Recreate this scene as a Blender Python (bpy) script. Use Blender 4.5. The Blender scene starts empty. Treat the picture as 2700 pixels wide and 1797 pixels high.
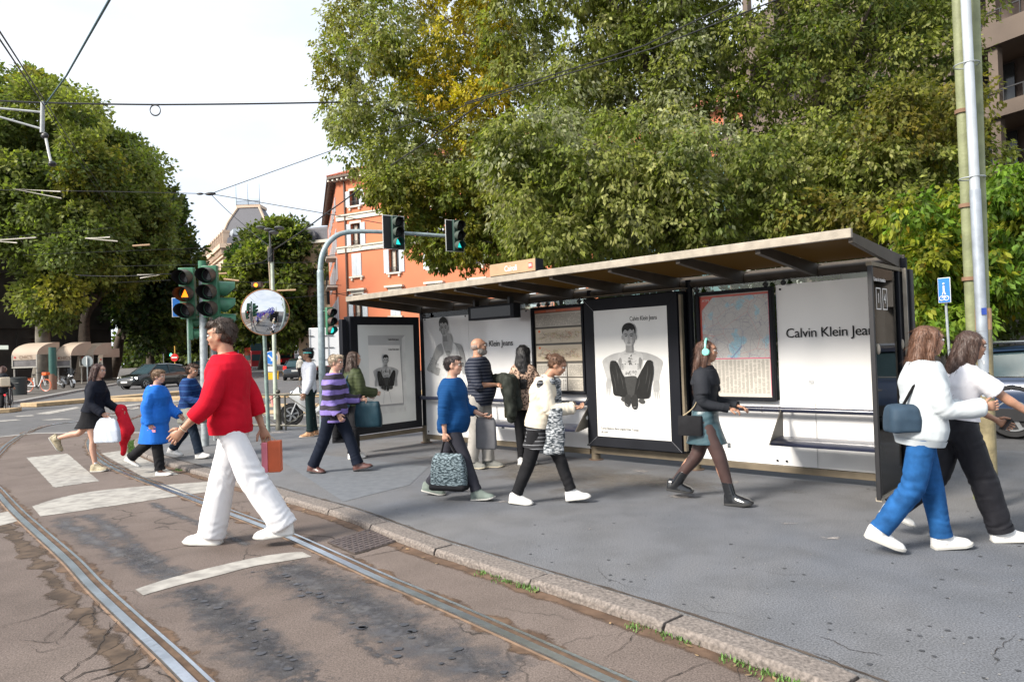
import bpy, bmesh, math, random
import numpy as np
from mathutils import Vector, Matrix
random.seed(7); rng = np.random.default_rng(7)
scn = bpy.context.scene
C = scn.collection
R = math.radians
PI = math.pi
# ------------------------------------------------------------------ camera
FPX, PITCH, ROLL, CAMH = 1837.5, .0126, .0351, 1.55      # focal length in photo pixels (2700 wide)
_c, _s = math.cos(ROLL), math.sin(ROLL)
_fw = Vector((0, math.cos(PITCH), math.sin(PITCH)))
_up0 = Vector((0, -math.sin(PITCH), math.cos(PITCH)))
_rt = Vector((1, 0, 0))*_c - _up0*_s
_up = Vector((1, 0, 0))*_s + _up0*_c
cam = bpy.data.cameras.new('camera'); camo = bpy.data.objects.new('camera', cam); C.objects.link(camo)
cam.sensor_width = 36; cam.lens = FPX/2700*36; cam.clip_start = .05; cam.clip_end = 3000
M3 = Matrix((_rt, _up, -_fw)).transposed().to_4x4(); M3.translation = Vector((0, 0, CAMH))
camo.matrix_world = M3
scn.camera = camo
# ------------------------------------------------------------------ world, sun, exposure
SUN_EL, SUN_AZ = 35, 238           # degrees; azimuth clockwise from +Y
W = bpy.data.worlds.new('World'); scn.world = W; W.use_nodes = True
nt = W.node_tree; nt.nodes.clear()
def N(t, **k):
    n = nt.nodes.new(t)
    for a, b in k.items(): setattr(n, a, b)
    return n
sky = N('ShaderNodeTexSky'); sky.sky_type = 'NISHITA'; sky.sun_disc = False
sky.sun_elevation = R(SUN_EL); sky.sun_rotation = R(SUN_AZ); sky.altitude = 100; sky.air_density = 1; sky.dust_density = 2
tc = N('ShaderNodeTexCoord'); mp = N('ShaderNodeMapping'); mp.inputs['Scale'].default_value = (1.2, 1.2, 3.2)
nz = N('ShaderNodeTexNoise'); nz.inputs['Scale'].default_value = 2.2; nz.inputs['Detail'].default_value = 6
cr = N('ShaderNodeValToRGB'); cr.color_ramp.elements[0].position = .40; cr.color_ramp.elements[0].color = (.74, .74, .74, 1)
cr.color_ramp.elements[1].position = .62; cr.color_ramp.elements[1].color = (.97, .97, .97, 1)
mx = N('ShaderNodeMix'); mx.data_type = 'RGBA'; mx.inputs[7].default_value = (4.55, 4.85, 5.25, 1)
bg = N('ShaderNodeBackground'); bg.inputs['Strength'].default_value = .12
wo = N('ShaderNodeOutputWorld')
L = nt.links.new
L(tc.outputs['Generated'], mp.inputs['Vector']); L(mp.outputs[0], nz.inputs['Vector']); L(nz.outputs['Fac'], cr.inputs['Fac'])
L(cr.outputs['Color'], mx.inputs['Factor']); L(sky.outputs[0], mx.inputs[6]); L(mx.outputs[2], bg.inputs['Color']); L(bg.outputs[0], wo.inputs['Surface'])
sl = bpy.data.lights.new('sun', 'SUN'); sl.energy = 3.3; sl.angle = R(16); sl.color = (1, .93, .83)
so = bpy.data.objects.new('sun', sl); C.objects.link(so)
_el, _az = R(SUN_EL), R(SUN_AZ)
_sd = Vector((math.sin(_az)*math.cos(_el), math.cos(_az)*math.cos(_el), math.sin(_el)))
so.rotation_euler = (-_sd).to_track_quat('-Z', 'Y').to_euler()
vs = scn.view_settings; vs.view_transform = 'Standard'; vs.look = 'None'; vs.gamma = 1; vs.use_curve_mapping = False; vs.exposure = 1.06
scn.cycles.max_bounces = 6; scn.cycles.transparent_max_bounces = 12; scn.cycles.diffuse_bounces = 3; scn.cycles.caustics_reflective = False; scn.cycles.caustics_refractive = False
scn.cycles.use_denoising = True
# ------------------------------------------------------------------ where things stand
def ray(px, py): return _fw + _rt*((px-1350)/FPX) - _up*((py-898.5)/FPX)
def G(px, py, z=0.0):
    d = ray(px, py); return Vector((0, 0, CAMH)) + d*((z-CAMH)/d.z)
def A(px, py, Y):
    d = ray(px, py); return Vector((0, 0, CAMH)) + d*(Y/d.y)
def onplane(px, py, P0, dr):
    n = Vector((-dr[1], dr[0], 0)); d = ray(px, py); P0 = Vector(P0); k = (P0-Vector((0, 0, CAMH))).dot(n)/d.dot(n)
    return Vector((0, 0, CAMH)) + d*k
# ------------------------------------------------------------------ materials
MC = {}
def nmat(name):
    m = bpy.data.materials.new(name); m.use_nodes = True
    t = m.node_tree; b = t.nodes['Principled BSDF']; return m, t, b
def setin(b, **k):
    for a, v in k.items():
        a = a.replace('_', ' ')
        if a in b.inputs: b.inputs[a].default_value = v
def mat(name, col, rough=.6, metal=0., var=.12, scale=6., bump=0., bscale=60., coat=0., emit=None, estr=1., spec=.5, sheen=0., detail=4):
    """procedural: base colour with noise variation, roughness variation and noise bump"""
    if name in MC: return MC[name]
    m, t, b = nmat(name); Ln = t.links.new
    co = t.nodes.new('ShaderNodeTexCoord'); n1 = t.nodes.new('ShaderNodeTexNoise'); n1.inputs['Scale'].default_value = scale; n1.inputs['Detail'].default_value = detail
    Ln(co.outputs['Object'], n1.inputs['Vector'])
    rp = t.nodes.new('ShaderNodeValToRGB'); e = rp.color_ramp.elements
    c = Vector(col[:3]); e[0].position = .3; e[1].position = .7
    e[0].color = (*[max(0, x*(1-var)) for x in c], 1); e[1].color = (*[min(1, x*(1+var)) for x in c], 1)
    Ln(n1.outputs['Fac'], rp.inputs['Fac']); Ln(rp.outputs['Color'], b.inputs['Base Color'])
    setin(b, Roughness=rough, Metallic=metal); b.inputs['Specular IOR Level'].default_value = spec
    if coat: b.inputs['Coat Weight'].default_value = coat; b.inputs['Coat Roughness'].default_value = .08
    if sheen: b.inputs['Sheen Weight'].default_value = sheen
    if bump:
        n2 = t.nodes.new('ShaderNodeTexNoise'); n2.inputs['Scale'].default_value = bscale; n2.inputs['Detail'].default_value = 3
        bu = t.nodes.new('ShaderNodeBump'); bu.inputs['Strength'].default_value = bump; bu.inputs['Distance'].default_value = .01
        Ln(co.outputs['Object'], n2.inputs['Vector']); Ln(n2.outputs['Fac'], bu.inputs['Height']); Ln(bu.outputs[0], b.inputs['Normal'])
    if emit: b.inputs['Emission Color'].default_value = (*emit, 1); b.inputs['Emission Strength'].default_value = estr
    MC[name] = m; return m
def glassy(name, tint, mixf=.85, rough=.03, dark=(.02, .025, .03)):
    """clear pane: tinted transparency with fresnel reflection"""
    if name in MC: return MC[name]
    m, t, b = nmat(name); Ln = t.links.new
    t.nodes.remove(b); o = t.nodes['Material Output']
    tr = t.nodes.new('ShaderNodeBsdfTransparent'); tr.inputs[0].default_value = (*tint, 1)
    gl = t.nodes.new('ShaderNodeBsdfGlossy'); gl.inputs['Roughness'].default_value = rough
    fr = t.nodes.new('ShaderNodeFresnel'); fr.inputs['IOR'].default_value = 1.5
    ms = t.nodes.new('ShaderNodeMixShader'); Ln(fr.outputs[0], ms.inputs[0]); Ln(tr.outputs[0], ms.inputs[1]); Ln(gl.outputs[0], ms.inputs[2])
    Ln(ms.outputs[0], o.inputs['Surface']); MC[name] = m; return m
# ------------------------------------------------------------------ mesh builder
class MB:
    def __init__(s): s.v = []; s.f = []; s.m = []
    def add(s, vs_, fs, mi=0):
        o = len(s.v); s.v += [tuple(p) for p in vs_]; s.f += [tuple(i+o for i in f) for f in fs]; s.m += [mi]*len(fs); return s
    def obox(s, c, ax, ay, az, mi=0):
        c, ax, ay, az = map(Vector, (c, ax, ay, az))
        P = [c+ax*i+ay*j+az*k for k in (-1, 1) for j in (-1, 1) for i in (-1, 1)]
        return s.add(P, [(0, 2, 3, 1), (4, 5, 7, 6), (0, 1, 5, 4), (2, 6, 7, 3), (0, 4, 6, 2), (1, 3, 7, 5)], mi)
    def box(s, x0, x1, y0, y1, z0, z1, mi=0):
        return s.obox(((x0+x1)/2, (y0+y1)/2, (z0+z1)/2), (abs(x1-x0)/2, 0, 0), (0, abs(y1-y0)/2, 0), (0, 0, abs(z1-z0)/2), mi)
    def loft(s, rings, mi=0, cap=True, closed=True):
        n = len(rings[0]); o = len(s.v)
        for r in rings: s.v += [tuple(p) for p in r]
        fs = []
        for k in range(len(rings)-1):
            for i in range(n if closed else n-1):
                j = (i+1) % n; fs.append((o+k*n+i, o+k*n+j, o+(k+1)*n+j, o+(k+1)*n+i))
        if cap: fs.append(tuple(o+i for i in reversed(range(n)))); fs.append(tuple(o+(len(rings)-1)*n+i for i in range(n)))
        s.f += fs; s.m += [mi]*len(fs); return s
    def tube(s, pts, r, n=8, mi=0, cap=True):
        pts = [Vector(p) for p in pts]; rr = r if isinstance(r, (list, tuple)) else [r]*len(pts); rings = []; prev = None
        for i, p in enumerate(pts):
            d = (pts[min(i+1, len(pts)-1)]-pts[max(i-1, 0)]).normalized()
            if prev is None:
                u = d.orthogonal().normalized()
            else:
                u = (prev - d*prev.dot(d)).normalized()
            w = d.cross(u); prev = u
            rings.append([p+(u*math.cos(2*PI*k/n)+w*math.sin(2*PI*k/n))*rr[i] for k in range(n)])
        return s.loft(rings, mi, cap)
    def cyl(s, p0, p1, r0, r1=None, n=14, mi=0): return s.tube([p0, p1], [r0, r0 if r1 is None else r1], n, mi)
    def caps(s, p0, p1, r0, r1, n=12, mi=0, flat=(1, 1), up=None):
        """tapered capsule; flat squashes the section"""
        p0, p1 = Vector(p0), Vector(p1); d = (p1-p0); L_ = d.length
        d = d/L_ if L_ > 1e-6 else Vector((0, 0, 1))
        u = Vector(up) if up else d.orthogonal(); u = (u-d*u.dot(d)).normalized(); w = d.cross(u); rings = []
        for a in (-85, -60, -30, 0): rings.append((p0+d*r0*math.sin(R(a)), r0*math.cos(R(a))))
        for a in (0, 30, 60, 85): rings.append((p1+d*r1*math.sin(R(a)), r1*math.cos(R(a))))
        return s.loft([[c+(u*math.cos(2*PI*k/n)*flat[0]+w*math.sin(2*PI*k/n)*flat[1])*q for k in range(n)] for c, q in rings], mi)
    def ell(s, c, rad, rot=None, nu=14, nv=9, mi=0):
        c = Vector(c); rings = []
        for j in range(nv+1):
            a = -PI/2*.97 + PI*.97*j/nv; z = math.sin(a); q = math.cos(a)
            ring = []
            for k in range(nu):
                p = Vector((rad[0]*q*math.cos(2*PI*k/nu), rad[1]*q*math.sin(2*PI*k/nu), rad[2]*z))
                if rot: p = rot @ p
                ring.append(c+p)
            rings.append(ring)
        return s.loft(rings, mi)
    def prism(s, poly, off, mi=0):
        """poly: 3D points in order, off: extrusion vector"""
        n = len(poly); P = [Vector(p) for p in poly]; off = Vector(off)
        return s.add(P+[p+off for p in P], [tuple(reversed(range(n))), tuple(range(n, 2*n))]+[(i, (i+1) % n, n+(i+1) % n, n+i) for i in range(n)], mi)
    def quad(s, a, b, c, d, mi=0): return s.add([a, b, c, d], [(0, 1, 2, 3)], mi)
    def torus(s, c, ax, Rr, r, n=28, m=8, mi=0):
        c = Vector(c); ax = Vector(ax).normalized(); u = ax.orthogonal().normalized(); w = ax.cross(u); rings = []
        for k in range(n):
            a = 2*PI*k/n; d = u*math.cos(a)+w*math.sin(a)
            rings.append([c+d*(Rr+r*math.cos(2*PI*j/m))+ax*r*math.sin(2*PI*j/m) for j in range(m)])
        rings.append(rings[0]); return s.loft(rings, mi, cap=False)
    def disc(s, c, ax, r, n=24, mi=0, th=.004):
        c = Vector(c); ax = Vector(ax).normalized(); return s.cyl(c-ax*th/2, c+ax*th/2, r, r, n, mi)
    def mesh(s, name, smooth=None):
        me = bpy.data.meshes.new(name); me.from_pydata(s.v, [], s.f)
        if any(s.m): me.polygons.foreach_set('material_index', s.m)
        if smooth is None: smooth = True
        if smooth is True:
            me.polygons.foreach_set('use_smooth', [True]*len(me.polygons))
            try: me.set_sharp_from_angle(angle=R(38))
            except Exception: pass
        me.update(); return me
    def build(s, name, m, parent=None, smooth=True, bevel=0, bseg=2, **tg):
        me = s.mesh(name, smooth)
        for mm in (m if isinstance(m, (list, tuple)) else [m]): me.materials.append(mm)
        o = bpy.data.objects.new(name, me); C.objects.link(o)
        if bevel:
            bv = o.modifiers.new('b', 'BEVEL'); bv.width = bevel; bv.segments = bseg; bv.limit_method = 'ANGLE'; bv.angle_limit = R(35)
        if parent: o.parent = parent
        if tg: tag(o, **tg)
        return o
def tag(o, label=None, cat=None, group=None, kind=None):
    if label: o['label'] = label
    if cat: o['category'] = cat
    if group: o['group'] = group
    if kind: o['kind'] = kind
    return o
def empty(name, loc=(0, 0, 0), rz=0, **k):
    o = bpy.data.objects.new(name, None); C.objects.link(o); o.empty_display_size = .2; o.location = loc; o.rotation_euler = (0, 0, rz); tag(o, **k); return o
KIDS = {}
def copy_tree(o, parent=None, loc=None, rz=None, **k):
    c = o.copy(); C.objects.link(c); c.parent = parent
    if loc is not None: c.location = loc
    if rz is not None: c.rotation_euler = (0, 0, rz)
    for ch in [x for x in list(bpy.data.objects) if x.parent == o]: copy_tree(ch, c)
    tag(c, **k); return c
def text(name, body, size, m, parent, loc, rot, align='LEFT', extr=.0008, sx=1., bold=0):
    cu = bpy.data.curves.new(name, 'FONT'); cu.body = body; cu.size = size; cu.extrude = extr; cu.align_x = align; cu.align_y = 'CENTER'; cu.resolution_u = 3
    cu.space_character = .95; cu.offset = bold
    cu.materials.append(m); o = bpy.data.objects.new(name, cu); C.objects.link(o); o.parent = parent; o.location = loc; o.rotation_euler = rot; o.scale = (sx, 1, 1); return o
def bez(pts, n=12, closed=False):
    """Catmull-Rom through points"""
    P = [Vector(p) for p in pts]; out = []
    for i in range(len(P)-1):
        a, b, c, d = P[max(i-1, 0)], P[i], P[i+1], P[min(i+2, len(P)-1)]
        for k in range(n):
            t = k/n; out.append(.5*((2*b)+(c-a)*t+(2*a-5*b+4*c-d)*t*t+(3*b-a-3*c+d)*t**3))
    out.append(P[-1]); return out
def resample(P, step):
    P = [Vector(p) for p in P]; out = [P[0]]; acc = 0
    for a, b in zip(P, P[1:]):
        l = (b-a).length; t = step-acc
        while t < l: out.append(a.lerp(b, t/l)); t += step
        acc = l-(t-step)
    out.append(P[-1]); return out
def V2(a, z): return Vector((a[0], a[1], z))
# =================================================================== GROUND
RZ = -.06
def gmat(name, a, b_, speck=.25, rough=.85, crack=None, big=.35, tint=None):
    """asphalt: broad blotches + fine aggregate + bump (+ hairline cracks)"""
    if name in MC: return MC[name]
    m, t, b = nmat(name); Ln = t.links.new; nn = t.nodes.new
    co = nn('ShaderNodeTexCoord')
    def noise(sc, det=5, dist=0, vec=None):
        n = nn('ShaderNodeTexNoise'); n.inputs['Scale'].default_value = sc; n.inputs['Detail'].default_value = det; n.inputs['Distortion'].default_value = dist
        Ln(vec or co.outputs['Object'], n.inputs['Vector']); return n
    n1 = noise(big, 6, .6); r1 = nn('ShaderNodeValToRGB'); r1.color_ramp.elements[0].position = .36; r1.color_ramp.elements[1].position = .64
    r1.color_ramp.elements[0].color = (*a, 1); r1.color_ramp.elements[1].color = (*b_, 1); Ln(n1.outputs['Fac'], r1.inputs['Fac'])
    n2 = noise(105, 2); r2 = nn('ShaderNodeValToRGB'); r2.color_ramp.elements[0].position = .3; r2.color_ramp.elements[1].position = .72
    r2.color_ramp.elements[0].color = (1-speck,)*3+(1,); r2.color_ramp.elements[1].color = (1+speck*1.3,)*3+(1,); Ln(n2.outputs['Fac'], r2.inputs['Fac'])
    mu = nn('ShaderNodeMix'); mu.data_type = 'RGBA'; mu.blend_type = 'MULTIPLY'; mu.inputs[0].default_value = 1
    Ln(r1.outputs[0], mu.inputs[6]); Ln(r2.outputs[0], mu.inputs[7])
    n3 = noise(2.6, 9, .3); r3 = nn('ShaderNodeValToRGB'); r3.color_ramp.elements[0].position = .33; r3.color_ramp.elements[1].position = .6
    r3.color_ramp.elements[0].color = (.88, .87, .86, 1); r3.color_ramp.elements[1].color = (1.06, 1.05, 1.05, 1); Ln(n3.outputs['Fac'], r3.inputs['Fac'])
    m2 = nn('ShaderNodeMix'); m2.data_type = 'RGBA'; m2.blend_type = 'MULTIPLY'; m2.inputs[0].default_value = 1
    Ln(mu.outputs[2], m2.inputs[6]); Ln(r3.outputs[0], m2.inputs[7])
    vo = nn('ShaderNodeTexVoronoi'); vo.inputs['Scale'].default_value = 26; Ln(co.outputs['Object'], vo.inputs['Vector'])
    rv = nn('ShaderNodeValToRGB'); rv.color_ramp.elements[0].position = .0; rv.color_ramp.elements[1].position = .07
    rv.color_ramp.elements[0].color = (1, 1, 1, 1); rv.color_ramp.elements[1].color = (0, 0, 0, 1); Ln(vo.outputs['Distance'], rv.inputs['Fac'])
    m4 = nn('ShaderNodeMix'); m4.data_type = 'RGBA'; m4.inputs[7].default_value = (*[x*2.1 for x in b_], 1); Ln(rv.outputs[0], m4.inputs[0]); Ln(m2.outputs[2], m4.inputs[6])
    last = m4.outputs[2]
    if crack:
        nd = noise(1.7, 6, 0); ad = nn('ShaderNodeMix'); ad.data_type = 'RGBA'; ad.blend_type = 'LINEAR_LIGHT'; ad.inputs[0].default_value = .35
        Ln(co.outputs['Object'], ad.inputs[6]); Ln(nd.outputs['Color'], ad.inputs[7])
        vc = nn('ShaderNodeTexVoronoi'); vc.feature = 'DISTANCE_TO_EDGE'; vc.inputs['Scale'].default_value = crack; Ln(ad.outputs[2], vc.inputs['Vector'])
        rc = nn('ShaderNodeValToRGB'); rc.color_ramp.elements[0].position = 0; rc.color_ramp.elements[1].position = .011
        rc.color_ramp.elements[0].color = (1, 1, 1, 1); rc.color_ramp.elements[1].color = (0, 0, 0, 1); Ln(vc.outputs['Distance'], rc.inputs['Fac'])
        nm = noise(.45, 2); rm = nn('ShaderNodeValToRGB'); rm.color_ramp.elements[0].position = .52; rm.color_ramp.elements[1].position = .6; Ln(nm.outputs['Fac'], rm.inputs['Fac'])
        mm = nn('ShaderNodeMath'); mm.operation = 'MULTIPLY'; Ln(rc.outputs[0], mm.inputs[0]); Ln(rm.outputs[0], mm.inputs[1])
        m3 = nn('ShaderNodeMix'); m3.data_type = 'RGBA'; m3.inputs[7].default_value = (.03, .024, .02, 1); Ln(mm.outputs[0], m3.inputs[0]); Ln(last, m3.inputs[6]); last = m3.outputs[2]
    Ln(last, b.inputs['Base Color']); setin(b, Roughness=rough); b.inputs['Specular IOR Level'].default_value = .35
    bu = nn('ShaderNodeBump'); bu.inputs['Strength'].default_value = .45; bu.inputs['Distance'].default_value = .006; Ln(n2.outputs['Fac'], bu.inputs['Height']); Ln(bu.outputs[0], b.inputs['Normal'])
    MC[name] = m; return m
def decal(name, col, col2, thr=.5, soft=.06, scale=3., rough=.8, edge=.5, aniso=None, det=8, spec=.4):
    """a worn layer (paint, oil, dirt) on the ground: its own outline broken up by noise, sharper towards its edge attribute"""
    if name in MC: return MC[name]
    m, t, b = nmat(name); Ln = t.links.new; nn = t.nodes.new
    co = nn('ShaderNodeTexCoord'); at = nn('ShaderNodeAttribute'); at.attribute_name = 'edge'
    n = nn('ShaderNodeTexNoise'); n.inputs['Scale'].default_value = scale; n.inputs['Detail'].default_value = det; n.inputs['Roughness'].default_value = .65
    if aniso:
        mp_ = nn('ShaderNodeMapping'); mp_.inputs['Rotation'].default_value = (0, 0, aniso[0]); mp_.inputs['Scale'].default_value = (aniso[1], aniso[2], 1); Ln(co.outputs['Object'], mp_.inputs[0]); Ln(mp_.outputs[0], n.inputs['Vector'])
    else: Ln(co.outputs['Object'], n.inputs['Vector'])
    a1 = nn('ShaderNodeMath'); a1.operation = 'MULTIPLY_ADD'; a1.inputs[1].default_value = edge; Ln(at.outputs['Fac'], a1.inputs[0]); Ln(n.outputs['Fac'], a1.inputs[2])
    rp = nn('ShaderNodeValToRGB'); rp.color_ramp.elements[0].position = thr; rp.color_ramp.elements[1].position = min(1, thr+soft); Ln(a1.outputs[0], rp.inputs['Fac'])
    n2 = nn('ShaderNodeTexNoise'); n2.inputs['Scale'].default_value = 9; n2.inputs['Detail'].default_value = 8; Ln(co.outputs['Object'], n2.inputs['Vector'])
    r2 = nn('ShaderNodeValToRGB'); r2.color_ramp.elements[0].position = .35; r2.color_ramp.elements[1].position = .65; r2.color_ramp.elements[0].color = (*col, 1); r2.color_ramp.elements[1].color = (*col2, 1)
    Ln(n2.outputs['Fac'], r2.inputs['Fac']); Ln(r2.outputs[0], b.inputs['Base Color']); Ln(rp.outputs[0], b.inputs['Alpha']); setin(b, Roughness=rough); b.inputs['Specular IOR Level'].default_value = spec
    MC[name] = m; return m
def edged(name, V, F, E_, m, **tg):
    me = bpy.data.meshes.new(name); me.from_pydata([tuple(v) for v in V], [], F); a = me.attributes.new('edge', 'FLOAT', 'POINT'); a.data.foreach_set('value', E_)
    me.materials.append(m); o = bpy.data.objects.new(name, me); C.objects.link(o); tag(o, **tg); return o
def patch(name, c, m, z, n=24, margin=.16, **tg):
    c = [Vector((p[0], p[1], z)) for p in c]; V = []; E_ = []; F = []
    for i in range(n+1):
        for j in range(n+1):
            u, v = i/n, j/n; V.append(c[0].lerp(c[1], u).lerp(c[3].lerp(c[2], u), v)); E_.append(min(1, min(u, 1-u, v, 1-v)/margin))
    for i in range(n):
        for j in range(n): a = i*(n+1)+j; F.append((a, a+1, a+n+2, a+n+1))
    return edged(name, V, F, E_, m, **tg)
def ribbon(name, path, w, z, m, jit=0, **tg):
    P = [Vector((p[0], p[1], z)) for p in path]; V = []; E_ = []; F = []; n = len(P)
    for i, p in enumerate(P):
        d = (P[min(i+1, n-1)]-P[max(i-1, 0)]).normalized(); nn_ = Vector((-d.y, d.x, 0)); ww = w(i/(n-1)) if callable(w) else w
        ww *= 1+random.uniform(-jit, jit); k = (-1, -.5, 0, .5, 1)
        for q in k: V.append(p+nn_*q*ww/2); E_.append((1-abs(q))*min(1, i/3, (n-1-i)/3) if tg.get('taper', 1) else 1-abs(q))
    for i in range(n-1):
        for j in range(4): a = i*5+j; F.append((a, a+1, a+6, a+5))
    tg.pop('taper', None); return edged(name, V, F, E_, m, **tg)
c6 = lambda a, b: (a/2.25, 1100+b/2.25)
c7 = lambda a, b: (900+a/2.356, 1200+b/2.356)
c8 = lambda a, b: (1700+a/2.356, 1200+b/2.356)
M_road = gmat('grey_road', (.095, .096, .10), (.135, .132, .13), .3, big=.12)
M_tram = gmat('tram_lane_asphalt', (.116, .091, .079), (.158, .127, .110), .38, big=.33, crack=.9)
M_pave = gmat('pavement_asphalt', (.112, .121, .138), (.152, .150, .150), .42, big=.34)
M_kerb = mat('kerb_granite', (.185, .158, .14), .85, var=.45, scale=50, bump=.5, bscale=120)
MB().quad((-500, -60, RZ), (500, -60, RZ), (500, 900, RZ), (-500, 900, RZ)).build('road', M_road, kind='structure')
# kerb line of the tram platform (outer edge), from the far hook to beyond the frame
KO = [G(*p) for p in [(420, 1141), (368, 1146), (351, 1162), (364, 1189), (438, 1218), (524, 1242), (698, 1293), (813, 1331), (900, 1346), (981, 1387), (1104, 1436), (1225, 1470), (1435, 1540), (1562, 1582), (1736, 1629), (1897, 1694), (2031, 1743), (2167, 1797)]]
d_ = (KO[-1]-KO[-3]).normalized(); KO += [KO[-1]+d_*k+Vector((.0, 0, 0)) for k in (.6, 1.5, 3, 6, 12)]
KP = resample(bez(KO, 8), .1)
for _ in range(60): KP = [KP[0]]+[(a+b*2+c)/4 for a, b, c in zip(KP, KP[1:], KP[2:])]+[KP[-1]]
def side(P, off):
    out = []
    for i, p in enumerate(P):
        d = (P[min(i+2, len(P)-1)]-P[max(i-2, 0)]).normalized(); out.append(p+Vector((-d.y, d.x, 0))*off)
    return out
KI = side(KP, .20)
BK = [G(420, 1141)+Vector((.25, 0, 0)), G(700, 1131)+Vector((0, .5, 0)), G(950, 1122)+Vector((0, .6, 0)), Vector((1.2, 13.1, 0)), Vector((4.5, 10.6, 0)), Vector((9.2, 7.2, 0)), Vector((14, 3.4, 0)), Vector((24, -4.5, 0)), Vector((24, -10, 0))]
# platform: pavement asphalt with a slightly lower far part
poly = [Vector((p.x, p.y, .0)) for p in KI]+[Vector((p.x, p.y, 0)) for p in reversed(BK)]
me = bpy.data.meshes.new('pavement'); bm = bmesh.new(); vs_ = [bm.verts.new(p) for p in poly]; f = bm.faces.new(vs_)
if f.normal.z < 0: f.normal_flip()
ex = bmesh.ops.extrude_face_region(bm, geom=[f]); [setattr(v.co, 'z', -.07) for v in ex['geom'] if isinstance(v, bmesh.types.BMVert)]
bmesh.ops.triangulate(bm, faces=bm.faces[:]); bmesh.ops.recalc_face_normals(bm, faces=bm.faces[:]); bm.to_mesh(me); me.materials.append(M_pave)
o = bpy.data.objects.new('pavement', me); C.objects.link(o); tag(o, kind='structure')
# kerb stones, one long line of separate slabs with open joints
kb = MB(); i = 0
while i < len(KP)-3:
    ln = random.choice((9, 10, 11, 12)); j = min(i+ln, len(KP)-1); a0, a1, b0, b1 = KP[i], KP[j-1].lerp(KP[j], .75), KI[i], KI[j-1].lerp(KI[j], .75)
    n = max(2, ln-1); rings = []; hz = .003+random.uniform(-.003, .003)
    for k in range(n+1):
        q = i+(j-i)*k/n; q0 = min(int(q), len(KP)-2); fr = q-q0; q0_ = q0
        if k == n: q0_, fr = j-1, .8
        po = KP[q0_].lerp(KP[q0_+1], fr); pi_ = KI[q0_].lerp(KI[q0_+1], fr); e = .016*(1 if 0 < k < n else .3)
        po = po+(po-pi_)*random.uniform(-.02, .02); dz = -.012 if k in (0, n) else 0
        rings.append([V2(po, -.075), V2(po, hz-.022+dz), V2(po.lerp(pi_, .09), hz+dz*.6), V2(po.lerp(pi_, .93), hz+dz*.6), V2(pi_, hz-.012+dz), V2(pi_, -.075)])
    kb.loft(rings); i = j
kb.build('kerb', M_kerb, kind='structure', bevel=.004)
ribbon('kerb_joint', side(KP, .215), .035, .0035, decal('soil', (.05, .038, .03), (.09, .07, .055), .62, .1, 7, edge=.45), jit=.5, kind='structure')
ribbon('kerb_gutter', side(KP, -.05), .16, RZ+.0069, decal('gutter_dirt', (.09, .055, .035), (.16, .10, .065), .55, .25, 4, edge=.5), kind='structure')
# brown lane of the tram tracks
TR = [G(0, 1797+500, RZ)]
br = [(-20, 2), (-20, 14)] + [tuple(G(*p, RZ)[:2]) for p in [(0, 1152), (90, 1143), (220, 1141), (345, 1141), (425, 1140)]]
br += [(p.x, p.y) for p in side(KP, .1)[4:]] + [(24, -14), (-20, -14)]
me = bpy.data.meshes.new('tram_lane'); bm = bmesh.new(); f = bm.faces.new([bm.verts.new((x_, y_, RZ+.004)) for x_, y_ in br])
bmesh.ops.triangulate(bm, faces=bm.faces[:]); bmesh.ops.recalc_face_normals(bm, faces=bm.faces[:])
if bm.faces[:][0].normal.z < 0: bmesh.ops.reverse_faces(bm, faces=bm.faces[:])
bm.to_mesh(me); me.materials.append(M_tram); o = bpy.data.objects.new('tram_lane', me); C.objects.link(o); tag(o, kind='structure')
ribbon('lane_edge_seam', [G(x_, y_, RZ) for x_, y_ in bez([(-150, 1165, 0), (0, 1152, 0), (90, 1143, 0), (220, 1141, 0), (345, 1141, 0), (425, 1140, 0)], 6) for x_, y_ in [(x_, y_)]] if False else
       [G(p.x, p.y, RZ) for p in bez([(-150, 1165, 0), (0, 1152, 0), (90, 1143, 0), (220, 1141, 0), (345, 1141, 0), (425, 1140, 0)], 6)], .22, RZ+.010, decal('pale_seam', (.30, .28, .26), (.38, .36, .34), .35, .3, 3, edge=.4), kind='structure')
# rails
railR = [(840, 960), (770, 972), (690, 990), (640, 1014), (560, 1042), (450, 1072)] + [c6(*a) for a in [(800, 0), (680, 45), (600, 75), (540, 130), (535, 170), (560, 220), (620, 270), (720, 320), (900, 390), (1165, 490), (1330, 555), (1680, 690), (2250, 950)]] + [c7(*a) for a in [(450, 850), (840, 1020), (1300, 1225), (1700, 1405)]]
railL = [(800, 952), (700, 966), (620, 990), (520, 1025), (380, 1066), (290, 1092)] + [c6(*a) for a in [(480, 22), (300, 45), (170, 85), (60, 150), (0, 205)]] + [(-45, 1243)] + [c6(*a) for a in [(0, 450), (100, 560), (230, 680), (420, 850), (560, 1000), (760, 1190), (900, 1320), (1030, 1440), (1160, 1568)]]
M_steel = mat('rail_steel', (.66, .70, .75), .32, metal=1, var=.2, scale=3, bump=.25, bscale=30)
M_groove = mat('rail_groove', (.05, .045, .04), .8, var=.4, scale=12)
M_rust = mat('rail_rust_flange', (.20, .13, .085), .75, metal=.2, var=.35, scale=9, bump=.3)
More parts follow.
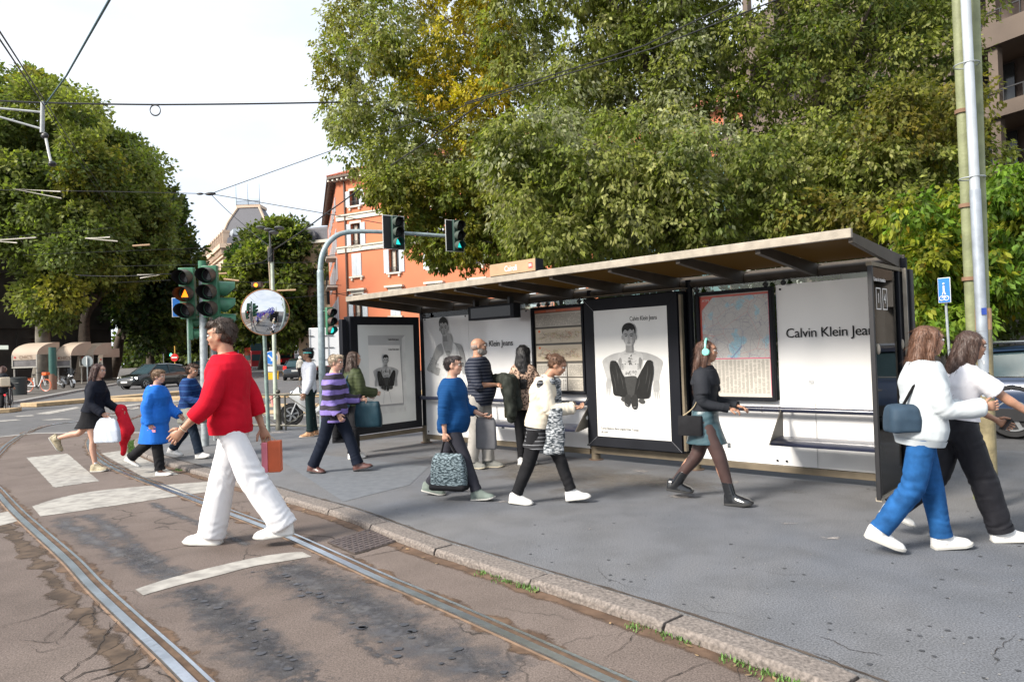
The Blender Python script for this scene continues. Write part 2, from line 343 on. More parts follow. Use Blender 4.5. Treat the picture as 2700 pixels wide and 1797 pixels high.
def rail(px, label):
    P = [G(*p, RZ) for p in px]; d = (P[-1]-P[-2]).normalized(); P += [P[-1]+d*1.5, P[-1]+d*4]
    P = resample(bez(P, 10), .18); mb = MB(); z = RZ+.012
    prof = [(-.078, z-.006), (-.062, z-.002), (-.056, z-.003), (-.050, z), (.000, z+.003), (.004, z-.004), (.008, z-.02), (.040, z-.02), (.044, z), (.062, z+.002), (.066, z-.004), (.078, z-.006)]
    mi = [2, 1, 1, 0, 0, 1, 1, 1, 0, 1, 2]
    S = [side(P, q[0]) for q in prof]
    for k in range(len(P)-1):
        for j in range(len(prof)-1):
            a, b, c, e = V2(S[j][k], prof[j][1]), V2(S[j+1][k], prof[j+1][1]), V2(S[j+1][k+1], prof[j+1][1]), V2(S[j][k+1], prof[j][1])
            mb.quad(a, e, c, b, mi[j])
    mb.build('tram_rail', [M_steel, M_groove, M_rust], label=label, cat='rail', group='grooved tram rails in the brown road'); return P
RP = rail(railR, 'inner grooved tram rail curving close beside the granite kerb'); LP_ = rail(railL, 'outer grooved tram rail curving through the cracked asphalt at bottom left')
M_dirt = decal('rail_dirt', (.075, .045, .028), (.15, .095, .06), .55, .12, 5, edge=.42)
for P in (RP, LP_): ribbon('rail_edge_dirt', P, .24, RZ+.0066, M_dirt, jit=.3, kind='structure')
ribbon('rail_soil', side([p for p in LP_ if p.y < 9.5], -.2), .26, RZ+.0072, decal('dark_soil', (.045, .03, .02), (.11, .075, .05), .66, .08, 3.2, edge=.34), jit=.2, kind='structure')
# painted markings, worn
M_paint = decal('worn_white_paint', (.25, .235, .215), (.40, .38, .345), .42, .16, 13, rough=.85, edge=.50)
MK = lambda c, z=RZ+.0080, **k: patch('road_marking', [G(*p, RZ) for p in c], M_paint, z, kind='structure', **k)
MK([c6(155, 240), c6(400, 215), c6(590, 380), c6(320, 420)], margin=.05)
MK([c6(600, 215), c6(740, 195), c6(1060, 340), c6(860, 362)], margin=.05)
def curve_mark(top, bot, **k):
    T_, B_ = [bez([(*c6(*p), 0) for p in q], 6) for q in (top, bot)]; n = min(len(T_), len(B_)); V = []; E_ = []; F = []
    for i in range(n):
        a, b = G(T_[i].x, T_[i].y, RZ), G(B_[i].x, B_[i].y, RZ)
        for q in (0, .12, .5, .88, 1): p = a.lerp(b, q); V.append((p.x, p.y, RZ+.0080)); E_.append(min(1, q/.12, (1-q)/.12, i/2+.2, (n-1-i)/2+.2) if q not in (0, 1) else 0.1)
    for i in range(n-1):
        for j in range(4): a = i*5+j; F.append((a, a+1, a+6, a+5))
    edged('road_marking', V, F, E_, M_paint, kind='structure')
curve_mark([(190, 530), (350, 480), (560, 440), (800, 415), (1010, 400), (1260, 380)], [(240, 590), (420, 565), (620, 535), (820, 505), (1010, 475), (1270, 440)])
curve_mark([(-60, 585), (20, 565), (60, 558), (90, 560)], [(-60, 660), (20, 640), (80, 625), (130, 605)])
curve_mark([(800, 1025), (1000, 960), (1250, 895), (1500, 838), (1660, 812), (1790, 800)], [(850, 1060), (1040, 1005), (1280, 945), (1500, 888), (1680, 858), (1850, 830)])
z1 = lambda a, b: (a/5.6, 1000+b/5.6)
for q in [[z1(500, 510), z1(1150, 400), z1(1200, 420), z1(700, 520)], [z1(200, 545), z1(480, 525), z1(520, 540), z1(250, 555)], [z1(-100, 615), z1(250, 590), z1(320, 600), z1(0, 628)], [z1(1560, 470), z1(2050, 400), z1(2060, 430), z1(1750, 462)],
          [z1(1620, 410), z1(2080, 350), z1(2080, 370), z1(1640, 440)], [z1(600, 600), z1(900, 575), z1(1100, 590), z1(700, 606)], [z1(260, 385), z1(540, 372), z1(540, 390), z1(260, 400)], [z1(1620, 520), z1(1800, 520), z1(1790, 532), z1(1600, 532)],
          [(430, 1055), (640, 1032), (640, 1038), (430, 1063)], [(640, 1094), (860, 1093), (860, 1097), (640, 1098)], [(560, 1012), (640, 1000), (640, 1004), (560, 1017)], [(640, 1118), (860, 1116), (860, 1122), (640, 1124)]]:
    MK(q, n=10, margin=.3)
M_tan = decal('tan_paint', (.42, .30, .17), (.50, .37, .22), .25, .2, 4, edge=.7)
for q in [[(430, 1066), (860, 1063), (860, 1071), (430, 1076)], [(560, 1082), (860, 1080), (860, 1090), (560, 1092)], [z1(1500, 290), z1(2060, 260), z1(2060, 272), z1(1500, 305)], [z1(1500, 330), z1(2060, 300), z1(2060, 312), z1(1500, 345)]]:
    patch('road_marking', [G(*p, RZ) for p in q], M_tan, RZ+.005, n=12, margin=.2, kind='structure')
# grease and tyre stains between the rails
M_oil = decal('grease_stain', (.066, .066, .072), (.108, .104, .106), .62, .36, 21, edge=.30, rough=.8, spec=.15, det=3)
M_oil2 = decal('grease_haze', (.085, .086, .095), (.125, .122, .125), .56, .5, 6, edge=.42, rough=.8, spec=.2)
for pts, w, mt in [([c6(330, 590), c6(500, 700), c6(760, 830), c6(980, 940), c6(1050, 985)], .26, M_oil2), ([c6(500, 570), c6(700, 690), c6(860, 820), c6(1000, 900), c6(1080, 950)], .22, M_oil2),
                   ([c6(740, 770), c6(860, 850), c6(1000, 930)], .24, M_oil), ([c6(1100, 990), c6(1300, 1130), c6(1500, 1290), c6(1700, 1440), c6(1850, 1568), c6(2000, 1700)], .2, M_oil),
                   ([c6(1080, 1010), c6(1250, 1150), c6(1400, 1290), c6(1550, 1400), c6(1700, 1550), c6(1800, 1700)], .24, M_oil), ([c6(1080, 1000), c6(1350, 1200), c6(1560, 1380), c6(1760, 1568)], .4, M_oil2),
                   ([c6(1640, 860), c6(1850, 930), c6(2050, 1040), c6(2250, 1150), c7(280, 1000), c7(480, 1130)], .30, M_oil), ([c6(1640, 870), c6(1900, 1000), c6(2250, 1190), c7(350, 1080), c7(700, 1250), c7(1000, 1407)], .5, M_oil2),
                   ([c7(450, 1080), c7(700, 1230), c7(900, 1330), c7(1100, 1430)], .17, M_oil), ([c6(890, 500), c6(1000, 560), c6(1165, 620), c6(1350, 700), c6(1480, 770)], .12, M_oil2), ([c6(1540, 890), c6(1650, 950), c6(1900, 1070), c6(2150, 1230), c7(100, 1150), c7(400, 1350)], .09, M_oil)]:
    _zk = globals().get('_zk', 0)+1; ribbon('grease_stain', resample(bez([G(*p, RZ) for p in pts], 10), .06), w*1.25, RZ+(.0056 if mt is M_oil else .0048)+_zk*.00006, mt, jit=.15, kind='structure')
# round oil drops scattered along the track
M_drop = mat('oil_drop', (.055, .058, .068), .5, var=.2); dm = MB()
for pts in [[c6(1540, 900), c6(1900, 1080), c6(2250, 1290), c7(250, 1170), c7(550, 1330)], [c6(1350, 1280), c6(1520, 1390), c6(1700, 1500), c6(1800, 1640)], [c6(1150, 1080), c6(1400, 1210), c6(1560, 1300), c6(1720, 1430)], [c7(300, 1020), c7(600, 1190), c7(850, 1290), c7(1050, 1400)]]:
    for p in resample(bez([G(*p, RZ) for p in pts], 8), .075):
        if random.random() < .6:
            p = p+Vector((random.gauss(0, .05), random.gauss(0, .05), 0)); r = random.uniform(.008, .026); n = 9; a0 = random.random()*6; dm.add([(p.x+r*random.uniform(.7, 1.15)*1.3*math.cos(a0+2*PI*k/n), p.y+r*random.uniform(.7, 1.15)*math.sin(a0+2*PI*k/n), RZ+.0105) for k in range(n)], [tuple(range(n))])
dm.build('oil_drops', M_drop, smooth=False, kind='stuff')
# cracks
M_crack = mat('crack', (.028, .021, .017), 1, var=.3); ck = MB()
def crack(pts, w, z):
    P = resample([G(*p, z) for p in pts], .035); Q = []; off = 0
    for i, p in enumerate(P):
        off = off*.8+random.gauss(0, .008); d = (P[min(i+1, len(P)-1)]-P[max(i-1, 0)]).normalized(); Q.append(p+Vector((-d.y, d.x, 0))*off)
    n = len(Q)
    for i in range(n-1):
        d = (Q[i+1]-Q[i]).normalized(); nn_ = Vector((-d.y, d.x, 0)); w0, w1 = [w*random.uniform(.3, 1)*min(1, .25+2*min(k, n-1-k)/n) for k in (i, i+1)]
        ck.quad(V2(Q[i]-nn_*w0/2, z), V2(Q[i+1]-nn_*w1/2, z), V2(Q[i+1]+nn_*w1/2, z), V2(Q[i]+nn_*w0/2, z))
zc = RZ+.0090
for pts, w in [([(0, 1240), (200, 1180), (400, 1120), (560, 1090)], .012), ([(560, 1090), (600, 1150), (500, 1170), (400, 1260), (340, 1320)], .014), ([(600, 1150), (690, 1180), (740, 1195)], .014), ([(640, 1210), (620, 1300), (580, 1390), (480, 1450), (440, 1500), (380, 1530), (380, 1600)], .014),
               ([(780, 1230), (700, 1330), (600, 1400), (590, 1400)], .009), ([(850, 1340), (790, 1400), (750, 1440), (640, 1470), (520, 1500), (400, 1568)], .018), ([(930, 1410), (850, 1480), (760, 1490), (640, 1520), (500, 1568)], .022), ([(120, 1310), (240, 1340), (300, 1330), (340, 1320), (350, 1350)], .008),
               ([(240, 1340), (300, 1270), (340, 1250)], .006), ([(690, 1180), (680, 1250), (640, 1290)], .01), ([(1680, 690), (1750, 690), (1850, 700), (1960, 710), (2050, 750)], .012), ([(500, 1170), (420, 1190), (330, 1230)], .007), ([(180, 1360), (260, 1390), (420, 1340)], .006), ([(0, 330), (120, 345), (200, 330), (420, 290)], .01),
               ([(760, 1500), (700, 1560), (690, 1600)], .016), ([(900, 1500), (980, 1530), (1010, 1600)], .014), ([(560, 1090), (570, 1150), (540, 1250)], .009), ([(1000, 1100), (900, 1130), (800, 1140)], .0)]:
    if w: crack([c6(*p) for p in pts], w, zc)
for pts, w in [([(2356, 1290), (2190, 1300), (2080, 1370), (1970, 1407), (1900, 1450)], .007), ([(1890, 1050), (1830, 1110), (1790, 1150), (1700, 1220), (1640, 1270)], .006), ([(1860, 1045), (1760, 1080), (1700, 1140)], .004), ([(0, 600), (80, 620), (120, 650)], .01), ([(90, 640), (250, 600), (380, 580), (400, 545)], .012), ([(1300, 1260), (1400, 1340), (1480, 1400)], .005)]:
    crack([c7(*p) for p in pts], w, zc)
for pts, w in [([(560, 1300), (640, 1330), (740, 1310), (820, 1290)], .007), ([(540, 1250), (560, 1300), (570, 1400)], .006)]: crack([c8(*p) for p in pts], w, zc)
for pts, w in [([(1050, 1110), (1180, 1150), (1280, 1200), (1480, 1240)], .009), ([(2300, 1095), (2240, 1180), (2180, 1230), (2150, 1290)], .005), ([(280, 880), (420, 960), (540, 980), (700, 1025)], .003), ([(1720, 1300), (1840, 1360)], .004), ([(1040, 1225), (1150, 1250), (1250, 1300), (1480, 1395)], .01), ([(640, 700), (900, 735), (1050, 745)], .003)]: crack([c8(*p) for p in pts], w, .0045)
for pts, w in [([(1570, 680), (1620, 740), (1760, 800), (1890, 835)], .005), ([(190, 375), (260, 380), (320, 412), (430, 440)], .014)]: crack([c7(*p) for p in pts], w, .0045)
ck.build('asphalt_cracks', M_crack, smooth=False, kind='structure')
# pale scuffs on the pavement, warm brown band by the shelter
for c_, m_ in [([(880, 1180), (1560, 1215), (2300, 1310), (1500, 1330)], decal('brown_band', (.135, .118, .10), (.18, .16, .14), .62, .35, 1.1, edge=.3))]:
    patch('pavement_band', [G(*p) for p in c_], m_, .002, margin=.35, kind='structure')
M_sc = decal('pale_scuff', (.30, .28, .27), (.36, .33, .31), .72, .2, 12, edge=.35)
for px_, py_, w_, h_ in [(1690, 1243, 45, 8), (1555, 1395, 10, 6), (1930, 1272, 50, 7), (1790, 1310, 60, 10), (1320, 1323, 40, 6), (2570, 1252, 60, 6), (1240, 1293, 60, 8), (730, 1140, 70, 7), (2190, 1420, 50, 8), (2080, 1380, 40, 5)]:
    patch('pavement_scuff', [G(px_-w_, py_+h_), G(px_+w_, py_+h_*.6), G(px_+w_*.8, py_-h_), G(px_-w_*.8, py_-h_)], M_sc, .0038, n=10, margin=.4, kind='structure')
M_pat = decal('repaired_asphalt', (.125, .135, .15), (.155, .165, .18), .15, .1, 3, edge=1.5)
patch('pavement_repair', [G(*p) for p in [(690, 1180), (1130, 1230), (1080, 1278), (905, 1322)]], M_pat, .0028, margin=.06, kind='structure')
# manhole cover
cv = [G(*p, RZ) for p in [(864, 1431), (983, 1394), (1053, 1427), (936, 1462)]]; mb = MB(); zz = RZ+.014
def bl(u, v): p = cv[0].lerp(cv[1], u).lerp(cv[3].lerp(cv[2], u), v); return V2(p, zz)
mb.add([bl(0, 0)-Vector((0, 0, .02)), bl(1, 0)-Vector((0, 0, .02)), bl(1, 1)-Vector((0, 0, .02)), bl(0, 1)-Vector((0, 0, .02)), bl(0, 0), bl(1, 0), bl(1, 1), bl(0, 1)], [(4, 5, 6, 7), (0, 1, 5, 4), (1, 2, 6, 5), (2, 3, 7, 6), (3, 0, 4, 7)])
for r_ in range(9):
    for q in range(8):
        u0, v0 = (q+.1+(.5 if r_ % 2 else 0))/8.6, (r_+.15)/9; u1, v1 = u0+.088, v0+.075
        a, b, c, d = bl(u0, v0), bl(u1, v0), bl(u1, v1), bl(u0, v1); mb.prism([a, b, c, d], (0, 0, .005))
mb.build('manhole_cover', mat('cast_iron', (.17, .14, .135), .5, metal=.6, var=.3, scale=20, bump=.3), label='cast iron manhole cover with a brick pattern in the brown road', cat='manhole cover')
ribbon('manhole_gap', resample(cv+[cv[0]], .05), .05, RZ+.0095, MC['soil'], jit=.4, kind='structure')
# grass in the gutter
gm = MB()
def blades(p, n, hh):
    for _ in range(n):
        q = p+Vector((random.gauss(0, .022), random.gauss(0, .022), 0)); a = random.random()*6.28; h = hh*random.uniform(.4, 1); l = random.uniform(.2, .7)*h; w = random.uniform(.002, .004)
        t_ = q+Vector((math.cos(a)*l, math.sin(a)*l, h)); s_ = Vector((-math.sin(a), math.cos(a), 0))*w; mid = q.lerp(t_, .55)+Vector((0, 0, h*.12)); gm.add([q-s_, q+s_, mid+s_, t_, mid-s_], [(0, 1, 2, 3, 4)])
for seg, n, hh in [([(1290, 1497), (1345, 1524), (1390, 1533)], 17, .035), ([(1400, 1540), (1430, 1548), (1450, 1556)], 30, .045), ([(1672, 1622), (1740, 1654), (1850, 1692)], 20, .04), ([(1925, 1718), (1960, 1733), (2010, 1745)], 20, .045), ([(2062, 1760), (2110, 1780), (2170, 1815)], 24, .05), ([(350, 1165), (357, 1182), (370, 1192)], 60, .09), ([(2065, 1704), (2040, 1725)], 10, .02), ([(490, 1234), (505, 1238)], 30, .03), ([(1930, 1755), (1960, 1772), (2010, 1790)], 12, .03)]:
    P = resample(bez([G(*p, RZ) for p in seg], 6), .02); SK = side(KP, -.022); P = [(lambda q: q if (q-p).length > .5 else V2(q, RZ))(min(SK, key=lambda q: (q.x-p.x)**2+(q.y-p.y)**2))+Vector((random.gauss(0, .03), random.gauss(0, .03), 0)) for p in P]
    for p in P:
        if random.random() < .75: blades(p+Vector((0, 0, .008)), int(n*.55), hh*.62)
gm.build('grass', mat('grass_green', (.10, .19, .04), .7, var=.35, scale=14), smooth=False, kind='stuff')
# yellowish kerb island beyond, far pavements
M_isl = mat('island_kerb', (.42, .30, .17), .8, var=.2, scale=5, bump=.3)
a, b = G(97, 1073, RZ), G(214, 1063, RZ); d = (b-a).normalized(); n_ = Vector((-d.y, d.x, 0)); bb_ = b+d*8
MB().prism([V2(a, RZ), V2(bb_, RZ), V2(bb_+n_*1.1, RZ), V2(a+n_*1.1, RZ)], (0, 0, .16)).build('traffic_island', M_isl, kind='structure', bevel=.02)
a, b = G(0, 1093, RZ), G(26, 1088, RZ); MB().prism([V2(a-Vector((2, 0, 0)), RZ), V2(b, RZ), V2(b+Vector((-.2, .9, 0)), RZ), V2(a+Vector((-2, .9, 0)), RZ)], (0, 0, .14)).build('traffic_island', M_isl, kind='structure', bevel=.02)
a, b = G(640, 1052, RZ), G(850, 1050, RZ); MB().prism([V2(a-Vector((7, -1.5, 0)), RZ), V2(b+Vector((5, 0, 0)), RZ), V2(b+Vector((5, .6, 0)), RZ), V2(a+Vector((-7, 2.1, 0)), RZ)], (0, 0, .15)).build('traffic_island', M_isl, kind='structure', bevel=.02)
a, b = G(690, 985, RZ), G(755, 983, RZ)
MB().prism([V2(a, RZ), V2(b, RZ), V2(b+Vector((.6, 3.5, 0)), RZ), V2(a+Vector((1.4, 3.5, 0)), RZ)], (0, 0, .2)).build('traffic_island', mat('island_dark', (.22, .15, .10), .8, var=.3), kind='structure', bevel=.03)
# far left pavement with kerb
fk = [G(-200, 1094, RZ), G(60, 1062, RZ), G(200, 1034, RZ), G(300, 1016, RZ), G(420, 992, RZ), G(500, 976, RZ)]; fk = [V2(p, RZ) for p in fk]; far_ = [Vector((-75, 330, RZ)), Vector((-260, 330, RZ)), Vector((-260, 5, RZ))]
MB().prism(fk+far_, (0, 0, .09)).build('far_pavement', gmat('far_pavement_asphalt', (.085, .078, .07), (.13, .12, .108), .15, big=.2), kind='structure')
kb = MB()
for a, b in zip(fk, fk[1:]):
    d = (b-a).normalized(); n_ = Vector((d.y, -d.x, 0)); kb.prism([a+n_*.02, b+n_*.02, b-n_*.32, a-n_*.32], (0, 0, .115))
kb.build('far_kerb', mat('far_kerb_stone', (.27, .26, .25), .8, var=.15, scale=3), kind='structure')

# small wear and litter on the pavement: chewing gum spots, grit, dry leaves
gd, gl_, lf = MB(), MB(), MB(); M_gum = mat('gum_dark', (.05, .052, .058), .7, var=.3); M_gum2 = mat('grit_pale', (.26, .25, .24), .8, var=.3)
def blob(mb, p, r, z):
    n = 8; a0 = random.random()*6; mb.add([(p.x+r*random.uniform(.6, 1.2)*math.cos(a0+2*PI*k/n), p.y+r*random.uniform(.6, 1.2)*math.sin(a0+2*PI*k/n), z) for k in range(n)], [tuple(range(n))])
for _ in range(520):
    px_ = random.uniform(700, 2700); py_ = 1150+650*random.random()**1.2; p = G(px_, py_)
    kx = [q for q in KI if abs(q.y-p.y) < .12]
    if not kx or p.x < max(q.x for q in kx)+.05: continue
    if random.random() < .45: blob(gd, p, random.uniform(.006, .016), .0030)
    else: blob(gl_, p, random.uniform(.003, .0075), .0032)
gd.build('gum_spots', M_gum, smooth=False, kind='stuff'); gl_.build('grit', M_gum2, smooth=False, kind='stuff')
for _ in range(90):
    i = random.randrange(20, len(KP)-30); p = side(KP, -.03-.1*random.random())[i]; a = random.random()*6.28; l = random.uniform(.012, .028); u_ = Vector((math.cos(a), math.sin(a), 0)); v_ = Vector((-u_.y, u_.x, 0)); z = RZ+.014
    lf.add([V2(p-u_*l, z), V2(p+v_*l*.4, z+.006*random.random()), V2(p+u_*l, z+.004), V2(p-v_*l*.4, z+.002)], [(0, 1, 2, 3)])
lf.build('dry_leaves', mat('dry_leaf', (.30, .20, .10), .8, var=.4, scale=5), smooth=False, kind='stuff')
# =================================================================== TREES AND BUILDINGS
def leafmat(name, trans=.48):
    if name in MC: return MC[name]
    m, t, b = nmat(name); Ln = t.links.new; t.nodes.remove(b); o = t.nodes['Material Output']
    a = t.nodes.new('ShaderNodeAttribute'); a.attribute_name = 'Col'
    p = t.nodes.new('ShaderNodeBsdfPrincipled'); p.inputs['Roughness'].default_value = .55; p.inputs['Specular IOR Level'].default_value = .28
    tr = t.nodes.new('ShaderNodeBsdfTranslucent'); mu = t.nodes.new('ShaderNodeMix'); mu.data_type = 'RGBA'; mu.blend_type = 'MULTIPLY'; mu.inputs[0].default_value = 1; mu.inputs[7].default_value = (1.1, 1.25, .5, 1)
    Ln(a.outputs['Color'], p.inputs['Base Color']); Ln(a.outputs['Color'], mu.inputs[6]); Ln(mu.outputs[2], tr.inputs['Color'])
    ms = t.nodes.new('ShaderNodeMixShader'); ms.inputs[0].default_value = trans; Ln(p.outputs[0], ms.inputs[1]); Ln(tr.outputs[0], ms.inputs[2]); Ln(ms.outputs[0], o.inputs['Surface']); MC[name] = m; return m
def unit(a): return a/np.maximum(1e-9, np.linalg.norm(a, axis=-1, keepdims=True))
def crown(name, parent, cl, rad, col, twigs=26, leaves=9, ll=.13, lw=.045, droop=.8, squash=.8, var=.25, mixc=None, fill=.66, jit=.1):
    """cl: clump centres (N,3); rad (N,); col (N,3) leaf colour per clump. Each clump = twigs on its shell, each twig a fan of leaves."""
    cl = np.asarray(cl, float); rad = np.asarray(rad, float); col = np.asarray(col, float); n = len(cl)
    d = unit(rng.normal(size=(n, twigs, 3))+np.array([0, 0, .25])); r = rng.uniform(fill, 1.0, (n, twigs, 1))
    T = cl[:, None]+d*r*rad[:, None, None]*np.array([1, 1, squash])
    T = np.repeat(T[:, :, None], leaves, 2); D = np.repeat(d[:, :, None], leaves, 2); sh = T.shape
    ax = unit(D*.65+np.array([0, 0, -droop])+rng.normal(size=sh)*.40)
    B = T+rng.normal(size=sh)*jit*rad[:, None, None, None]*.8+ax*rng.uniform(0, .5, sh[:3]+(1,))*ll
    sd = unit(np.cross(ax, D+rng.normal(size=sh)*.5)); L_ = ll*rng.uniform(.65, 1.2, sh[:3]+(1,)); w = lw*rng.uniform(.7, 1.2, sh[:3]+(1,))
    nrm = np.cross(ax, sd)
    P = np.stack([B, B+ax*L_*.42+sd*w+nrm*w*.35, B+ax*L_, B+ax*L_*.42-sd*w+nrm*w*.35], -2).reshape(-1, 3)
    tw = np.repeat(rng.normal(1, var*.6, (n, twigs, 1, 1)), leaves, 2)
    cc = col[:, None, None]*tw*rng.normal(1, var, sh[:3]+(1,))
    cc = np.clip(cc+rng.normal(0, .006, sh), .004, .8)
    if mixc is not None:
        pick = rng.random(sh[:3]) < mixc[1]; cc[pick] = np.array(mixc[0])*rng.uniform(.6, 1.2, (pick.sum(), 1))
    cc = np.repeat(cc[..., None, :], 4, -2).reshape(-1, 3); nq = len(P)//4
    me = bpy.data.meshes.new(name); me.vertices.add(len(P)); me.vertices.foreach_set('co', P.astype(np.float32).ravel())
    me.loops.add(nq*4); me.loops.foreach_set('vertex_index', np.arange(nq*4, dtype=np.int32)); me.polygons.add(nq)
    me.polygons.foreach_set('loop_start', np.arange(0, nq*4, 4, dtype=np.int32)); me.polygons.foreach_set('loop_total', np.full(nq, 4, np.int32))
    at = me.color_attributes.new('Col', 'FLOAT_COLOR', 'POINT'); at.data.foreach_set('color', np.concatenate([cc, np.ones((len(cc), 1))], 1).astype(np.float32).ravel())
    me.update(); me.validate(); me.materials.append(leafmat('leaf')); o = bpy.data.objects.new(name, me); C.objects.link(o); o.parent = parent
    if parent: o.matrix_parent_inverse = parent.matrix_world.inverted() if parent.matrix_world else Matrix()
    return o
M_bark = mat('bark', (.075, .058, .045), .9, var=.35, scale=3.5, bump=.8, bscale=9)
M_bark2 = mat('plane_bark', (.20, .18, .15), .85, var=.4, scale=1.6, bump=.5, bscale=6)
def inpoly(poly, n):
    P = np.array(poly, float); x0, y0 = P.min(0); x1, y1 = P.max(0); out = []
    while len(out) < n:
        q = rng.uniform((x0, y0), (x1, y1)); c = False; j = len(P)-1
        for i in range(len(P)):
            if (P[i][1] > q[1]) != (P[j][1] > q[1]) and q[0] < (P[j][0]-P[i][0])*(q[1]-P[i][1])/(P[j][1]-P[i][1])+P[i][0]: c = not c
            j = i
        if c: out.append(q)
    return np.array(out)
def tree(name, base, polys, Y, depth, rad, n, cols, trunk_r, label, group=None, bark=None, limbs=9, cat='tree', trunk_top=None, lean=(0, 0), cfun=None, **kw):
    """crown volume: polys bound it as seen across, depth bounds it front to back around distance Y"""
    base = Vector(base); e = Vector(base); root = empty(name, e, label=label, cat=cat, group=group)
    cl, rr, cc = [], [], []; pts = inpoly(polys, n)
    for q in pts:
        yy = Y+rng.uniform(-depth, depth); p = A(q[0], q[1], yy); r = rng.uniform(*rad)
        if p.z-r < .3: continue
        cl.append(p-e); rr.append(r); c = cols[rng.integers(len(cols))]
        if cfun: c = cfun(q[0], q[1], c)
        cc.append(c)
    o = crown('crown', None, cl, rr, cc, **kw); o.parent = root
    # trunk and limbs towards clumps
    tp = Vector(trunk_top)-e if trunk_top else Vector((lean[0], lean[1], max(3.0, min(c.z for c in cl)+.8)))
    tb = MB(); P = bez([Vector((0, 0, -.05)), tp*.35+Vector((trunk_r*.3, 0, 0)), tp*.7, tp], 5)
    tb.tube(P, [trunk_r*(1.25-.55*i/(len(P)-1)) for i in range(len(P))], 12)
    tk = tb.build('trunk', bark or M_bark, root)
    idx = rng.choice(len(cl), min(limbs, len(cl)), replace=False)
    for i in idx:
        c = cl[i]; m = tp.lerp(c, .45)+Vector((rng.normal()*.25*rr[i], rng.normal()*.25*rr[i], abs(c.z-tp.z)*.12)); Q = bez([tp-Vector((0, 0, rng.uniform(0, .9)*trunk_r*3)), m, c], 6)
        r0 = trunk_r*rng.uniform(.28, .5); lb = MB().tube(Q, [r0*(1-.85*k/(len(Q)-1)) for k in range(len(Q))], 7).build('limb', bark or M_bark, root)
    return root
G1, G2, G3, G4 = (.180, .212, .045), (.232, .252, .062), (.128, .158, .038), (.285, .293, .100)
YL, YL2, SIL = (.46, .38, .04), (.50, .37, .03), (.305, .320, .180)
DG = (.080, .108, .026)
# --- big hackberry-like trees behind the shelter
def cf1(x, y, c):
    if 1080 < x < 1340 and y < 330-(x-1080)*.0 and rng.random() < .75: return YL if rng.random() < .7 else YL2
    if x < 1100 and y < 240 and rng.random() < .35: return (.17, .16, .025)
    if 1170 < x < 1330 and y < 480 and rng.random() < .3: return YL
    return c
tree('hackberry_tree', G(1560, 1020), [(880, 60), (868, 200), (875, 330), (900, 400), (925, 425), (960, 455), (1000, 480), (1080, 480), (1150, 500), (1300, 520), (1330, 380), (1340, 150), (1330, -250), (1000, -260), (930, -80)], 19.5, 2.2, (.45, .8), 190, [G1, G2, SIL, G4], .22,
     'leafy tree with a golden yellow patch, leftmost behind the tram shelter', 'tall trees behind the tram shelter', cfun=cf1, limbs=16, trunk_top=A(1400, 420, 19.5), twigs=42, leaves=10, ll=.125, lw=.032, droop=.75)
tree('hackberry_tree', G(1450, 1000), [(975, 470), (1000, 570), (1060, 610), (1120, 680), (1200, 705), (1290, 670), (1380, 690), (1450, 680), (1520, 620), (1480, 430), (1300, 430), (1100, 440)], 17.5, 1.2, (.3, .52), 190, [G1, G2, (.16, .16, .02), (.20, .18, .02)], .16,
     'low hanging green tree whose sprays droop in front of the orange house', 'tall trees behind the tram shelter', limbs=10, trunk_top=A(1500, 560, 17.5), twigs=36, leaves=9, ll=.11, lw=.030, droop=.95)
tree('hackberry_tree', G(1740, 1020), [(1310, -250), (1290, 60), (1300, 250), (1400, 330), (1560, 380), (1700, 420), (1850, 380), (1880, 150), (1900, -250)], 17.5, 2.0, (.5, .85), 185, [G2, SIL, G4, G1, SIL], .24,
     'grey green tree with fringed drooping sprays, second behind the tram shelter', 'tall trees behind the tram shelter', limbs=18, trunk_top=A(1760, 330, 17.5), twigs=42, leaves=10, ll=.135, lw=.032, droop=.9)
tree('hackberry_tree', G(1850, 1010), [(1290, 330), (1260, 450), (1330, 600), (1500, 660), (1700, 690), (1900, 660), (2080, 600), (2060, 420), (1900, 350), (1600, 330)], 14.5, 1.8, (.4, .7), 165, [SIL, G2, G1, G4, G3], .2,
     'silvery green tree with long drooping leaf sprays just above the roof', 'tall trees behind the tram shelter', limbs=14, trunk_top=A(1780, 560, 14.5), twigs=40, leaves=10, ll=.12, lw=.030, droop=1.0)
tree('hackberry_tree', G(2230, 1000), [(1880, -260), (1860, 100), (1880, 330), (2000, 420), (2200, 430), (2420, 400), (2500, 250), (2580, 130), (2590, -30), (2560, -260)], 17.5, 2.0, (.5, .85), 180, [G3, G1, G2, DG], .24,
     'dark green tree with gaps of sky, behind the right half of the tram shelter', 'tall trees behind the tram shelter', limbs=20, trunk_top=A(2170, 300, 17.5), twigs=40, leaves=9, ll=.125, lw=.032, droop=.7)
def cf2(x, y, c):
    return ((.20, .17, .03) if rng.random() < .4 else (.15, .15, .03)) if (y < 400 and x > 2280) or (y > 560 and 2100 < x < 2330) else c
tree('hackberry_tree', G(2350, 980), [(2020, 340), (2010, 520), (2050, 640), (2200, 640), (2400, 620), (2560, 560), (2600, 420), (2560, 260), (2450, 230), (2330, 260), (2200, 330)], 14.0, 1.5, (.38, .65), 130, [G1, G2, G3, G4], .18,
     'olive tree with a yellowing top, beside the tall poles at right', 'tall trees behind the tram shelter', cfun=cf2, limbs=14, trunk_top=A(2290, 560, 14.0), twigs=38, leaves=9, ll=.115, lw=.032, droop=.85)
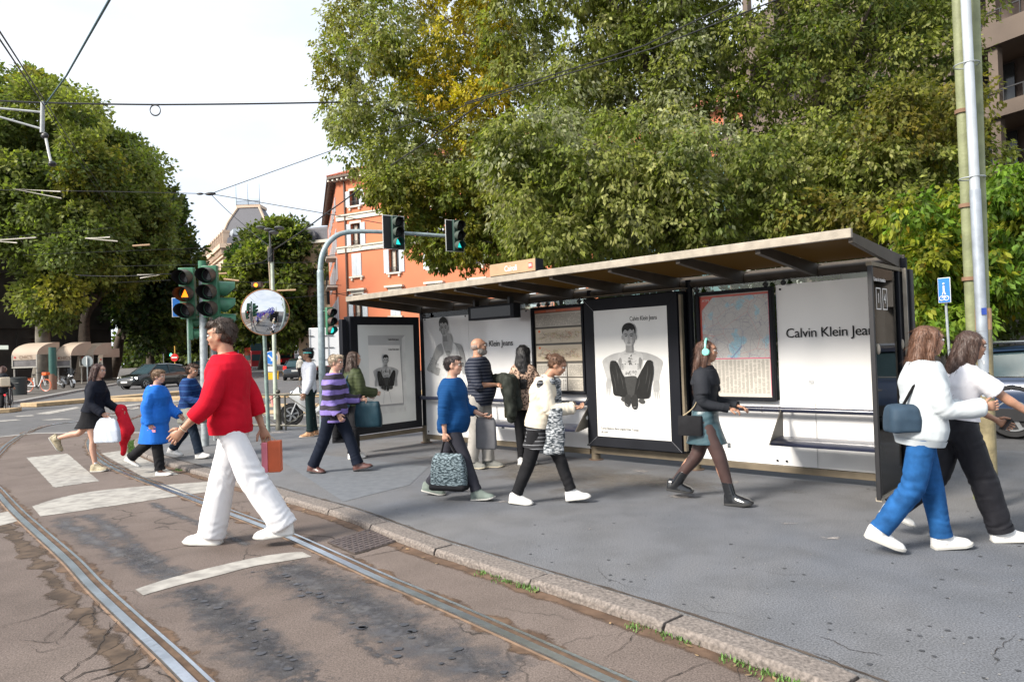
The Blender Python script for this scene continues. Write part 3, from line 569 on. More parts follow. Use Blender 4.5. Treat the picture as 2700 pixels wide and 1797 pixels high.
tree('hedge_tree', G(2480, 990), [(2345, 560), (2370, 700), (2380, 850), (2440, 870), (2540, 850), (2620, 830), (2730, 800), (2850, 780), (2850, 420), (2700, 440), (2600, 470), (2500, 520)], 12.0, 1.0, (.28, .48), 150, [(.16, .26, .03), (.13, .22, .03), (.20, .29, .035), (.27, .29, .03)], .1,
     'bright lime green leafy tree hanging behind the blue sign at right', 'tall trees behind the tram shelter', limbs=10, trunk_top=A(2560, 700, 12.0), twigs=22, leaves=8, ll=.14, lw=.032, droop=.95, mixc=((.42, .27, .02), .015))
# dark shrubbery filling the depth behind the shelter
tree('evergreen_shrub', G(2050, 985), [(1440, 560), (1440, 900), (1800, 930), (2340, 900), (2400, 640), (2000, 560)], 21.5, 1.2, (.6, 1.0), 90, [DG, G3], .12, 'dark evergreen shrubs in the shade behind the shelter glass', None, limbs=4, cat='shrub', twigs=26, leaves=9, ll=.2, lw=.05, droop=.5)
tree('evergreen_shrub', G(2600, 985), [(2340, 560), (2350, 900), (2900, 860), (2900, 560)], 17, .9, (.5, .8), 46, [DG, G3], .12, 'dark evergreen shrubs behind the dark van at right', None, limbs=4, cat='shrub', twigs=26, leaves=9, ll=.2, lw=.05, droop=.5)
# --- plane trees on the far left
LA = [(.178, .215, .054), (.150, .186, .054), (.220, .245, .060), (.125, .160, .046)]
def cfl(x, y, c): return (.24, .23, .04) if rng.random() < .03 else c
tree('plane_tree', G(105, 1012), [(-160, 250), (-60, 200), (60, 210), (170, 240), (250, 330), (290, 420), (300, 560), (280, 700), (200, 740), (160, 840), (80, 800), (20, 740), (-160, 700)], 56, 4.0, (1.3, 2.2), 120, LA, .6,
     'nearest plane tree on the left with a pale mottled trunk', 'plane trees along the left pavement', bark=M_bark2, limbs=10, trunk_top=A(115, 800, 60), cfun=cfl, twigs=60, leaves=10, ll=.40, lw=.13, droop=.35, jit=.14)
tree('plane_tree', G(215, 1006), [(200, 300), (280, 330), (370, 400), (415, 500), (440, 640), (400, 760), (280, 760), (200, 720), (150, 560), (150, 380)], 63, 4.0, (1.3, 2.2), 110, LA, .55,
     'second plane tree from the left, dark trunk behind the round grey sign', 'plane trees along the left pavement', limbs=10, trunk_top=A(225, 830, 66), cfun=cfl, twigs=58, leaves=10, ll=.42, lw=.13, droop=.35, jit=.14)
tree('plane_tree', G(290, 996), [(300, 420), (400, 440), (440, 540), (480, 620), (500, 680), (510, 760), (510, 860), (440, 900), (350, 860), (270, 780), (270, 600)], 74, 5.0, (1.4, 2.3), 110, [DG, G3, (.04, .062, .02)], .55,
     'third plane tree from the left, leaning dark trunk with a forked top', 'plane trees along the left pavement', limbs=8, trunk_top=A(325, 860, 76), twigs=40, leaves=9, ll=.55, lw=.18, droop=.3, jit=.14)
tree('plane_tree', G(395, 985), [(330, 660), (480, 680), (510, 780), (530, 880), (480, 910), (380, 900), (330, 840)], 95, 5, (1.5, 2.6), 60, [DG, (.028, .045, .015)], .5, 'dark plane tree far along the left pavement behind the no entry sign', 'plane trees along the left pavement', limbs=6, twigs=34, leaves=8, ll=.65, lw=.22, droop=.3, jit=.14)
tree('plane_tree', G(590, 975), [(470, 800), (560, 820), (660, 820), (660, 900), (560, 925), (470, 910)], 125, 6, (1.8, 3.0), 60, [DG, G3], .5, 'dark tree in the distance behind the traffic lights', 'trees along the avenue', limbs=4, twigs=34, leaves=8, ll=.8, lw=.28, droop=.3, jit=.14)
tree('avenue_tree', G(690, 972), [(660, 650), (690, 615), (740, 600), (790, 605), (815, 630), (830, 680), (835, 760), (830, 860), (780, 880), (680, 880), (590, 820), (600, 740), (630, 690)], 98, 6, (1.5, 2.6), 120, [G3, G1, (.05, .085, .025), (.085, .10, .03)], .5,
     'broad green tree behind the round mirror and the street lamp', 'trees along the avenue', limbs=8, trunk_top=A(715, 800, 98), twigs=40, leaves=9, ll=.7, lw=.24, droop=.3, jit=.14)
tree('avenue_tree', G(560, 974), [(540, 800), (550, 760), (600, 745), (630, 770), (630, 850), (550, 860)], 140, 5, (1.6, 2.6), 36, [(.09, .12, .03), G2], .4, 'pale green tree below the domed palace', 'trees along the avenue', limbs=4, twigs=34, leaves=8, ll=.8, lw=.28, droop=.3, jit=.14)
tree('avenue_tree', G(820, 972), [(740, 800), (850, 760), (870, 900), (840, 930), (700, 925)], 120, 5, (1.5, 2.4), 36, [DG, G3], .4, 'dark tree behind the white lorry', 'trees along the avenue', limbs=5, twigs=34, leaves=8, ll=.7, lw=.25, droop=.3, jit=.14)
# far wood closing the avenue, a dark mass standing in for shade under the trees
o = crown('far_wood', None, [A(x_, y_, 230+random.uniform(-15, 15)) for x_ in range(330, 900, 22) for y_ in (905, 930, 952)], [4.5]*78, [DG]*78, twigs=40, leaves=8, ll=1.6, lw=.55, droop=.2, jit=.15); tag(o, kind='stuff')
# =================================================================== BUILDINGS
class Wall:
    """a vertical wall plane: along (metres), up (metres) -> world; outward normal towards the viewer"""
    def __init__(s, P0, d, flip=False): s.P = Vector((P0[0], P0[1], 0)); s.d = Vector((d[0], d[1], 0)).normalized(); n = Vector((-s.d.y, s.d.x, 0)); s.n = n if n.dot(-s.P) > 0 else -n
    def at(s, a, z, o=0): return s.P+s.d*a+Vector((0, 0, z))+s.n*o
    def px(s, x, y): p = onplane(x, y, s.P, s.d); return ((p-s.P).dot(s.d), p.z)
    def box(s, mb, a0, a1, z0, z1, o0, o1, mi=0):
        c = s.at((a0+a1)/2, (z0+z1)/2, (o0+o1)/2); return mb.obox(c, s.d*abs(a1-a0)/2, s.n*abs(o1-o0)/2, Vector((0, 0, abs(z1-z0)/2)), mi)
def prt(w, name, m, par, boxes, bevel=0):
    mb = MB()
    for b in boxes: w.box(mb, *b)
    o = mb.build(name, m, par, bevel=bevel); return o
def wing(w, par, a0, a1, z0, z1, openings, m, thick=.5, name='wall'):
    """wall with real openings (a0,a1,z0,z1): built as strips around them"""
    xs = sorted({a0, a1} | {q for o in openings for q in o[:2] if a0 < q < a1}); mb = MB()
    for x0, x1 in zip(xs, xs[1:]):
        c = (x0+x1)/2; hs = sorted([(o[2], o[3]) for o in openings if o[0] < c < o[1]]); z = z0
        for h0, h1 in hs:
            if h0 > z: w.box(mb, x0, x1, z, h0, -thick, 0)
            z = max(z, h1)
        if z < z1: w.box(mb, x0, x1, z, z1, -thick, 0)
    return mb.build(name, m, par)
M_or = mat('orange_render', (.56, .18, .09), .85, var=.16, scale=.16, detail=8, bump=.1, bscale=8)
M_cream = mat('cream_trim', (.62, .58, .50), .8, var=.08, scale=1); M_shut = mat('pale_shutter', (.52, .56, .60), .7, var=.06, scale=2); M_wglass = mat('window_glass', (.045, .05, .055), .08, var=.3, scale=.5); M_wframe = mat('window_frame_wood', (.16, .085, .05), .6)
M_tile = mat('terracotta_tiles', (.36, .115, .065), .8, var=.3, scale=2.5); M_iron = mat('dark_iron', (.02, .02, .022), .5)
# --- orange house: front and street side
Y0 = 66; cor = A(899, 900, Y0); fd = Vector((.888, -.46, 0)); sd = Vector((-.287, .958, 0)).normalized()
OH = empty('orange_house', (cor.x, cor.y, 0), label='orange apartment house with pale shutters and a tiled roof behind the tram shelter', cat='house')
def reloc(o, root=OH):   # keep children in world place under the moved empty
    o.location = -Vector(root.location); return o
wf = Wall(cor, fd); ztop = wf.px(893, 474)[1]
rowpx = [(501, 541, 'o'), (588, 646, 'o'), (668, 727, 'c'), (775, 838, 'o'), (890, 960, 'o')]
cols_px = [941, 1040, 1132, 1225]; ca = [wf.px(c, 700)[0] for c in cols_px]; dx = ca[1]-ca[0]; ca = [ca[0]+dx*k for k in range(9)]
rz = [(wf.px(941, b)[1], wf.px(941, a)[1]) for a, b, _ in rowpx]; ops = []
hw = .55
for (z0, z1) in rz:
    for a in ca: ops.append((a-hw, a+hw, z0, z1))
LEN = ca[-1]+dx*.7
reloc(wing(wf, OH, 0, LEN, 0, ztop, ops, M_or))
for i, (z0, z1) in enumerate(rz):
    for k, a in enumerate(ca):
        closed = (i == 2 and k == 0) or (i == 3 and k == 1) or (k > 2 and (i+k) % 3 == 0)
        fr = reloc(prt(wf, 'window_frame', M_wframe, OH, [(a-hw, a-hw+.08, z0, z1, -.32, -.22), (a+hw-.08, a+hw, z0, z1, -.32, -.22), (a-.04, a+.04, z0, z1, -.32, -.22), (a-hw, a+hw, z1-.08, z1, -.32, -.22), (a-hw, a+hw, z0, z0+.08, -.32, -.22)]))
        prt(wf, 'window_glass', M_wglass, fr, [(a-hw, a+hw, z0, z1, -.36, -.33)])
        if random.random() < .5: prt(wf, 'curtain', mat('curtain', (.45, .42, .36), .9, var=.2), fr, [(a-hw+.1, a-.1, z0, z1-.1, -.30, -.325)])
        sh_ = [(a-hw, a-.01, z0, z1, .02, .07), (a+.01, a+hw, z0, z1, .02, .07)] if closed else [(a-hw*2.05, a-hw-.02, z0-.03, z1, .02, .08), (a+hw+.02, a+hw*2.05, z0-.03, z1, .02, .08)]
        for b in sh_:
            s_ = reloc(prt(wf, 'shutter', M_shut, OH, [b]))
        mb = []
        ns = int((z1-z0)/.11)
        for b in sh_:
            for q in range(ns): zz = b[2]+.06+(b[3]-b[2]-.1)*q/ns; mb.append((b[0]+.05, b[1]-.05, zz, zz+.03, .08, .095) if not closed else (b[0]+.05, b[1]-.05, zz, zz+.03, .07, .085))
        if k < 4: reloc(prt(wf, 'shutter_slats', M_shut, OH, mb))
        reloc(prt(wf, 'window_sill', M_cream, OH, [(a-hw-.25, a+hw+.25, z0-.18, z0-.03, 0, .22), (a-hw-.1, a-hw+.08, z0-.42, z0-.18, 0, .16), (a+hw-.08, a+hw+.1, z0-.42, z0-.18, 0, .16)]))
        if i < 2: reloc(prt(wf, 'window_surround', M_cream, OH, [(a-hw-.12, a+hw+.12, z1, z1+.22, 0, .06)]))
        if i == 3: reloc(prt(wf, 'window_hood', M_cream, OH, [(a-hw-.45, a+hw+.45, z1+.32, z1+.50, 0, .35), (a-hw-.2, a+hw+.2, z1, z1+.32, 0, .1)]))
        if not closed and i < 4: reloc(prt(wf, 'window_railing', M_iron, OH, [(a-hw, a+hw, z0+.02, z0+.06, -.05, -.02), (a-hw, a+hw, z0+.42, z0+.46, -.05, -.02)]+[(a-hw+q*.14, a-hw+q*.14+.02, z0, z0+.44, -.05, -.02) for q in range(8)]))
for py_a, py_b in ((567, 582), (651, 667)):
    z1, z0 = wf.px(905, py_a)[1], wf.px(905, py_b)[1]; reloc(prt(wf, 'cornice_band', M_cream, OH, [(0-.05, LEN, z0, z1, 0, .12), (-.05, LEN, z1-.12, z1, .12, .22)]))
reloc(prt(wf, 'drainpipe', mat('brown_pipe', (.10, .055, .04), .5), OH, [(.98, 1.12, 0, ztop, .05, .17)]))
# side wall along the street
ws = Wall(cor, sd); so_ = [(q, q+1.0, z0, z1) for z0, z1 in rz for q in (2, 6, 10, 14, 18)]
reloc(wing(ws, OH, 0, 24, 0, ztop, so_, M_or)); reloc(prt(ws, 'window_glass', M_wglass, OH, [(q[0], q[1], q[2], q[3], -.4, -.36) for q in so_]))
for q in so_: reloc(prt(ws, 'shutter', M_shut, OH, [(q[0]-.5, q[0]-.02, q[2], q[3], .02, .09), (q[1]+.02, q[1]+.5, q[2], q[3], .02, .09)]))
for zc_, l in ((rz[2][0]-.3, 10), (rz[3][0]-.3, 14), (rz[1][0]-.3, 8)):
    b_ = reloc(prt(ws, 'balcony', M_cream, OH, [(3, 3+l*.4, zc_-.3, zc_-.1, 0, 1.0)])); prt(ws, 'balcony_railing', M_iron, b_, [(3, 3+l*.4, zc_+.8, zc_+.86, .92, 1.0)]+[(3+k*.2, 3.03+k*.2, zc_-.1, zc_+.8, .94, .98) for k in range(int(l*2))])
rp = MB(); e = .75; a_, b_, c_, d_ = wf.at(-.0, ztop, e)-sd*0-fd*e*.6, wf.at(LEN, ztop, e), wf.at(LEN, ztop, -14), ws.at(24, ztop, e)
rp.prism([a_, b_, c_, d_], (0, 0, .22)); reloc(rp.build('eaves', mat('dark_eaves', (.12, .09, .07), .7), OH))
rg0, rg1 = wf.at(5, ztop+3.2, -6), wf.at(LEN-3, ztop+3.2, -6); u = Vector((0, 0, .23))
rr_ = MB(); rr_.add([a_+u, b_+u, c_+u, d_+u, rg0, rg1], [(0, 1, 5, 4), (3, 0, 4), (1, 2, 5), (2, 3, 4, 5)]); ro = reloc(rr_.build('roof', M_tile, OH, smooth=False))
tl = MB()
for k in range(70): t = k/70; p0 = (a_+u).lerp(b_+u, t); p1 = rg0.lerp(rg1, t); tl.cyl(p0+Vector((0, 0, .03)), p0.lerp(p1, .35)+Vector((0, 0, .03)), .10, .08, 6)
o = tl.build('tile_rows', M_tile, ro)
br = []
for k in range(34): t = k*.55; br.append((t-.5, t-.32, ztop-.22, ztop-.03, 0, .65))
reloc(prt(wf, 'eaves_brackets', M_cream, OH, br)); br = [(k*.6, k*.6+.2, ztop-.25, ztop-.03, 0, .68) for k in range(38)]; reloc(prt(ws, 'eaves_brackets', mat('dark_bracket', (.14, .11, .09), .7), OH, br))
q = A(899, 468, Y0+4)
o = MB().box(-.35, .35, -.35, .35, -1, .9).build('chimney', mat('chimney_brick', (.20, .15, .13), .8), OH); o.location = q-Vector(OH.location)+Vector((1.2, 0, 0))
# --- cream neighbour behind it along the street
cb = A(880, 900, 95); CB = empty('cream_house', (cb.x, cb.y, 0), label='narrow cream house with a grey mansard roof left of the orange house', cat='house')
wc = Wall(cb-Vector((3.8, -1, 0)), Vector((.95, -.3, 0))); ztc = wc.px(850, 640)[1]
ops = [(a, a+.9, z, z+1.8) for z in np.arange(2, ztc-2.4, 3.3) for a in (.9, 3.0)]
M_cr2 = mat('cream_render', (.62, .46, .31), .85, var=.08, scale=.3)
reloc(wing(wc, CB, -1.5, 6, 0, ztc, ops, M_cr2), CB)
for q in ops: f_ = reloc(prt(wc, 'window', M_wglass, CB, [(q[0], q[1], q[2], q[3], -.4, -.35)]), CB); 
rb = MB(); wc.box(rb, -1.8, 6.2, ztc, ztc+.4, -8, .4); reloc(rb.build('cornice', M_cream, CB), CB); rb = MB(); wc.box(rb, -1.4, 6, ztc+.4, ztc+2.4, -7, -.6); ro = reloc(rb.build('mansard_roof', mat('slate', (.10, .10, .115), .6, var=.2), CB, bevel=.3), CB)
for a in (.5, 3.2): d_m = MB(); d_m.cyl(wc.at(a+.5, ztc+1.1, .1)-Vector(CB.location)+Vector(CB.location), wc.at(a+.5, ztc+1.1, -1.2), .75, n=16); d_m.build('dormer', MC['slate'], ro)
# --- domed palace far away
pd = A(600, 900, 175); PB = empty('domed_palace', (pd.x, pd.y, 0), label='distant pale palace with a grey mansard dome and iron cresting', cat='palace')
wp = Wall(pd, Vector((-.52, .86, 0))); wq = Wall(pd, Vector((.97, .25, 0)))
M_st = mat('pale_stone', (.58, .44, .33), .85, var=.12, scale=.25); M_sl = MC['slate']
zt0 = wp.px(598, 648)[1]; ops = [(a, a+1.3, z, z+2.8) for z in np.arange(3, zt0-4, 5.2) for a in np.arange(2, 40, 3.6)]
reloc(wing(wp, PB, 0, 44, 0, zt0, ops, M_st), PB); reloc(prt(wp, 'windows_dark', mat('palace_window', (.10, .08, .07), .4), PB, [(0.5, 43, 2, zt0-1, -.9, -.8)]), PB)
reloc(prt(wp, 'cornice', M_st, PB, [(-1, 45, zt0-.2, zt0+.9, -.5, 1.3), (-.6, 44, zt0-2.2, zt0-1.8, 0, .5)]+[(a, a+.7, zt0-1.6, zt0-.2, 0, .9) for a in np.arange(0, 42, 2.0)]), PB)
ops = [(a, a+1.3, z, z+2.8) for z in np.arange(3, zt0-4, 5.2) for a in (2, 6, 10, 14)]
reloc(wing(wq, PB, 0, 18, 0, zt0, ops, M_st), PB); reloc(prt(wq, 'cornice', M_st, PB, [(-1, 19, zt0-.2, zt0+.9, -.5, 1.3)]), PB)
zm = wp.px(600, 606)[1]
mm = MB()
def rect(z, i, i2=None): return [wp.at(i, z, -i), wp.at(44-i, z, -i), wp.at(44-i, z, -18+i)+Vector((0, 0, 0)), wq.at(18-i, z, -i)]
mm.loft([rect(zt0+.9, .6), rect(zt0+.9+(zm-zt0)*.5, 1.0), rect(zm, 2.6)]); ro = reloc(mm.build('mansard_roof', M_sl, PB, smooth=False), PB)
for a in np.arange(2, 42, 3.6): d_o = prt(wp, 'dormer', M_st, ro, [(a-.2, a+.2, zt0+1, zt0+4.2, -1.4, .1), (a+1.2, a+1.6, zt0+1, zt0+4.2, -1.4, .1), (a-.3, a+1.7, zt0+4.2, zt0+4.8, -1.6, .2)])
reloc(prt(wp, 'terrace_railing', mat('grey_railing', (.34, .38, .42), .6), PB, [(2, 42, zm, zm+1.6, -2.7, -2.5)]), PB); reloc(prt(wq, 'terrace_railing', MC['grey_railing'], PB, [(2, 16, zm, zm+1.6, -2.7, -2.5)]), PB)
zu = A(598, 590, 182).z; cu_ = A(665, 590, 187); z2 = A(665, 552, 187).z
def rc(z, w_): return [cu_+Vector((a*w_, b*w_*.8, 0))+Vector((0, 0, z-cu_.z)) for a, b in ((-1, -1), (1, -1), (1, 1), (-1, 1))]
o = MB().loft([rc(zm, 6.4), rc(zm+(z2-zm)*.5, 5.0), rc(z2, 2.9)]).build('dome', M_sl, PB, smooth=False); reloc(o, PB)
o2 = MB().loft([rc(z2, 3.2), rc(z2+.8, 3.2)]).build('dome_cornice', M_st, PB, smooth=False); reloc(o2, PB)
cs = MB()
for k in range(26): p = Vector((cu_.x-3.1+k*.25, cu_.y-2.6, z2+.8)); cs.cyl(p, p+Vector((0, 0, 1.5)), .07, .02, 5)
cs.box(cu_.x-3.1, cu_.x+3.1, cu_.y-2.65, cu_.y-2.55, z2+1.6, z2+1.75)
for k in (-3.1, 0, 3.1): p = Vector((cu_.x+k, cu_.y-2.6, z2+.8)); cs.cyl(p, p+Vector((0, 0, 5.5)), .11, .03, 6)
o3 = cs.build('iron_cresting', mat('cresting', (.15, .20, .25), .6), PB); reloc(o3, PB)
for a in (-1, 1): 
    o = MB().tube([cu_+Vector((a*6.4, -5.1, zm-cu_.z)), cu_+Vector((a*5.0, -4.0, (zm+(z2-zm)*.5)-cu_.z)), cu_+Vector((a*2.9, -2.4, z2-cu_.z))], .35, 6).build('dome_rib', M_st, PB); reloc(o, PB)
# --- stone palazzo behind the plane trees at left, deep shade painted into its colour
pl = A(-120, 900, 62); DB = empty('stone_palazzo', (pl.x, pl.y, 0), label='rusticated stone palazzo, painted in deep shade, behind the plane trees at left', cat='building')
wd = Wall(pl, Vector((.50, .866, 0))); M_ds = mat('shaded_stone', (.06, .05, .043), .9, var=.3, scale=.6, bump=.6, bscale=3)
ops = [(a, a+1.7, z, z+3) for z in (1.2, 6.4, 11.5) for a in np.arange(-8, 12, 4.4)]
reloc(wing(wd, DB, -10, 14, 0, 15, ops, M_ds), DB); reloc(prt(wd, 'window_glass', M_wglass, DB, [(-9, 13.5, 1, 14.8, -.49, -.45)]), DB)
reloc(prt(wd, 'string_course', M_ds, DB, [(-10, 14, 5.2, 5.6, 0, .35), (-10, 14, 10.4, 10.8, 0, .35)]+[(a-.3, a+2.0, z+3.05, z+3.4, 0, .3) for z in (1.2, 6.4, 11.5) for a in np.arange(-8, 12, 4.4)]+[(a-2.3, a-1.1, 0, 5.2, 0, .18) for a in np.arange(-6, 13, 4.4)]), DB)
# --- brown modern building at right
p1 = A(2700, 300, 22.5); BB = empty('brown_office_block', (p1.x, p1.y, 0), label='brown concrete office block with deep balconies at the upper right', cat='building')
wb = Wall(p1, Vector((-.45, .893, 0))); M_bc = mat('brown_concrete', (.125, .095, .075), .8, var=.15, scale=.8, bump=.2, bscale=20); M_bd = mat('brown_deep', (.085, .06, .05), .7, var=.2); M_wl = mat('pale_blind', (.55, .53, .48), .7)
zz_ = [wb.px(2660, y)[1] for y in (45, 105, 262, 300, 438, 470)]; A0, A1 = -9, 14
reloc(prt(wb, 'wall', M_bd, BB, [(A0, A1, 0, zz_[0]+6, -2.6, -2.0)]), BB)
for a, b in ((zz_[1], zz_[0]), (zz_[3], zz_[2]), (zz_[5], zz_[4])): reloc(prt(wb, 'balcony_parapet', M_bc, BB, [(A0, A1, a, b, -.16, .0), (A0, A1, a, a+.18, -2.0, -.16)]), BB)
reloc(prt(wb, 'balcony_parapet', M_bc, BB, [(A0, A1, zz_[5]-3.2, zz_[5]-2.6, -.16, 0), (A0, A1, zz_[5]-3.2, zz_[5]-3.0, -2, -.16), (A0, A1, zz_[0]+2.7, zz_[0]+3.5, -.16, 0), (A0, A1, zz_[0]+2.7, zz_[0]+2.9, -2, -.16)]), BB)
for a in np.arange(-8.5, 13.5, 1.55):
    reloc(prt(wb, 'column', M_bc, BB, [(a, a+.3, 0, zz_[0]+6, -.45, -.17)]), BB)
    for z0, z1 in ((zz_[1]-1.55, zz_[1]-.1), (zz_[3]-1.5, zz_[3]-.1), (zz_[5]-2.6, zz_[5]-.1)):
        f_ = reloc(prt(wb, 'window', M_wglass, BB, [(a+.4, a+1.35, z0-.3, z1, -1.95, -1.9)]), BB)
        if random.random() < .5: prt(wb, 'blind', M_wl, f_, [(a+.42, a+.8, z0-.3, z1, -1.88, -1.86)])
    for zt_ in (zz_[2], zz_[4]): pass
for zt_ in (zz_[2], zz_[4], zz_[0]): reloc(prt(wb, 'balcony_railing', M_iron, BB, [(A0, A1, zt_+.42, zt_+.46, -.1, -.06)]+[(a, a+.03, zt_, zt_+.42, -.1, -.06) for a in np.arange(A0, A1, .6)]), BB)
for k, a in enumerate((2.6, 2.95, 3.3)): reloc(prt(wb, 'flower_pot', mat('terracotta_pot', (.45, .20, .09), .8), BB, [(a, a+.22, zz_[2]+.0, zz_[2]+.26, -.14, .06)], bevel=.03), BB)
# low concrete front with dark openings behind the van
w2 = Wall(A(2440, 900, 19.5), Vector((1, -.30, 0))); LB = empty('concrete_arcade', w2.P, label='grey concrete ground floor with dark openings behind the van', cat='building')
M_gc = mat('grey_concrete', (.26, .24, .22), .85, var=.15, scale=1.5, bump=.2); ops = [(a, a+1.5, 0, 2.55) for a in (2.7, 5.0, 7.3, 9.6)]
reloc(wing(w2, LB, -2, 12, 0, 3.4, ops, M_gc, .4), LB); reloc(prt(w2, 'dark_shopfront', mat('dark_shopfront', (.015, .016, .02), .25), LB, [(-1.9, 11.9, 0, 3.3, -1.2, -1.0)]), LB); reloc(prt(w2, 'wall_ribs', M_gc, LB, [(a, a+.14, .2, 2.6, 0, .08) for a in (.2, .8, 1.4, 2.0)]), LB)
# green glass office glimpsed behind the trees
w3 = Wall(A(1960, 700, 44), Vector((1, -.2, 0))); GB = empty('glass_office', w3.P, label='blue green glass office glimpsed through the leaves above the roof', cat='building')
reloc(prt(w3, 'wall', mat('blue_green_glass', (.16, .27, .28), .15, var=.3, scale=.3), GB, [(-9, 12, 0, 13, -8, 0)]), GB); reloc(prt(w3, 'mullions', mat('pale_mullion', (.4, .42, .42), .5), GB, [(a, a+.15, 0, 13, 0, .15) for a in np.arange(-9, 12, 1.5)]), GB)
# =================================================================== TRAM SHELTER  local frame: x = depth (away from the road), y = along (towards the left), z up
TH = .8219; SO = Vector((3.9014, 6.9548, 0))
SH = empty('tram_shelter', SO, TH, label='long open tram shelter with sloping brown roof, white back panels and three framed posters', cat='tram shelter')
M_brown = mat('weathered_brown_metal', (.155, .125, .085), .55, metal=.2, var=.25, scale=4, bump=.15, bscale=90)
M_fascia = mat('weathered_roof_edge', (.33, .29, .235), .6, metal=.1, var=.22, scale=9, bump=.25, bscale=120)
M_darkm = mat('dark_grey_frame', (.010, .011, .015), .5, metal=0, var=.15, scale=3, spec=.15)
M_black = mat('black_rubber', (.012, .012, .014), .5, var=.2)
M_rib = mat('roof_rib_brown', (.055, .042, .03), .55, var=.25, scale=5, bump=.15)
M_vinyl = mat('white_vinyl', (.80, .795, .79), .16, var=.05, scale=.9, detail=9, coat=.5)
M_poster = mat('poster_paper', (.72, .715, .69), .22, var=.04, scale=2, coat=.4)
M_ink = mat('black_ink', (.010, .010, .011), .6, var=.1, spec=.1)
M_glass = glassy('clear_glass', (.80, .86, .84)); M_dglass = glassy('reflection_tinted_glass', (.40, .50, .47))  # side glass tint holds its dark green reflection as colour
S0, S1, S2, S3 = 0, 2.354, 3.8675, 7.476
TXR = (PI/2, 0, -PI/2)      # lettering on faces that look towards the road: reads along -y, up z
# posts
for s_ in (S0, S1, S2, S3):
    MB().cyl((.05, s_, 0), (.05, s_, .30), .062, n=18).build('post_foot', M_brown, SH)
    MB().cyl((.05, s_, .30), (.05, s_, 2.33), .05, n=18).build('post', M_darkm, SH)
    MB().cyl((.05, s_, 0), (.05, s_, .012), .10, n=18).build('post_base', mat('rust_ring', (.13, .085, .06), .9, var=.4, scale=20), SH)
# lower rail under the panels
for a, b in ((S0, S1), (S2, S3)):
    MB().box(-.01, .07, a+.06, b-.06, .075, .148).build('bottom_rail', M_brown, SH, bevel=.004)
MB().box(-.03, .09, S1+.02, S2-.02, .10, .205).build('bottom_rail', M_brown, SH, bevel=.004)
# white back panels behind glass
M_seam = mat('panel_seam', (.35, .35, .35), .5)
def panel(a, b, z0, z1, x=.022, name='back_panel'):
    return MB().box(x, x+.008, a, b, z0, z1).build(name, M_vinyl, SH)
panel(.055, 1.27, .152, 2.17); panel(1.272, 2.30, .152, .88)
panel(3.92, 6.30, .152, 2.14); panel(6.304, 7.42, .152, 2.14); panel(3.92, 3.925, .152, 2.1, .02)
for a, b in ((.055, 1.27), (1.275, 2.30), (3.92, 4.98), (4.985, 6.30), (6.305, 7.42)):
    MB().box(.031, .036, a, b, .150, 2.23).build('glass_pane', M_glass, SH)
MB().box(.008, .011, .88, .884, .15, .86).build('panel_joint', M_seam, SH)
bt = MB()
for a, b in ((.055, 1.27), (1.275, 2.30), (3.92, 4.98), (4.985, 6.30), (6.305, 7.42)):
    for y in (a+.05, b-.05):
        for z in (.20, 2.12): MB().cyl((.010, y, z), (.021, y, z), .012, n=10).build('panel_bolt', M_darkm, SH)
for (y, z, w, h, m_) in ((.92, 1.08, .03, .02, 'sticker_grey'), (4.35, .62, .025, .03, 'sticker_grey'), (5.6, .36, .03, .02, 'sticker_dark'), (1.9, .33, .02, .03, 'sticker_dark')): MB().box(.019, .0212, y-w, y+w, z-h, z+h).build('sticker', mat(m_, (.45, .46, .47) if 'grey' in m_ else (.08, .09, .10), .6, var=.4, scale=60), SH)
# framed maps
def frame(y0, y1, z0, z1, w, x0, x1, name, m=M_darkm, par=SH):
    mb = MB(); mb.box(x0, x1, y0, y1, z1-w, z1).box(x0, x1, y0, y1, z0, z0+w).box(x0, x1, y0, y0+w, z0+w, z1-w).box(x0, x1, y1-w, y1, z0+w, z1-w)
    return mb.build(name, m, par, bevel=.005)
mf = frame(1.29, 2.23, .87, 2.16, .042, -.05, .03, 'map_frame')
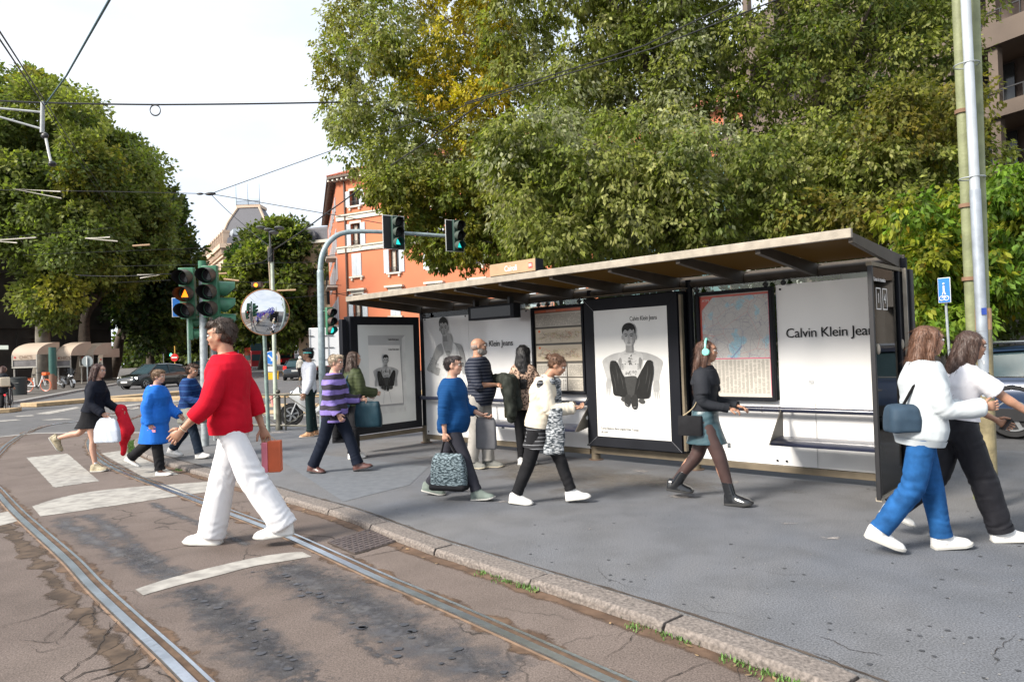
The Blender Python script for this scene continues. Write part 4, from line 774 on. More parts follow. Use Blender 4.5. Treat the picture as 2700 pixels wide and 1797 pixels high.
# --- city map: built as printed sheet with vector streets
ms = MB().box(-.012, -.006, 1.33, 2.19, .91, 2.12).build('map_sheet', mat('map_paper_list', (.56, .52, .46), .4, var=.06, scale=3), mf)
def mapmat():
    m, t, b = nmat('city_map_print'); Ln = t.links.new; nn = t.nodes.new; co = nn('ShaderNodeTexCoord')
    def ramp(src, st, fac='Fac'):
        r = nn('ShaderNodeValToRGB'); e = r.color_ramp.elements; r.color_ramp.interpolation = 'LINEAR'
        while len(e) < len(st): e.new(.5)
        for q, (p, c) in zip(e, st): q.position = p; q.color = (*c, 1)
        Ln(src, r.inputs[0]); return r.outputs[0]
    n = nn('ShaderNodeTexNoise'); n.inputs['Scale'].default_value = 4.2; n.inputs['Detail'].default_value = 7; Ln(co.outputs['Object'], n.inputs['Vector'])
    base = ramp(n.outputs['Fac'], [(.33, (.26, .48, .58)), (.40, (.34, .53, .60)), (.42, (.50, .49, .47)), (.66, (.45, .44, .42)), (.7, (.62, .60, .55))])
    cur = base
    for sc, col, w in ((9, (.20, .19, .24), .020), (26, (.30, .27, .28), .035), (4, (.10, .13, .30), .008), (3, (.55, .14, .12), .007), (60, (.42, .38, .36), .06)):
        v = nn('ShaderNodeTexVoronoi'); v.feature = 'DISTANCE_TO_EDGE'; v.inputs['Scale'].default_value = sc; Ln(co.outputs['Object'], v.inputs['Vector'])
        f = ramp(v.outputs['Distance'], [(0, (.8, .8, .8)), (w, (0, 0, 0))]); mm = nn('ShaderNodeMix'); mm.data_type = 'RGBA'; mm.inputs[7].default_value = (*col, 1); Ln(f, mm.inputs[0]); Ln(cur, mm.inputs[6]); cur = mm.outputs[2]
    Ln(cur, b.inputs['Base Color']); setin(b, Roughness=.25); return m
MB().box(-.016, -.0125, 1.345, 2.185, 1.36, 2.105).build('city_map', mapmat(), mf)
M_red = mat('map_red', (.60, .10, .07), .4, var=.1); M_pink = mat('map_pink', (.70, .13, .22), .4)
rb = MB(); rb.box(-.0175, -.0165, 1.345, 2.185, 2.085, 2.108); rb.box(-.0175, -.0165, 2.165, 2.188, 1.37, 2.108); rb.add([(-.018, 2.17, 2.09), (-.018, 2.02, 2.09), (-.018, 2.17, 1.93)], [(0, 1, 2)]); rb.build('map_border', M_red, mf, smooth=False)
MB().box(-.0175, -.0165, 1.335, 1.348, .93, 2.10).box(-.0175, -.0165, 1.335, 2.19, 1.352, 1.362).build('map_border', M_pink, mf)
lst = MB()
for k in range(17):
    y = 1.37+k*.0485
    for q in range(54):
        if random.random() < .9: zz = .955+q*.0072; lst.box(-.0135, -.0123, y, y+.040*random.uniform(.55, 1), zz, zz+.0036)
lst.build('street_index', mat('index_print', (.30, .285, .25), .6), mf, smooth=False)
text('map_heading', 'ATM', .04, mat('white_print', (.75, .72, .70), .5), mf, (-.0195, 2.155, 2.055), TXR, sx=1.1)
# --- timetable case
tf = frame(3.93, 4.89, .90, 2.155, .038, -.055, .03, 'timetable_frame')
M_cell = mat('timetable_paper', (.55, .51, .44), .35, var=.08, scale=3); M_grid = mat('timetable_print', (.24, .22, .19), .6)
M_cell2 = mat('line_diagram_paper', (.60, .51, .38), .35, var=.08, scale=3)
MB().box(-.012, -.006, 3.97, 4.85, .94, 2.115).build('case_back', mat('case_back_brown', (.10, .09, .075), .5), tf)
MB().box(-.018, -.0125, 3.98, 4.84, 2.07, 2.108).build('heading_strip', mat('orange_red_strip', (.55, .14, .07), .4), tf)
text('heading_letters', 'ORARI E PERCORSI', .022, M_cell, tf, (-.0195, 4.62, 2.088), TXR)
def cell(y0, y1, z0, z1, m=M_cell, cols=0, rows=0, seed=0):
    c = MB().box(-.017, -.0125, y0, y1, z0, z1).build('notice_sheet', m, tf); g = MB()
    for k in range(cols):
        y = y0+.012+(y1-y0-.024)*k/cols
        for q in range(rows):
            if random.random() < .85: z = z0+.012+(z1-z0-.03)*q/rows; g.box(-.0186, -.0176, y, y+(y1-y0)/cols*.55, z, z+(z1-z0)/rows*.5)
    if cols: g.build('printed_columns', M_grid, c, smooth=False)
    return c
cell(3.985, 4.83, 1.865, 2.06, cols=44, rows=14)
for z0, z1, sd in ((1.625, 1.835, 3), (1.365, 1.595, 5)):
    c = cell(3.985, 4.83, z0, z1, M_cell2); random.seed(sd)
    for nm, col, k in (('route_lines', (.28, .17, .12), 60), ('route_lines', (.10, .09, .12), 30), ('route_lines', (.60, .16, .08), 14), ('route_lines', (.50, .55, .12), 16)):
        g = MB()
        for _ in range(k):
            y = random.uniform(4.03, 4.78); z = z0+.10+random.gauss(0, .028); p = []
            for _i in range(5): p.append((-.0185, y, z)); y = min(4.80, max(4.0, y+random.gauss(0, .035))); z = min(z1-.02, max(z0+.015, z+random.gauss(0, .02)))
            g.tube(p, .0008, 3)
        if k == 60:
            for q in range(26): y = 4.05+q*.027; g.tube([(-.0185, y, z1-.085), (-.0185, y-.03, z1-.03-.01*random.random())], .0009, 3)
        g.build(nm, mat('route_%d%d' % (k, sd), col, .6), c, smooth=False)
    MB().disc((-.0185, 4.76, z1-.035), (1, 0, 0), .018).build('line_number_disc', mat('orange_disc', (.75, .16, .04), .5), c)
random.seed(11)
for z0, z1 in ((1.145, 1.33), (.95, 1.125)):
    for k, (y0, y1) in enumerate(((3.985, 4.255), (4.28, 4.555), (4.58, 4.83))):
        cell(y0, y1, z0, z1, M_cell if k != 1 else mat('white_notice', (.68, .66, .62), .35), 18 if k != 1 else 7, 13 if k != 1 else 8)
# grey strip between timetable case and post
MB().box(.0, .012, 3.895, 3.925, .16, 2.12).build('edge_strip', M_darkm, SH)
# lettering on the white panels
def brandtext(y, z, size, par, x=.0095, rot=TXR, nm='lettering', sx=1.): return text(nm, 'Calvin Klein Jeans', size, M_ink, par, (x, y, z), rot, sx=sx)
brandtext(1.175, 1.62, .148, SH, sx=.97); brandtext(6.17, 1.655, .130, SH, sx=.97)
# --- printed figures (flat prints built as layered flat shapes)
GR = lambda v: mat('print_grey_%03d' % int(v*1000), (v*.86, v*.86, v*.85) if .1 < v < .6 else (v, v, v*.985), .5, var=.10, scale=14, spec=.12)
class Print:
    """flat artwork: u to the viewer's right, v up, in metres, on a plane of the shelter"""
    def __init__(s, par, to3): s.par = par; s.to3 = to3; s.k = 0
    def shape(s, pts, g, nm='printed_figure', smooth=8, lay=None):
        s.k += 1; P = [(p[0], p[1], 0) for p in pts]
        if smooth:
            Q = bez(P+[P[0]], smooth)[:-1]
        else: Q = [Vector(p) for p in P]
        m = MB(); m.add([s.to3(q.x, q.y, s.k*.00022) for q in Q], [tuple(range(len(Q)))]); return m.build(nm, GR(g) if not isinstance(g, bpy.types.Material) else g, s.par, smooth=False)
    def el(s, u, v, a, b, g, nm='printed_figure', rot=0, n=22):
        return s.shape([(u+a*math.cos(2*PI*k/n)*math.cos(rot)-b*math.sin(2*PI*k/n)*math.sin(rot), v+a*math.cos(2*PI*k/n)*math.sin(rot)+b*math.sin(2*PI*k/n)*math.cos(rot)) for k in range(n)], g, nm, 0)
    def line(s, pts, w, g, nm='printed_figure'):
        P = [Vector((p[0], p[1], 0)) for p in pts]; L_, R_ = [], []
        for i, p in enumerate(P):
            d = (P[min(i+1, len(P)-1)]-P[max(i-1, 0)]).normalized(); n_ = Vector((-d.y, d.x, 0)); ww = w if not isinstance(w, (list, tuple)) else w[i]; L_.append(p+n_*ww/2); R_.append(p-n_*ww/2)
        return s.shape([(p.x, p.y) for p in L_+R_[::-1]], g, nm, 0)
def head(pr, u, v, h, hair=.03, tilt=0):
    """frontal printed head: h = head height, (u,v) = chin"""
    sc = h/.25; f = lambda a, b: (u+a*sc+b*sc*tilt, v+b*sc)
    pr.shape([f(-.048, -.075), f(.048, -.075), f(.046, .05), f(-.046, .05)], .30, smooth=0)
    pr.el(*f(-.089, .10), .012*sc, .028*sc, .40); pr.el(*f(.089, .10), .012*sc, .028*sc, .36)
    pr.shape([f(0, 0), f(.034, .006), f(.066, .045), f(.082, .10), f(.084, .17), f(.05, .225), f(0, .236), f(-.05, .225), f(-.084, .17), f(-.082, .10), f(-.066, .045), f(-.034, .006)], .47)
    pr.shape([f(.03, .01), f(.066, .045), f(.082, .10), f(.08, .16), f(.05, .15), f(.045, .08)], .33)
    pr.shape([f(-.066, .05), f(-.08, .10), f(-.06, .10), f(-.05, .05)], .36)
    pr.shape([f(-.088, .135), f(-.092, .20), f(-.06, .25), f(0, .268), f(.06, .25), f(.092, .20), f(.088, .135), f(.07, .19), f(.05, .175), f(.02, .195), f(-.01, .172), f(-.045, .19), f(-.07, .17)], hair, smooth=4)
    for q in (-1, 1):
        pr.line([f(q*.014, .128), f(q*.04, .140), f(q*.062, .134)], [.007*sc, .010*sc, .004*sc], .04)
        pr.el(*f(q*.037, .114), .017*sc, .0065*sc, .12); pr.el(*f(q*.037, .114), .006*sc, .005*sc, .01)
    pr.shape([f(-.008, .12), f(.010, .12), f(.017, .066), f(0, .058), f(-.014, .066)], .38); pr.line([f(-.014, .062), f(0, .057), f(.015, .063)], .005*sc, .14)
    pr.line([f(-.026, .036), f(-.008, .041), f(0, .039), f(.008, .041), f(.026, .036)], [.001, .010*sc, .009*sc, .010*sc, .001], .15); pr.line([f(-.018, .030), f(0, .027), f(.018, .030)], .006*sc, .28)
def seated(par, to3, w, h):
    """the seated bare-chested man in dark wide jeans, hands hanging, seen from the front; w,h = size of the sheet"""
    pr = Print(par, to3); X = lambda a: (a-.5)*w; Y = lambda b: b*h
    def sh(pts, g, sm=8): return pr.shape([(X(a), Y(b)) for a, b in pts], g, smooth=sm)
    for a, b in ((.42, .36), (.63, .73)):     # thin stool legs
        pr.line([(X(.44 if a < .5 else .60), Y(.22)), (X(a-.02 if a < .5 else .66), Y(0.01))], .006, .42)
    # arms (outer)
    sh([(.40, .665), (.28, .655), (.17, .63), (.11, .60), (.115, .56), (.14, .50), (.165, .455), (.215, .455), (.22, .50), (.215, .56), (.225, .585), (.33, .60), (.40, .60)], .43)
    sh([(.60, .665), (.72, .655), (.85, .625), (.925, .59), (.92, .55), (.89, .49), (.865, .435), (.80, .435), (.80, .50), (.815, .55), (.79, .585), (.68, .60), (.60, .60)], .40)
    sh([(.165, .462), (.145, .42), (.15, .385), (.215, .385), (.225, .43), (.215, .462)], .38); sh([(.80, .44), (.79, .40), (.80, .365), (.865, .365), (.875, .40), (.865, .445)], .36)
    for c, b0, t in ((.155, .39, -.006), (.172, .385, -.004), (.192, .385, 0), (.210, .39, .004), (.80, .37, -.004), (.82, .365, 0), (.84, .365, .004), (.86, .37, .008)):
        pr.line([(X(c), Y(b0+.01)), (X(c+t*.5), Y(b0-.03)), (X(c+t), Y(b0-.062))], [.0155, .0145, .008], .40)
    # torso
    sh([(.42, .672), (.50, .70), (.58, .672), (.66, .65), (.675, .60), (.66, .555), (.63, .50), (.60, .45), (.40, .45), (.37, .50), (.34, .555), (.325, .60), (.34, .65)], .50)
    sh([(.335, .60), (.365, .622), (.385, .60), (.375, .53), (.355, .55)], .24); sh([(.665, .60), (.635, .622), (.615, .60), (.625, .53), (.645, .55)], .20)
    pr.line([(X(.41), Y(.60)), (X(.45), Y(.585)), (X(.49), Y(.592))], .012, .38); pr.line([(X(.51), Y(.592)), (X(.55), Y(.585)), (X(.59), Y(.60))], .012, .36)
    pr.line([(X(.42), Y(.652)), (X(.49), Y(.645))], .008, .38); pr.line([(X(.51), Y(.645)), (X(.58), Y(.652))], .008, .36)
    for a, b in ((.43, .572), (.57, .572)): pr.el(X(a), Y(b), .009, .009, .18)
    random.seed(4)
    for _ in range(15):   # chest and belly tattoo marks
        a, b = random.uniform(.478, .52), random.uniform(.56, .648); pr.line([(X(a-.012*random.random()), Y(b)), (X(a+.006), Y(b+.006)), (X(a+.014*random.random()), Y(b-.004))], .0065, .05)
    for _ in range(16): a, b = random.uniform(.43, .58), random.uniform(.485, .512); pr.line([(X(a), Y(b)), (X(a+.008), Y(b+.011))], .005, .07)
    for a in (.395, .605):
        for q in range(3): pr.line([(X(a), Y(.53+q*.017)), (X(a+.006), Y(.542+q*.017))], .007, .06)
    # jeans
    sh([(.225, .59), (.25, .60), (.31, .595), (.345, .56), (.39, .50), (.43, .46), (.47, .40), (.475, .33), (.40, .315), (.33, .325), (.26, .335), (.245, .40), (.225, .48), (.215, .54)], .022)
    sh([(.80, .59), (.775, .60), (.73, .595), (.69, .56), (.63, .50), (.585, .455), (.53, .40), (.525, .33), (.60, .31), (.68, .31), (.745, .325), (.77, .40), (.80, .48), (.81, .54)], .020)
    sh([(.42, .475), (.58, .475), (.56, .39), (.53, .32), (.47, .32), (.44, .39)], .05)
    for q in ((.30, .56, .33, .42), (.25, .52, .30, .36), (.36, .50, .40, .38), (.74, .56, .70, .42), (.77, .50, .72, .36), (.63, .47, .58, .37)): pr.line([(X(q[0]), Y(q[1])), (X((q[0]+q[2])/2+.008), Y((q[1]+q[3])/2)), (X(q[2]), Y(q[3]))], [.003, .012, .003], .055)
    for c, b, g in ((.40, .30, .06), (.64, .29, .06)): pr.el(X(c), Y(b), .045, .03, g)
    pr.shape([(X(.44), Y(.34)), (X(.49), Y(.33)), (X(.49), Y(.28)), (X(.455), Y(.245)), (X(.41), Y(.26)), (X(.415), Y(.31))], .035); pr.shape([(X(.52), Y(.33)), (X(.575), Y(.34)), (X(.585), Y(.28)), (X(.57), Y(.235)), (X(.52), Y(.23)), (X(.50), Y(.28))], .03)
    pr.line([(X(.42), Y(.268)), (X(.455), Y(.252))], .008, .25); pr.line([(X(.53), Y(.24)), (X(.565), Y(.245))], .008, .25)
    head(pr, X(.50), Y(.712), h*.165)
    return pr
# --- middle poster case
ad = MB().box(-.16, .02, S1+.03, S2-.03, .215, 2.195).build('poster_case', M_darkm, SH, bevel=.01)
fr = MB(); y0, y1, z0, z1, w = S1+.05, S2-.055, .232, 2.178, .15
for a, b, c, d in (((y0, z0), (y1, z0), (y1-w, z0+w*.86), (y0+w, z0+w*.86)), ((y1, z0), (y1, z1), (y1-w, z1-w), (y1-w, z0+w*.86)), ((y1, z1), (y0, z1), (y0+w, z1-w), (y1-w, z1-w)), ((y0, z1), (y0, z0), (y0+w, z0+w*.86), (y0+w, z1-w))):
    e = .0012; P = [(-.185, *a), (-.185, *b), (-.172, *c), (-.172, *d)]; fr.prism(P, (.025, 0, 0))
fr.build('case_frame', M_darkm, ad, bevel=.002)
for a, b in (((y1-.002, z0+.002), (y1-w, z0+w*.86)), ((y0+.002, z0+.002), (y0+w, z0+w*.86)), ((y1-.002, z1-.002), (y1-w, z1-w))): MB().tube([(-.1865, *a), (-.174, *b)], .0018, 4).build('mitre_line', mat('mitre_line', (.3, .3, .32), .4), ad)
pw, ph, py_, pz = y1-w-(y0+w), z1-w-(z0+w*.86), (y0+y1)/2, z0+w*.86
sheet = MB().box(-.170, -.168, y0+w-.004, y1-w+.004, pz-.004, z1-w+.004).build('poster_sheet', M_poster, ad)
to3 = lambda u, v, l: (-.1705-l, py_-u, pz+v)
seated(sheet, to3, pw, ph)
brandtext(py_-pw*.01, pz+ph*.918, .083, sheet, x=-.1715, nm='poster_lettering', sx=.72)
text('poster_lettering', 'Corso Buenos Aires angolo Viale Tunisia', .048, M_ink, sheet, (-.1715, py_+pw*.45, pz+ph*.066), TXR, sx=.78)
text('poster_lettering', 'ck.com', .048, M_ink, sheet, (-.1715, py_+pw*.45, pz+ph*.036), TXR, sx=.85)
MB().box(-.175, -.12, S1-.0, S1+.03, .25, 2.15).build('case_hinge', M_brown, ad)
MB().box(-.13, .05, S1+.0, S2, 2.22, 2.235).build('case_cap', M_brown, ad)
# --- left poster case, square to the back wall
la = MB().box(-1.46, -.06, S3-.02, S3+.13, .285, 2.165).build('side_poster_case', M_darkm, SH, bevel=.01)
fr = MB(); x0, x1, z0, z1 = -1.455, -.065, .29, 2.165; w = .135
xs0, xs1, zs0, zs1 = x0+.145, x1-.12, z0+.12, z1-.135
for a, b, c, d in (((x0, z0), (x1, z0), (xs1, zs0), (xs0, zs0)), ((x1, z0), (x1, z1), (xs1, zs1), (xs1, zs0)), ((x1, z1), (x0, z1), (xs0, zs1), (xs1, zs1)), ((x0, z1), (x0, z0), (xs0, zs0), (xs0, zs1))):
    P = [(a[0], S3-.045, a[1]), (b[0], S3-.045, b[1]), (c[0], S3-.032, c[1]), (d[0], S3-.032, d[1])]; fr.prism(P, (0, .024, 0))
fr.build('case_frame', M_darkm, la, bevel=.002)
sheet2 = MB().box(xs0-.004, xs1+.004, S3-.030, S3-.028, zs0-.004, zs1+.004).build('poster_sheet', mat('poster_pale', (.64, .66, .645), .25, var=.03, scale=2), la)
L2 = lambda x, z, l: (x, S3-.0305-l, z)
def flat(pts, m, nm, l, par=sheet2): return MB().add([L2(a, b, l) for a, b in pts], [tuple(range(len(pts)))]).build(nm, m, par, smooth=False)
flat([(-1.12, .58), (-.37, .58), (-.37, 1.86), (-1.12, 1.86)], mat('print_recess', (.42, .43, .43), .4, var=.1, scale=2), 'printed_recess', .0004)
flat([(-1.12, .58), (-.37, .58), (-.43, .68), (-1.05, .70)], mat('print_recess_floor', (.55, .56, .55), .4), 'printed_recess', .0006)
flat([(-.37, .58), (-.37, 1.86), (-.44, 1.80), (-.44, .67)], mat('print_recess_side', (.60, .61, .60), .4), 'printed_recess', .0006)
flat([(-1.12, .71), (-.435, .70), (-.47, 1.68), (-1.12, 1.685)], mat('print_shadow_strip', (.25, .25, .26), .4), 'printed_recess', .0008)
inner = flat([(-1.12, .735), (-.45, .725), (-.485, 1.695), (-1.12, 1.705)], M_poster, 'printed_sheet', .0012)
pw2, ph2 = .64, .96
seated(inner, lambda u, v, l: (-.795+u, S3-.0325-l, .735+v*.98), .62, .93)
text('poster_lettering', 'Calvin Klein Jeans', .042, M_ink, inner, (-.725, S3-.0335, 1.625), (PI/2, 0, 0), sx=.78); text('poster_lettering', 'Calvin Klein Jeans', .042, M_ink, sheet2, (-.725, S3-.0335, 1.79), (PI/2, 0, 0), sx=.78)
MB().box(-1.58, -1.49, S3-.0, S3+.10, .3, 2.12).build('case_edge_post', M_darkm, la, bevel=.01)
MB().box(-1.40, .0, S3-.02, S3+.06, .20, .262).build('case_rail', M_brown, la)
# --- printed man in a white vest on the left white panel
vp = Print(SH, lambda u, v, l: (.0105-l, u, v))
Vs = lambda pts, g, sm=8: vp.shape([(a, b) for a, b in pts], g, 'printed_vest_figure', sm)
def vpx(a, b):
    p = onplane(850+a/2.614, 750+b/2.614, SO, (-math.sin(TH), math.cos(TH))); q = p-SO; return (q.dot(Vector((-math.sin(TH), math.cos(TH), 0))), q.z)
Vs([vpx(*p) for p in [(820, 400), (780, 430), (755, 500), (725, 560), (720, 590), (760, 610), (795, 625), (810, 580), (775, 560), (800, 500), (830, 470)]], .42)
Vs([vpx(*p) for p in [(890, 400), (925, 430), (945, 500), (960, 600), (1000, 620), (985, 540), (960, 430), (930, 405)]], .40)
Vs([vpx(*p) for p in [(815, 400), (835, 470), (815, 560), (800, 640), (795, 720), (985, 740), (960, 600), (930, 480), (905, 405)]], .70)
Vs([vpx(*p) for p in [(825, 400), (845, 470), (860, 490), (885, 470), (895, 400), (880, 340), (830, 340)]], .45)
for a in range(5): vp.line([vpx(848+a*6, 455), vpx(852+a*6, 470)], .008, .06, 'printed_vest_figure')
for _ in range(26): a, b = random.uniform(735, 790), random.uniform(500, 605); vp.line([vpx(a, b), vpx(a+8, b+5)], .006, .16, 'printed_vest_figure')
hh = vpx(840, 355); pv = Print(SH, lambda u, v, l: (.0098-l, u, v)); head(pv, hh[0], hh[1], .30, .05, tilt=.1)
# handrail and benches
M_tube = mat('dark_blue_tube', (.018, .022, .045), .28, metal=.0, var=.15, coat=.5)
for a, b in ((.06, 2.25), (3.86, 7.42)):
    r_ = MB().cyl((-.10, a, .785), (-.10, b, .785), .030, n=16).build('handrail', M_tube, SH)
    c_ = MB()
    for q in (a+.02, b-.05, a+1.17, a+1.37): c_.cyl((-.10, q-.006, .785), (-.10, q+.006, .785), .033, n=16)
    for q in (a+.04, (a+b)/2, b-.04): c_.cyl((-.10, q, .785), (.02, q, .785), .012, n=8)
    c_.build('rail_collar', mat('rail_collar', (.06, .06, .07), .4, metal=.5), r_)
M_plate = mat('bench_bracket', (.125, .115, .10), .45, metal=.4, var=.15)
def bench(a, b):
    s_ = MB(); r = [(-.15, .485), (-.17, .505), (-.30, .50), (-.42, .478), (-.455, .455), (-.45, .435), (-.42, .44), (-.30, .462), (-.17, .468)]
    s_.loft([[(x_, a, z_) for x_, z_ in r], [(x_, b, z_) for x_, z_ in r]]); se = s_.build('bench_seat', M_tube, SH)
    for q in (a, b):
        t_ = MB().prism([(-.08, q, .80), (-.115, q, .80), (-.47, q, .44), (-.40, q, .432), (-.10, q, .485)], (0, -.012 if q == a else .012, 0)).build('bench_bracket', M_plate, se)
        MB().disc((-.20, q-(.012 if q == a else -.0125), .60), (0, 1, 0), .026, th=.004).build('bracket_hole', M_vinyl, t_)
bench(.10, 1.20); bench(3.82, 5.75)
# right glass side wall
zt = 2.19; gx = -.985
sw = MB().box(gx-.028, gx+.012, -.018, .022, .10, zt+.02).build('side_wall_edge', M_black, SH, bevel=.004)
MB().box(gx+.01, -.10, .0, .008, .12, zt).build('side_glass', M_dglass, SH)
MB().box(gx-.02, .0, -.02, .03, .085, .118).build('side_rail', M_fascia, SH); MB().box(gx-.03, .0, -.02, .03, zt+.0, zt+.035).build('side_rail', M_brown, SH)
MB().box(-.16, -.105, -.02, .03, .12, zt).build('side_wall_edge', M_darkm, SH, bevel=.004); MB().box(.10, .20, -.07, .02, .26, zt+.03).build('outer_post', M_black, SH, bevel=.01); MB().box(-.06, -.03, -.06, -.03, .26, zt+.03).build('outer_post', M_fascia, SH)
M_wp = mat('white_print', (.75, .72, .70), .5)
text('stop_lettering', 'Linee in transito', .055, M_wp, SH, (-.915, -.003, 2.075), (PI/2, 0, 0), sx=1.1)
for k, n_ in ((0, '1'), (1, '4')):
    x = -.86+k*.20; ob = MB(); 
    for a, b, c, d in ((x, x+.145, 1.99, 2.0), (x, x+.145, 1.80, 1.81), (x, x+.01, 1.81, 1.99), (x+.135, x+.145, 1.81, 1.99)): ob.box(a, b, -.004, -.002, c, d)
    ob.build('line_number_box', M_wp, SH); text('line_number', n_, .13, M_wp, SH, (x+.04, -.003, 1.90), (PI/2, 0, 0))
for x, z in ((gx+.06, 1.44), (-.12, 1.47)): MB().ell((x, -.02, z), (.03, .018, .05)).build('glass_clamp', M_fascia, SH)
M_seat = MC['white_print']
MB().box(-.62, -.40, .0095, .011, 1.05, 1.12).build('glass_sticker', M_seat, SH)
# roof
zF, zB, xF, xB = 2.415, 2.33, -1.4865, .17
def roofz(x): return zB+(zF-zB)*(x-xB)/(xF-xB)
RA, RB = .0, 7.49
mb = MB(); mb.box(xF, xF+.045, RA, RB, zF-.02, zF+.062); rf = mb.build('roof_front_edge', M_fascia, SH, bevel=.006)
def slope(y, th, dz0, dz1, x0=xF+.045, x1=xB, hz=.075):
    P = [(x0, y-th/2, roofz(x0)+dz1-.055), (x1, y-th/2, roofz(x1)+dz0-.115), (x1, y-th/2, roofz(x1)+dz0+.03), (x0, y-th/2, roofz(x0)+dz1+.03)]
    return MB().prism(P, (0, th, 0))
slope(RA+.02, .04, 0, 0).build('roof_end_beam', M_rib, SH, bevel=.004); slope(RB-.02, .04, 0, 0).build('roof_end_beam', M_rib, SH, bevel=.004)
nr = 9
for k in range(1, nr): slope(RA+(RB-RA)*k/nr, .05, 0, 0).build('roof_rib', M_rib, SH, bevel=.004)
MB().cyl((.07, RA-.01, zB-.045), (.07, RB+.02, zB-.045), .062, n=18).build('roof_tube', M_rib, SH)
MB().cyl((.07, RA-.02, zB-.045), (.07, RA-.012, zB-.045), .055, n=18).build('tube_cap', M_fascia, SH)
MB().box(xB-.02, xB+.02, RA, RB, zB-.03, zB+.045).build('roof_back_edge', M_rib, SH)
mr, tr_, br_ = nmat('amber_roof_sheet'); tr_.nodes.remove(br_); o_ = tr_.nodes['Material Output']
d1 = tr_.nodes.new('ShaderNodeBsdfDiffuse'); d1.inputs[0].default_value = (.115, .078, .036, 1); d2 = tr_.nodes.new('ShaderNodeBsdfTranslucent'); d2.inputs[0].default_value = (.22, .15, .055, 1); d3 = tr_.nodes.new('ShaderNodeBsdfGlossy'); d3.inputs['Roughness'].default_value = .12
q1 = tr_.nodes.new('ShaderNodeMixShader'); q2 = tr_.nodes.new('ShaderNodeMixShader'); q1.inputs[0].default_value = .45; q2.inputs[0].default_value = .07
for a, b in ((d1.outputs[0], q1.inputs[1]), (d2.outputs[0], q1.inputs[2]), (q1.outputs[0], q2.inputs[1]), (d3.outputs[0], q2.inputs[2]), (q2.outputs[0], o_.inputs['Surface'])): tr_.links.new(a, b)
for k in range(nr):
    a, b = RA+(RB-RA)*k/nr+.026, RA+(RB-RA)*(k+1)/nr-.026
    MB().prism([(xF+.045, a, roofz(xF)+.028), (xB-.20, a, roofz(xB-.2)+.028), (xB-.20, b, roofz(xB-.2)+.028), (xF+.045, b, roofz(xF)+.028)], (0, 0, .008)).build('roof_sheet', mr, SH)
M_lamp = mat('black_lamp', (.02, .02, .022), .4)
for s_ in (4.55, 4.72, 6.15, 7.3, 3.98, 2.2, 1.35, 1.15):
    l_ = MB().cyl((-.05, s_, 2.235), (-.05, s_, 2.20), .012).ell((-.06, s_, 2.185), (.032, .032, .03)).build('clip_fitting', M_lamp, SH)
# display box under the roof
dx0, dx1 = -.62, -.47
db = MB().box(dx0, dx1, 4.70, 5.62, 2.00, 2.205).build('display_box', M_darkm, SH, bevel=.006)
MB().box(dx0-.004, dx0-.001, 4.76, 5.56, 2.03, 2.175).build('display_screen', mat('dark_screen', (.012, .011, .013), .2), db)
MB().box(dx0+.03, dx1-.03, 4.8, 4.84, 2.205, 2.30).box(dx0+.03, dx1-.03, 5.5, 5.54, 2.205, 2.30).build('hanger', M_lamp, db)
# station name board
nb = MB().box(xF-.012, xF+.03, 3.515, 4.275, 2.478, 2.625).build('name_board', mat('name_board_tan', (.40, .27, .155), .6, var=.1, scale=8), SH, bevel=.003)
MB().box(xF-.01, xF+.12, 3.50, 3.5135, 2.478, 2.625).build('board_end', M_darkm, nb)
text('board_lettering', 'Cairoli', .098, M_wp, nb, (xF-.0135, 4.02, 2.545), TXR, sx=.84, bold=.001)
MB().box(xF-.0145, xF-.0125, 3.560, 3.622, 2.518, 2.582).build('metro_square', mat('metro_red', (.62, .06, .05), .5), nb)
text('metro_letter', 'M', .05, M_wp, nb, (xF-.0155, 3.615, 2.55), TXR, sx=1.1, bold=.002)
tag(SH, label='long open tram shelter with sloping brown roof, white back panels and three framed posters')
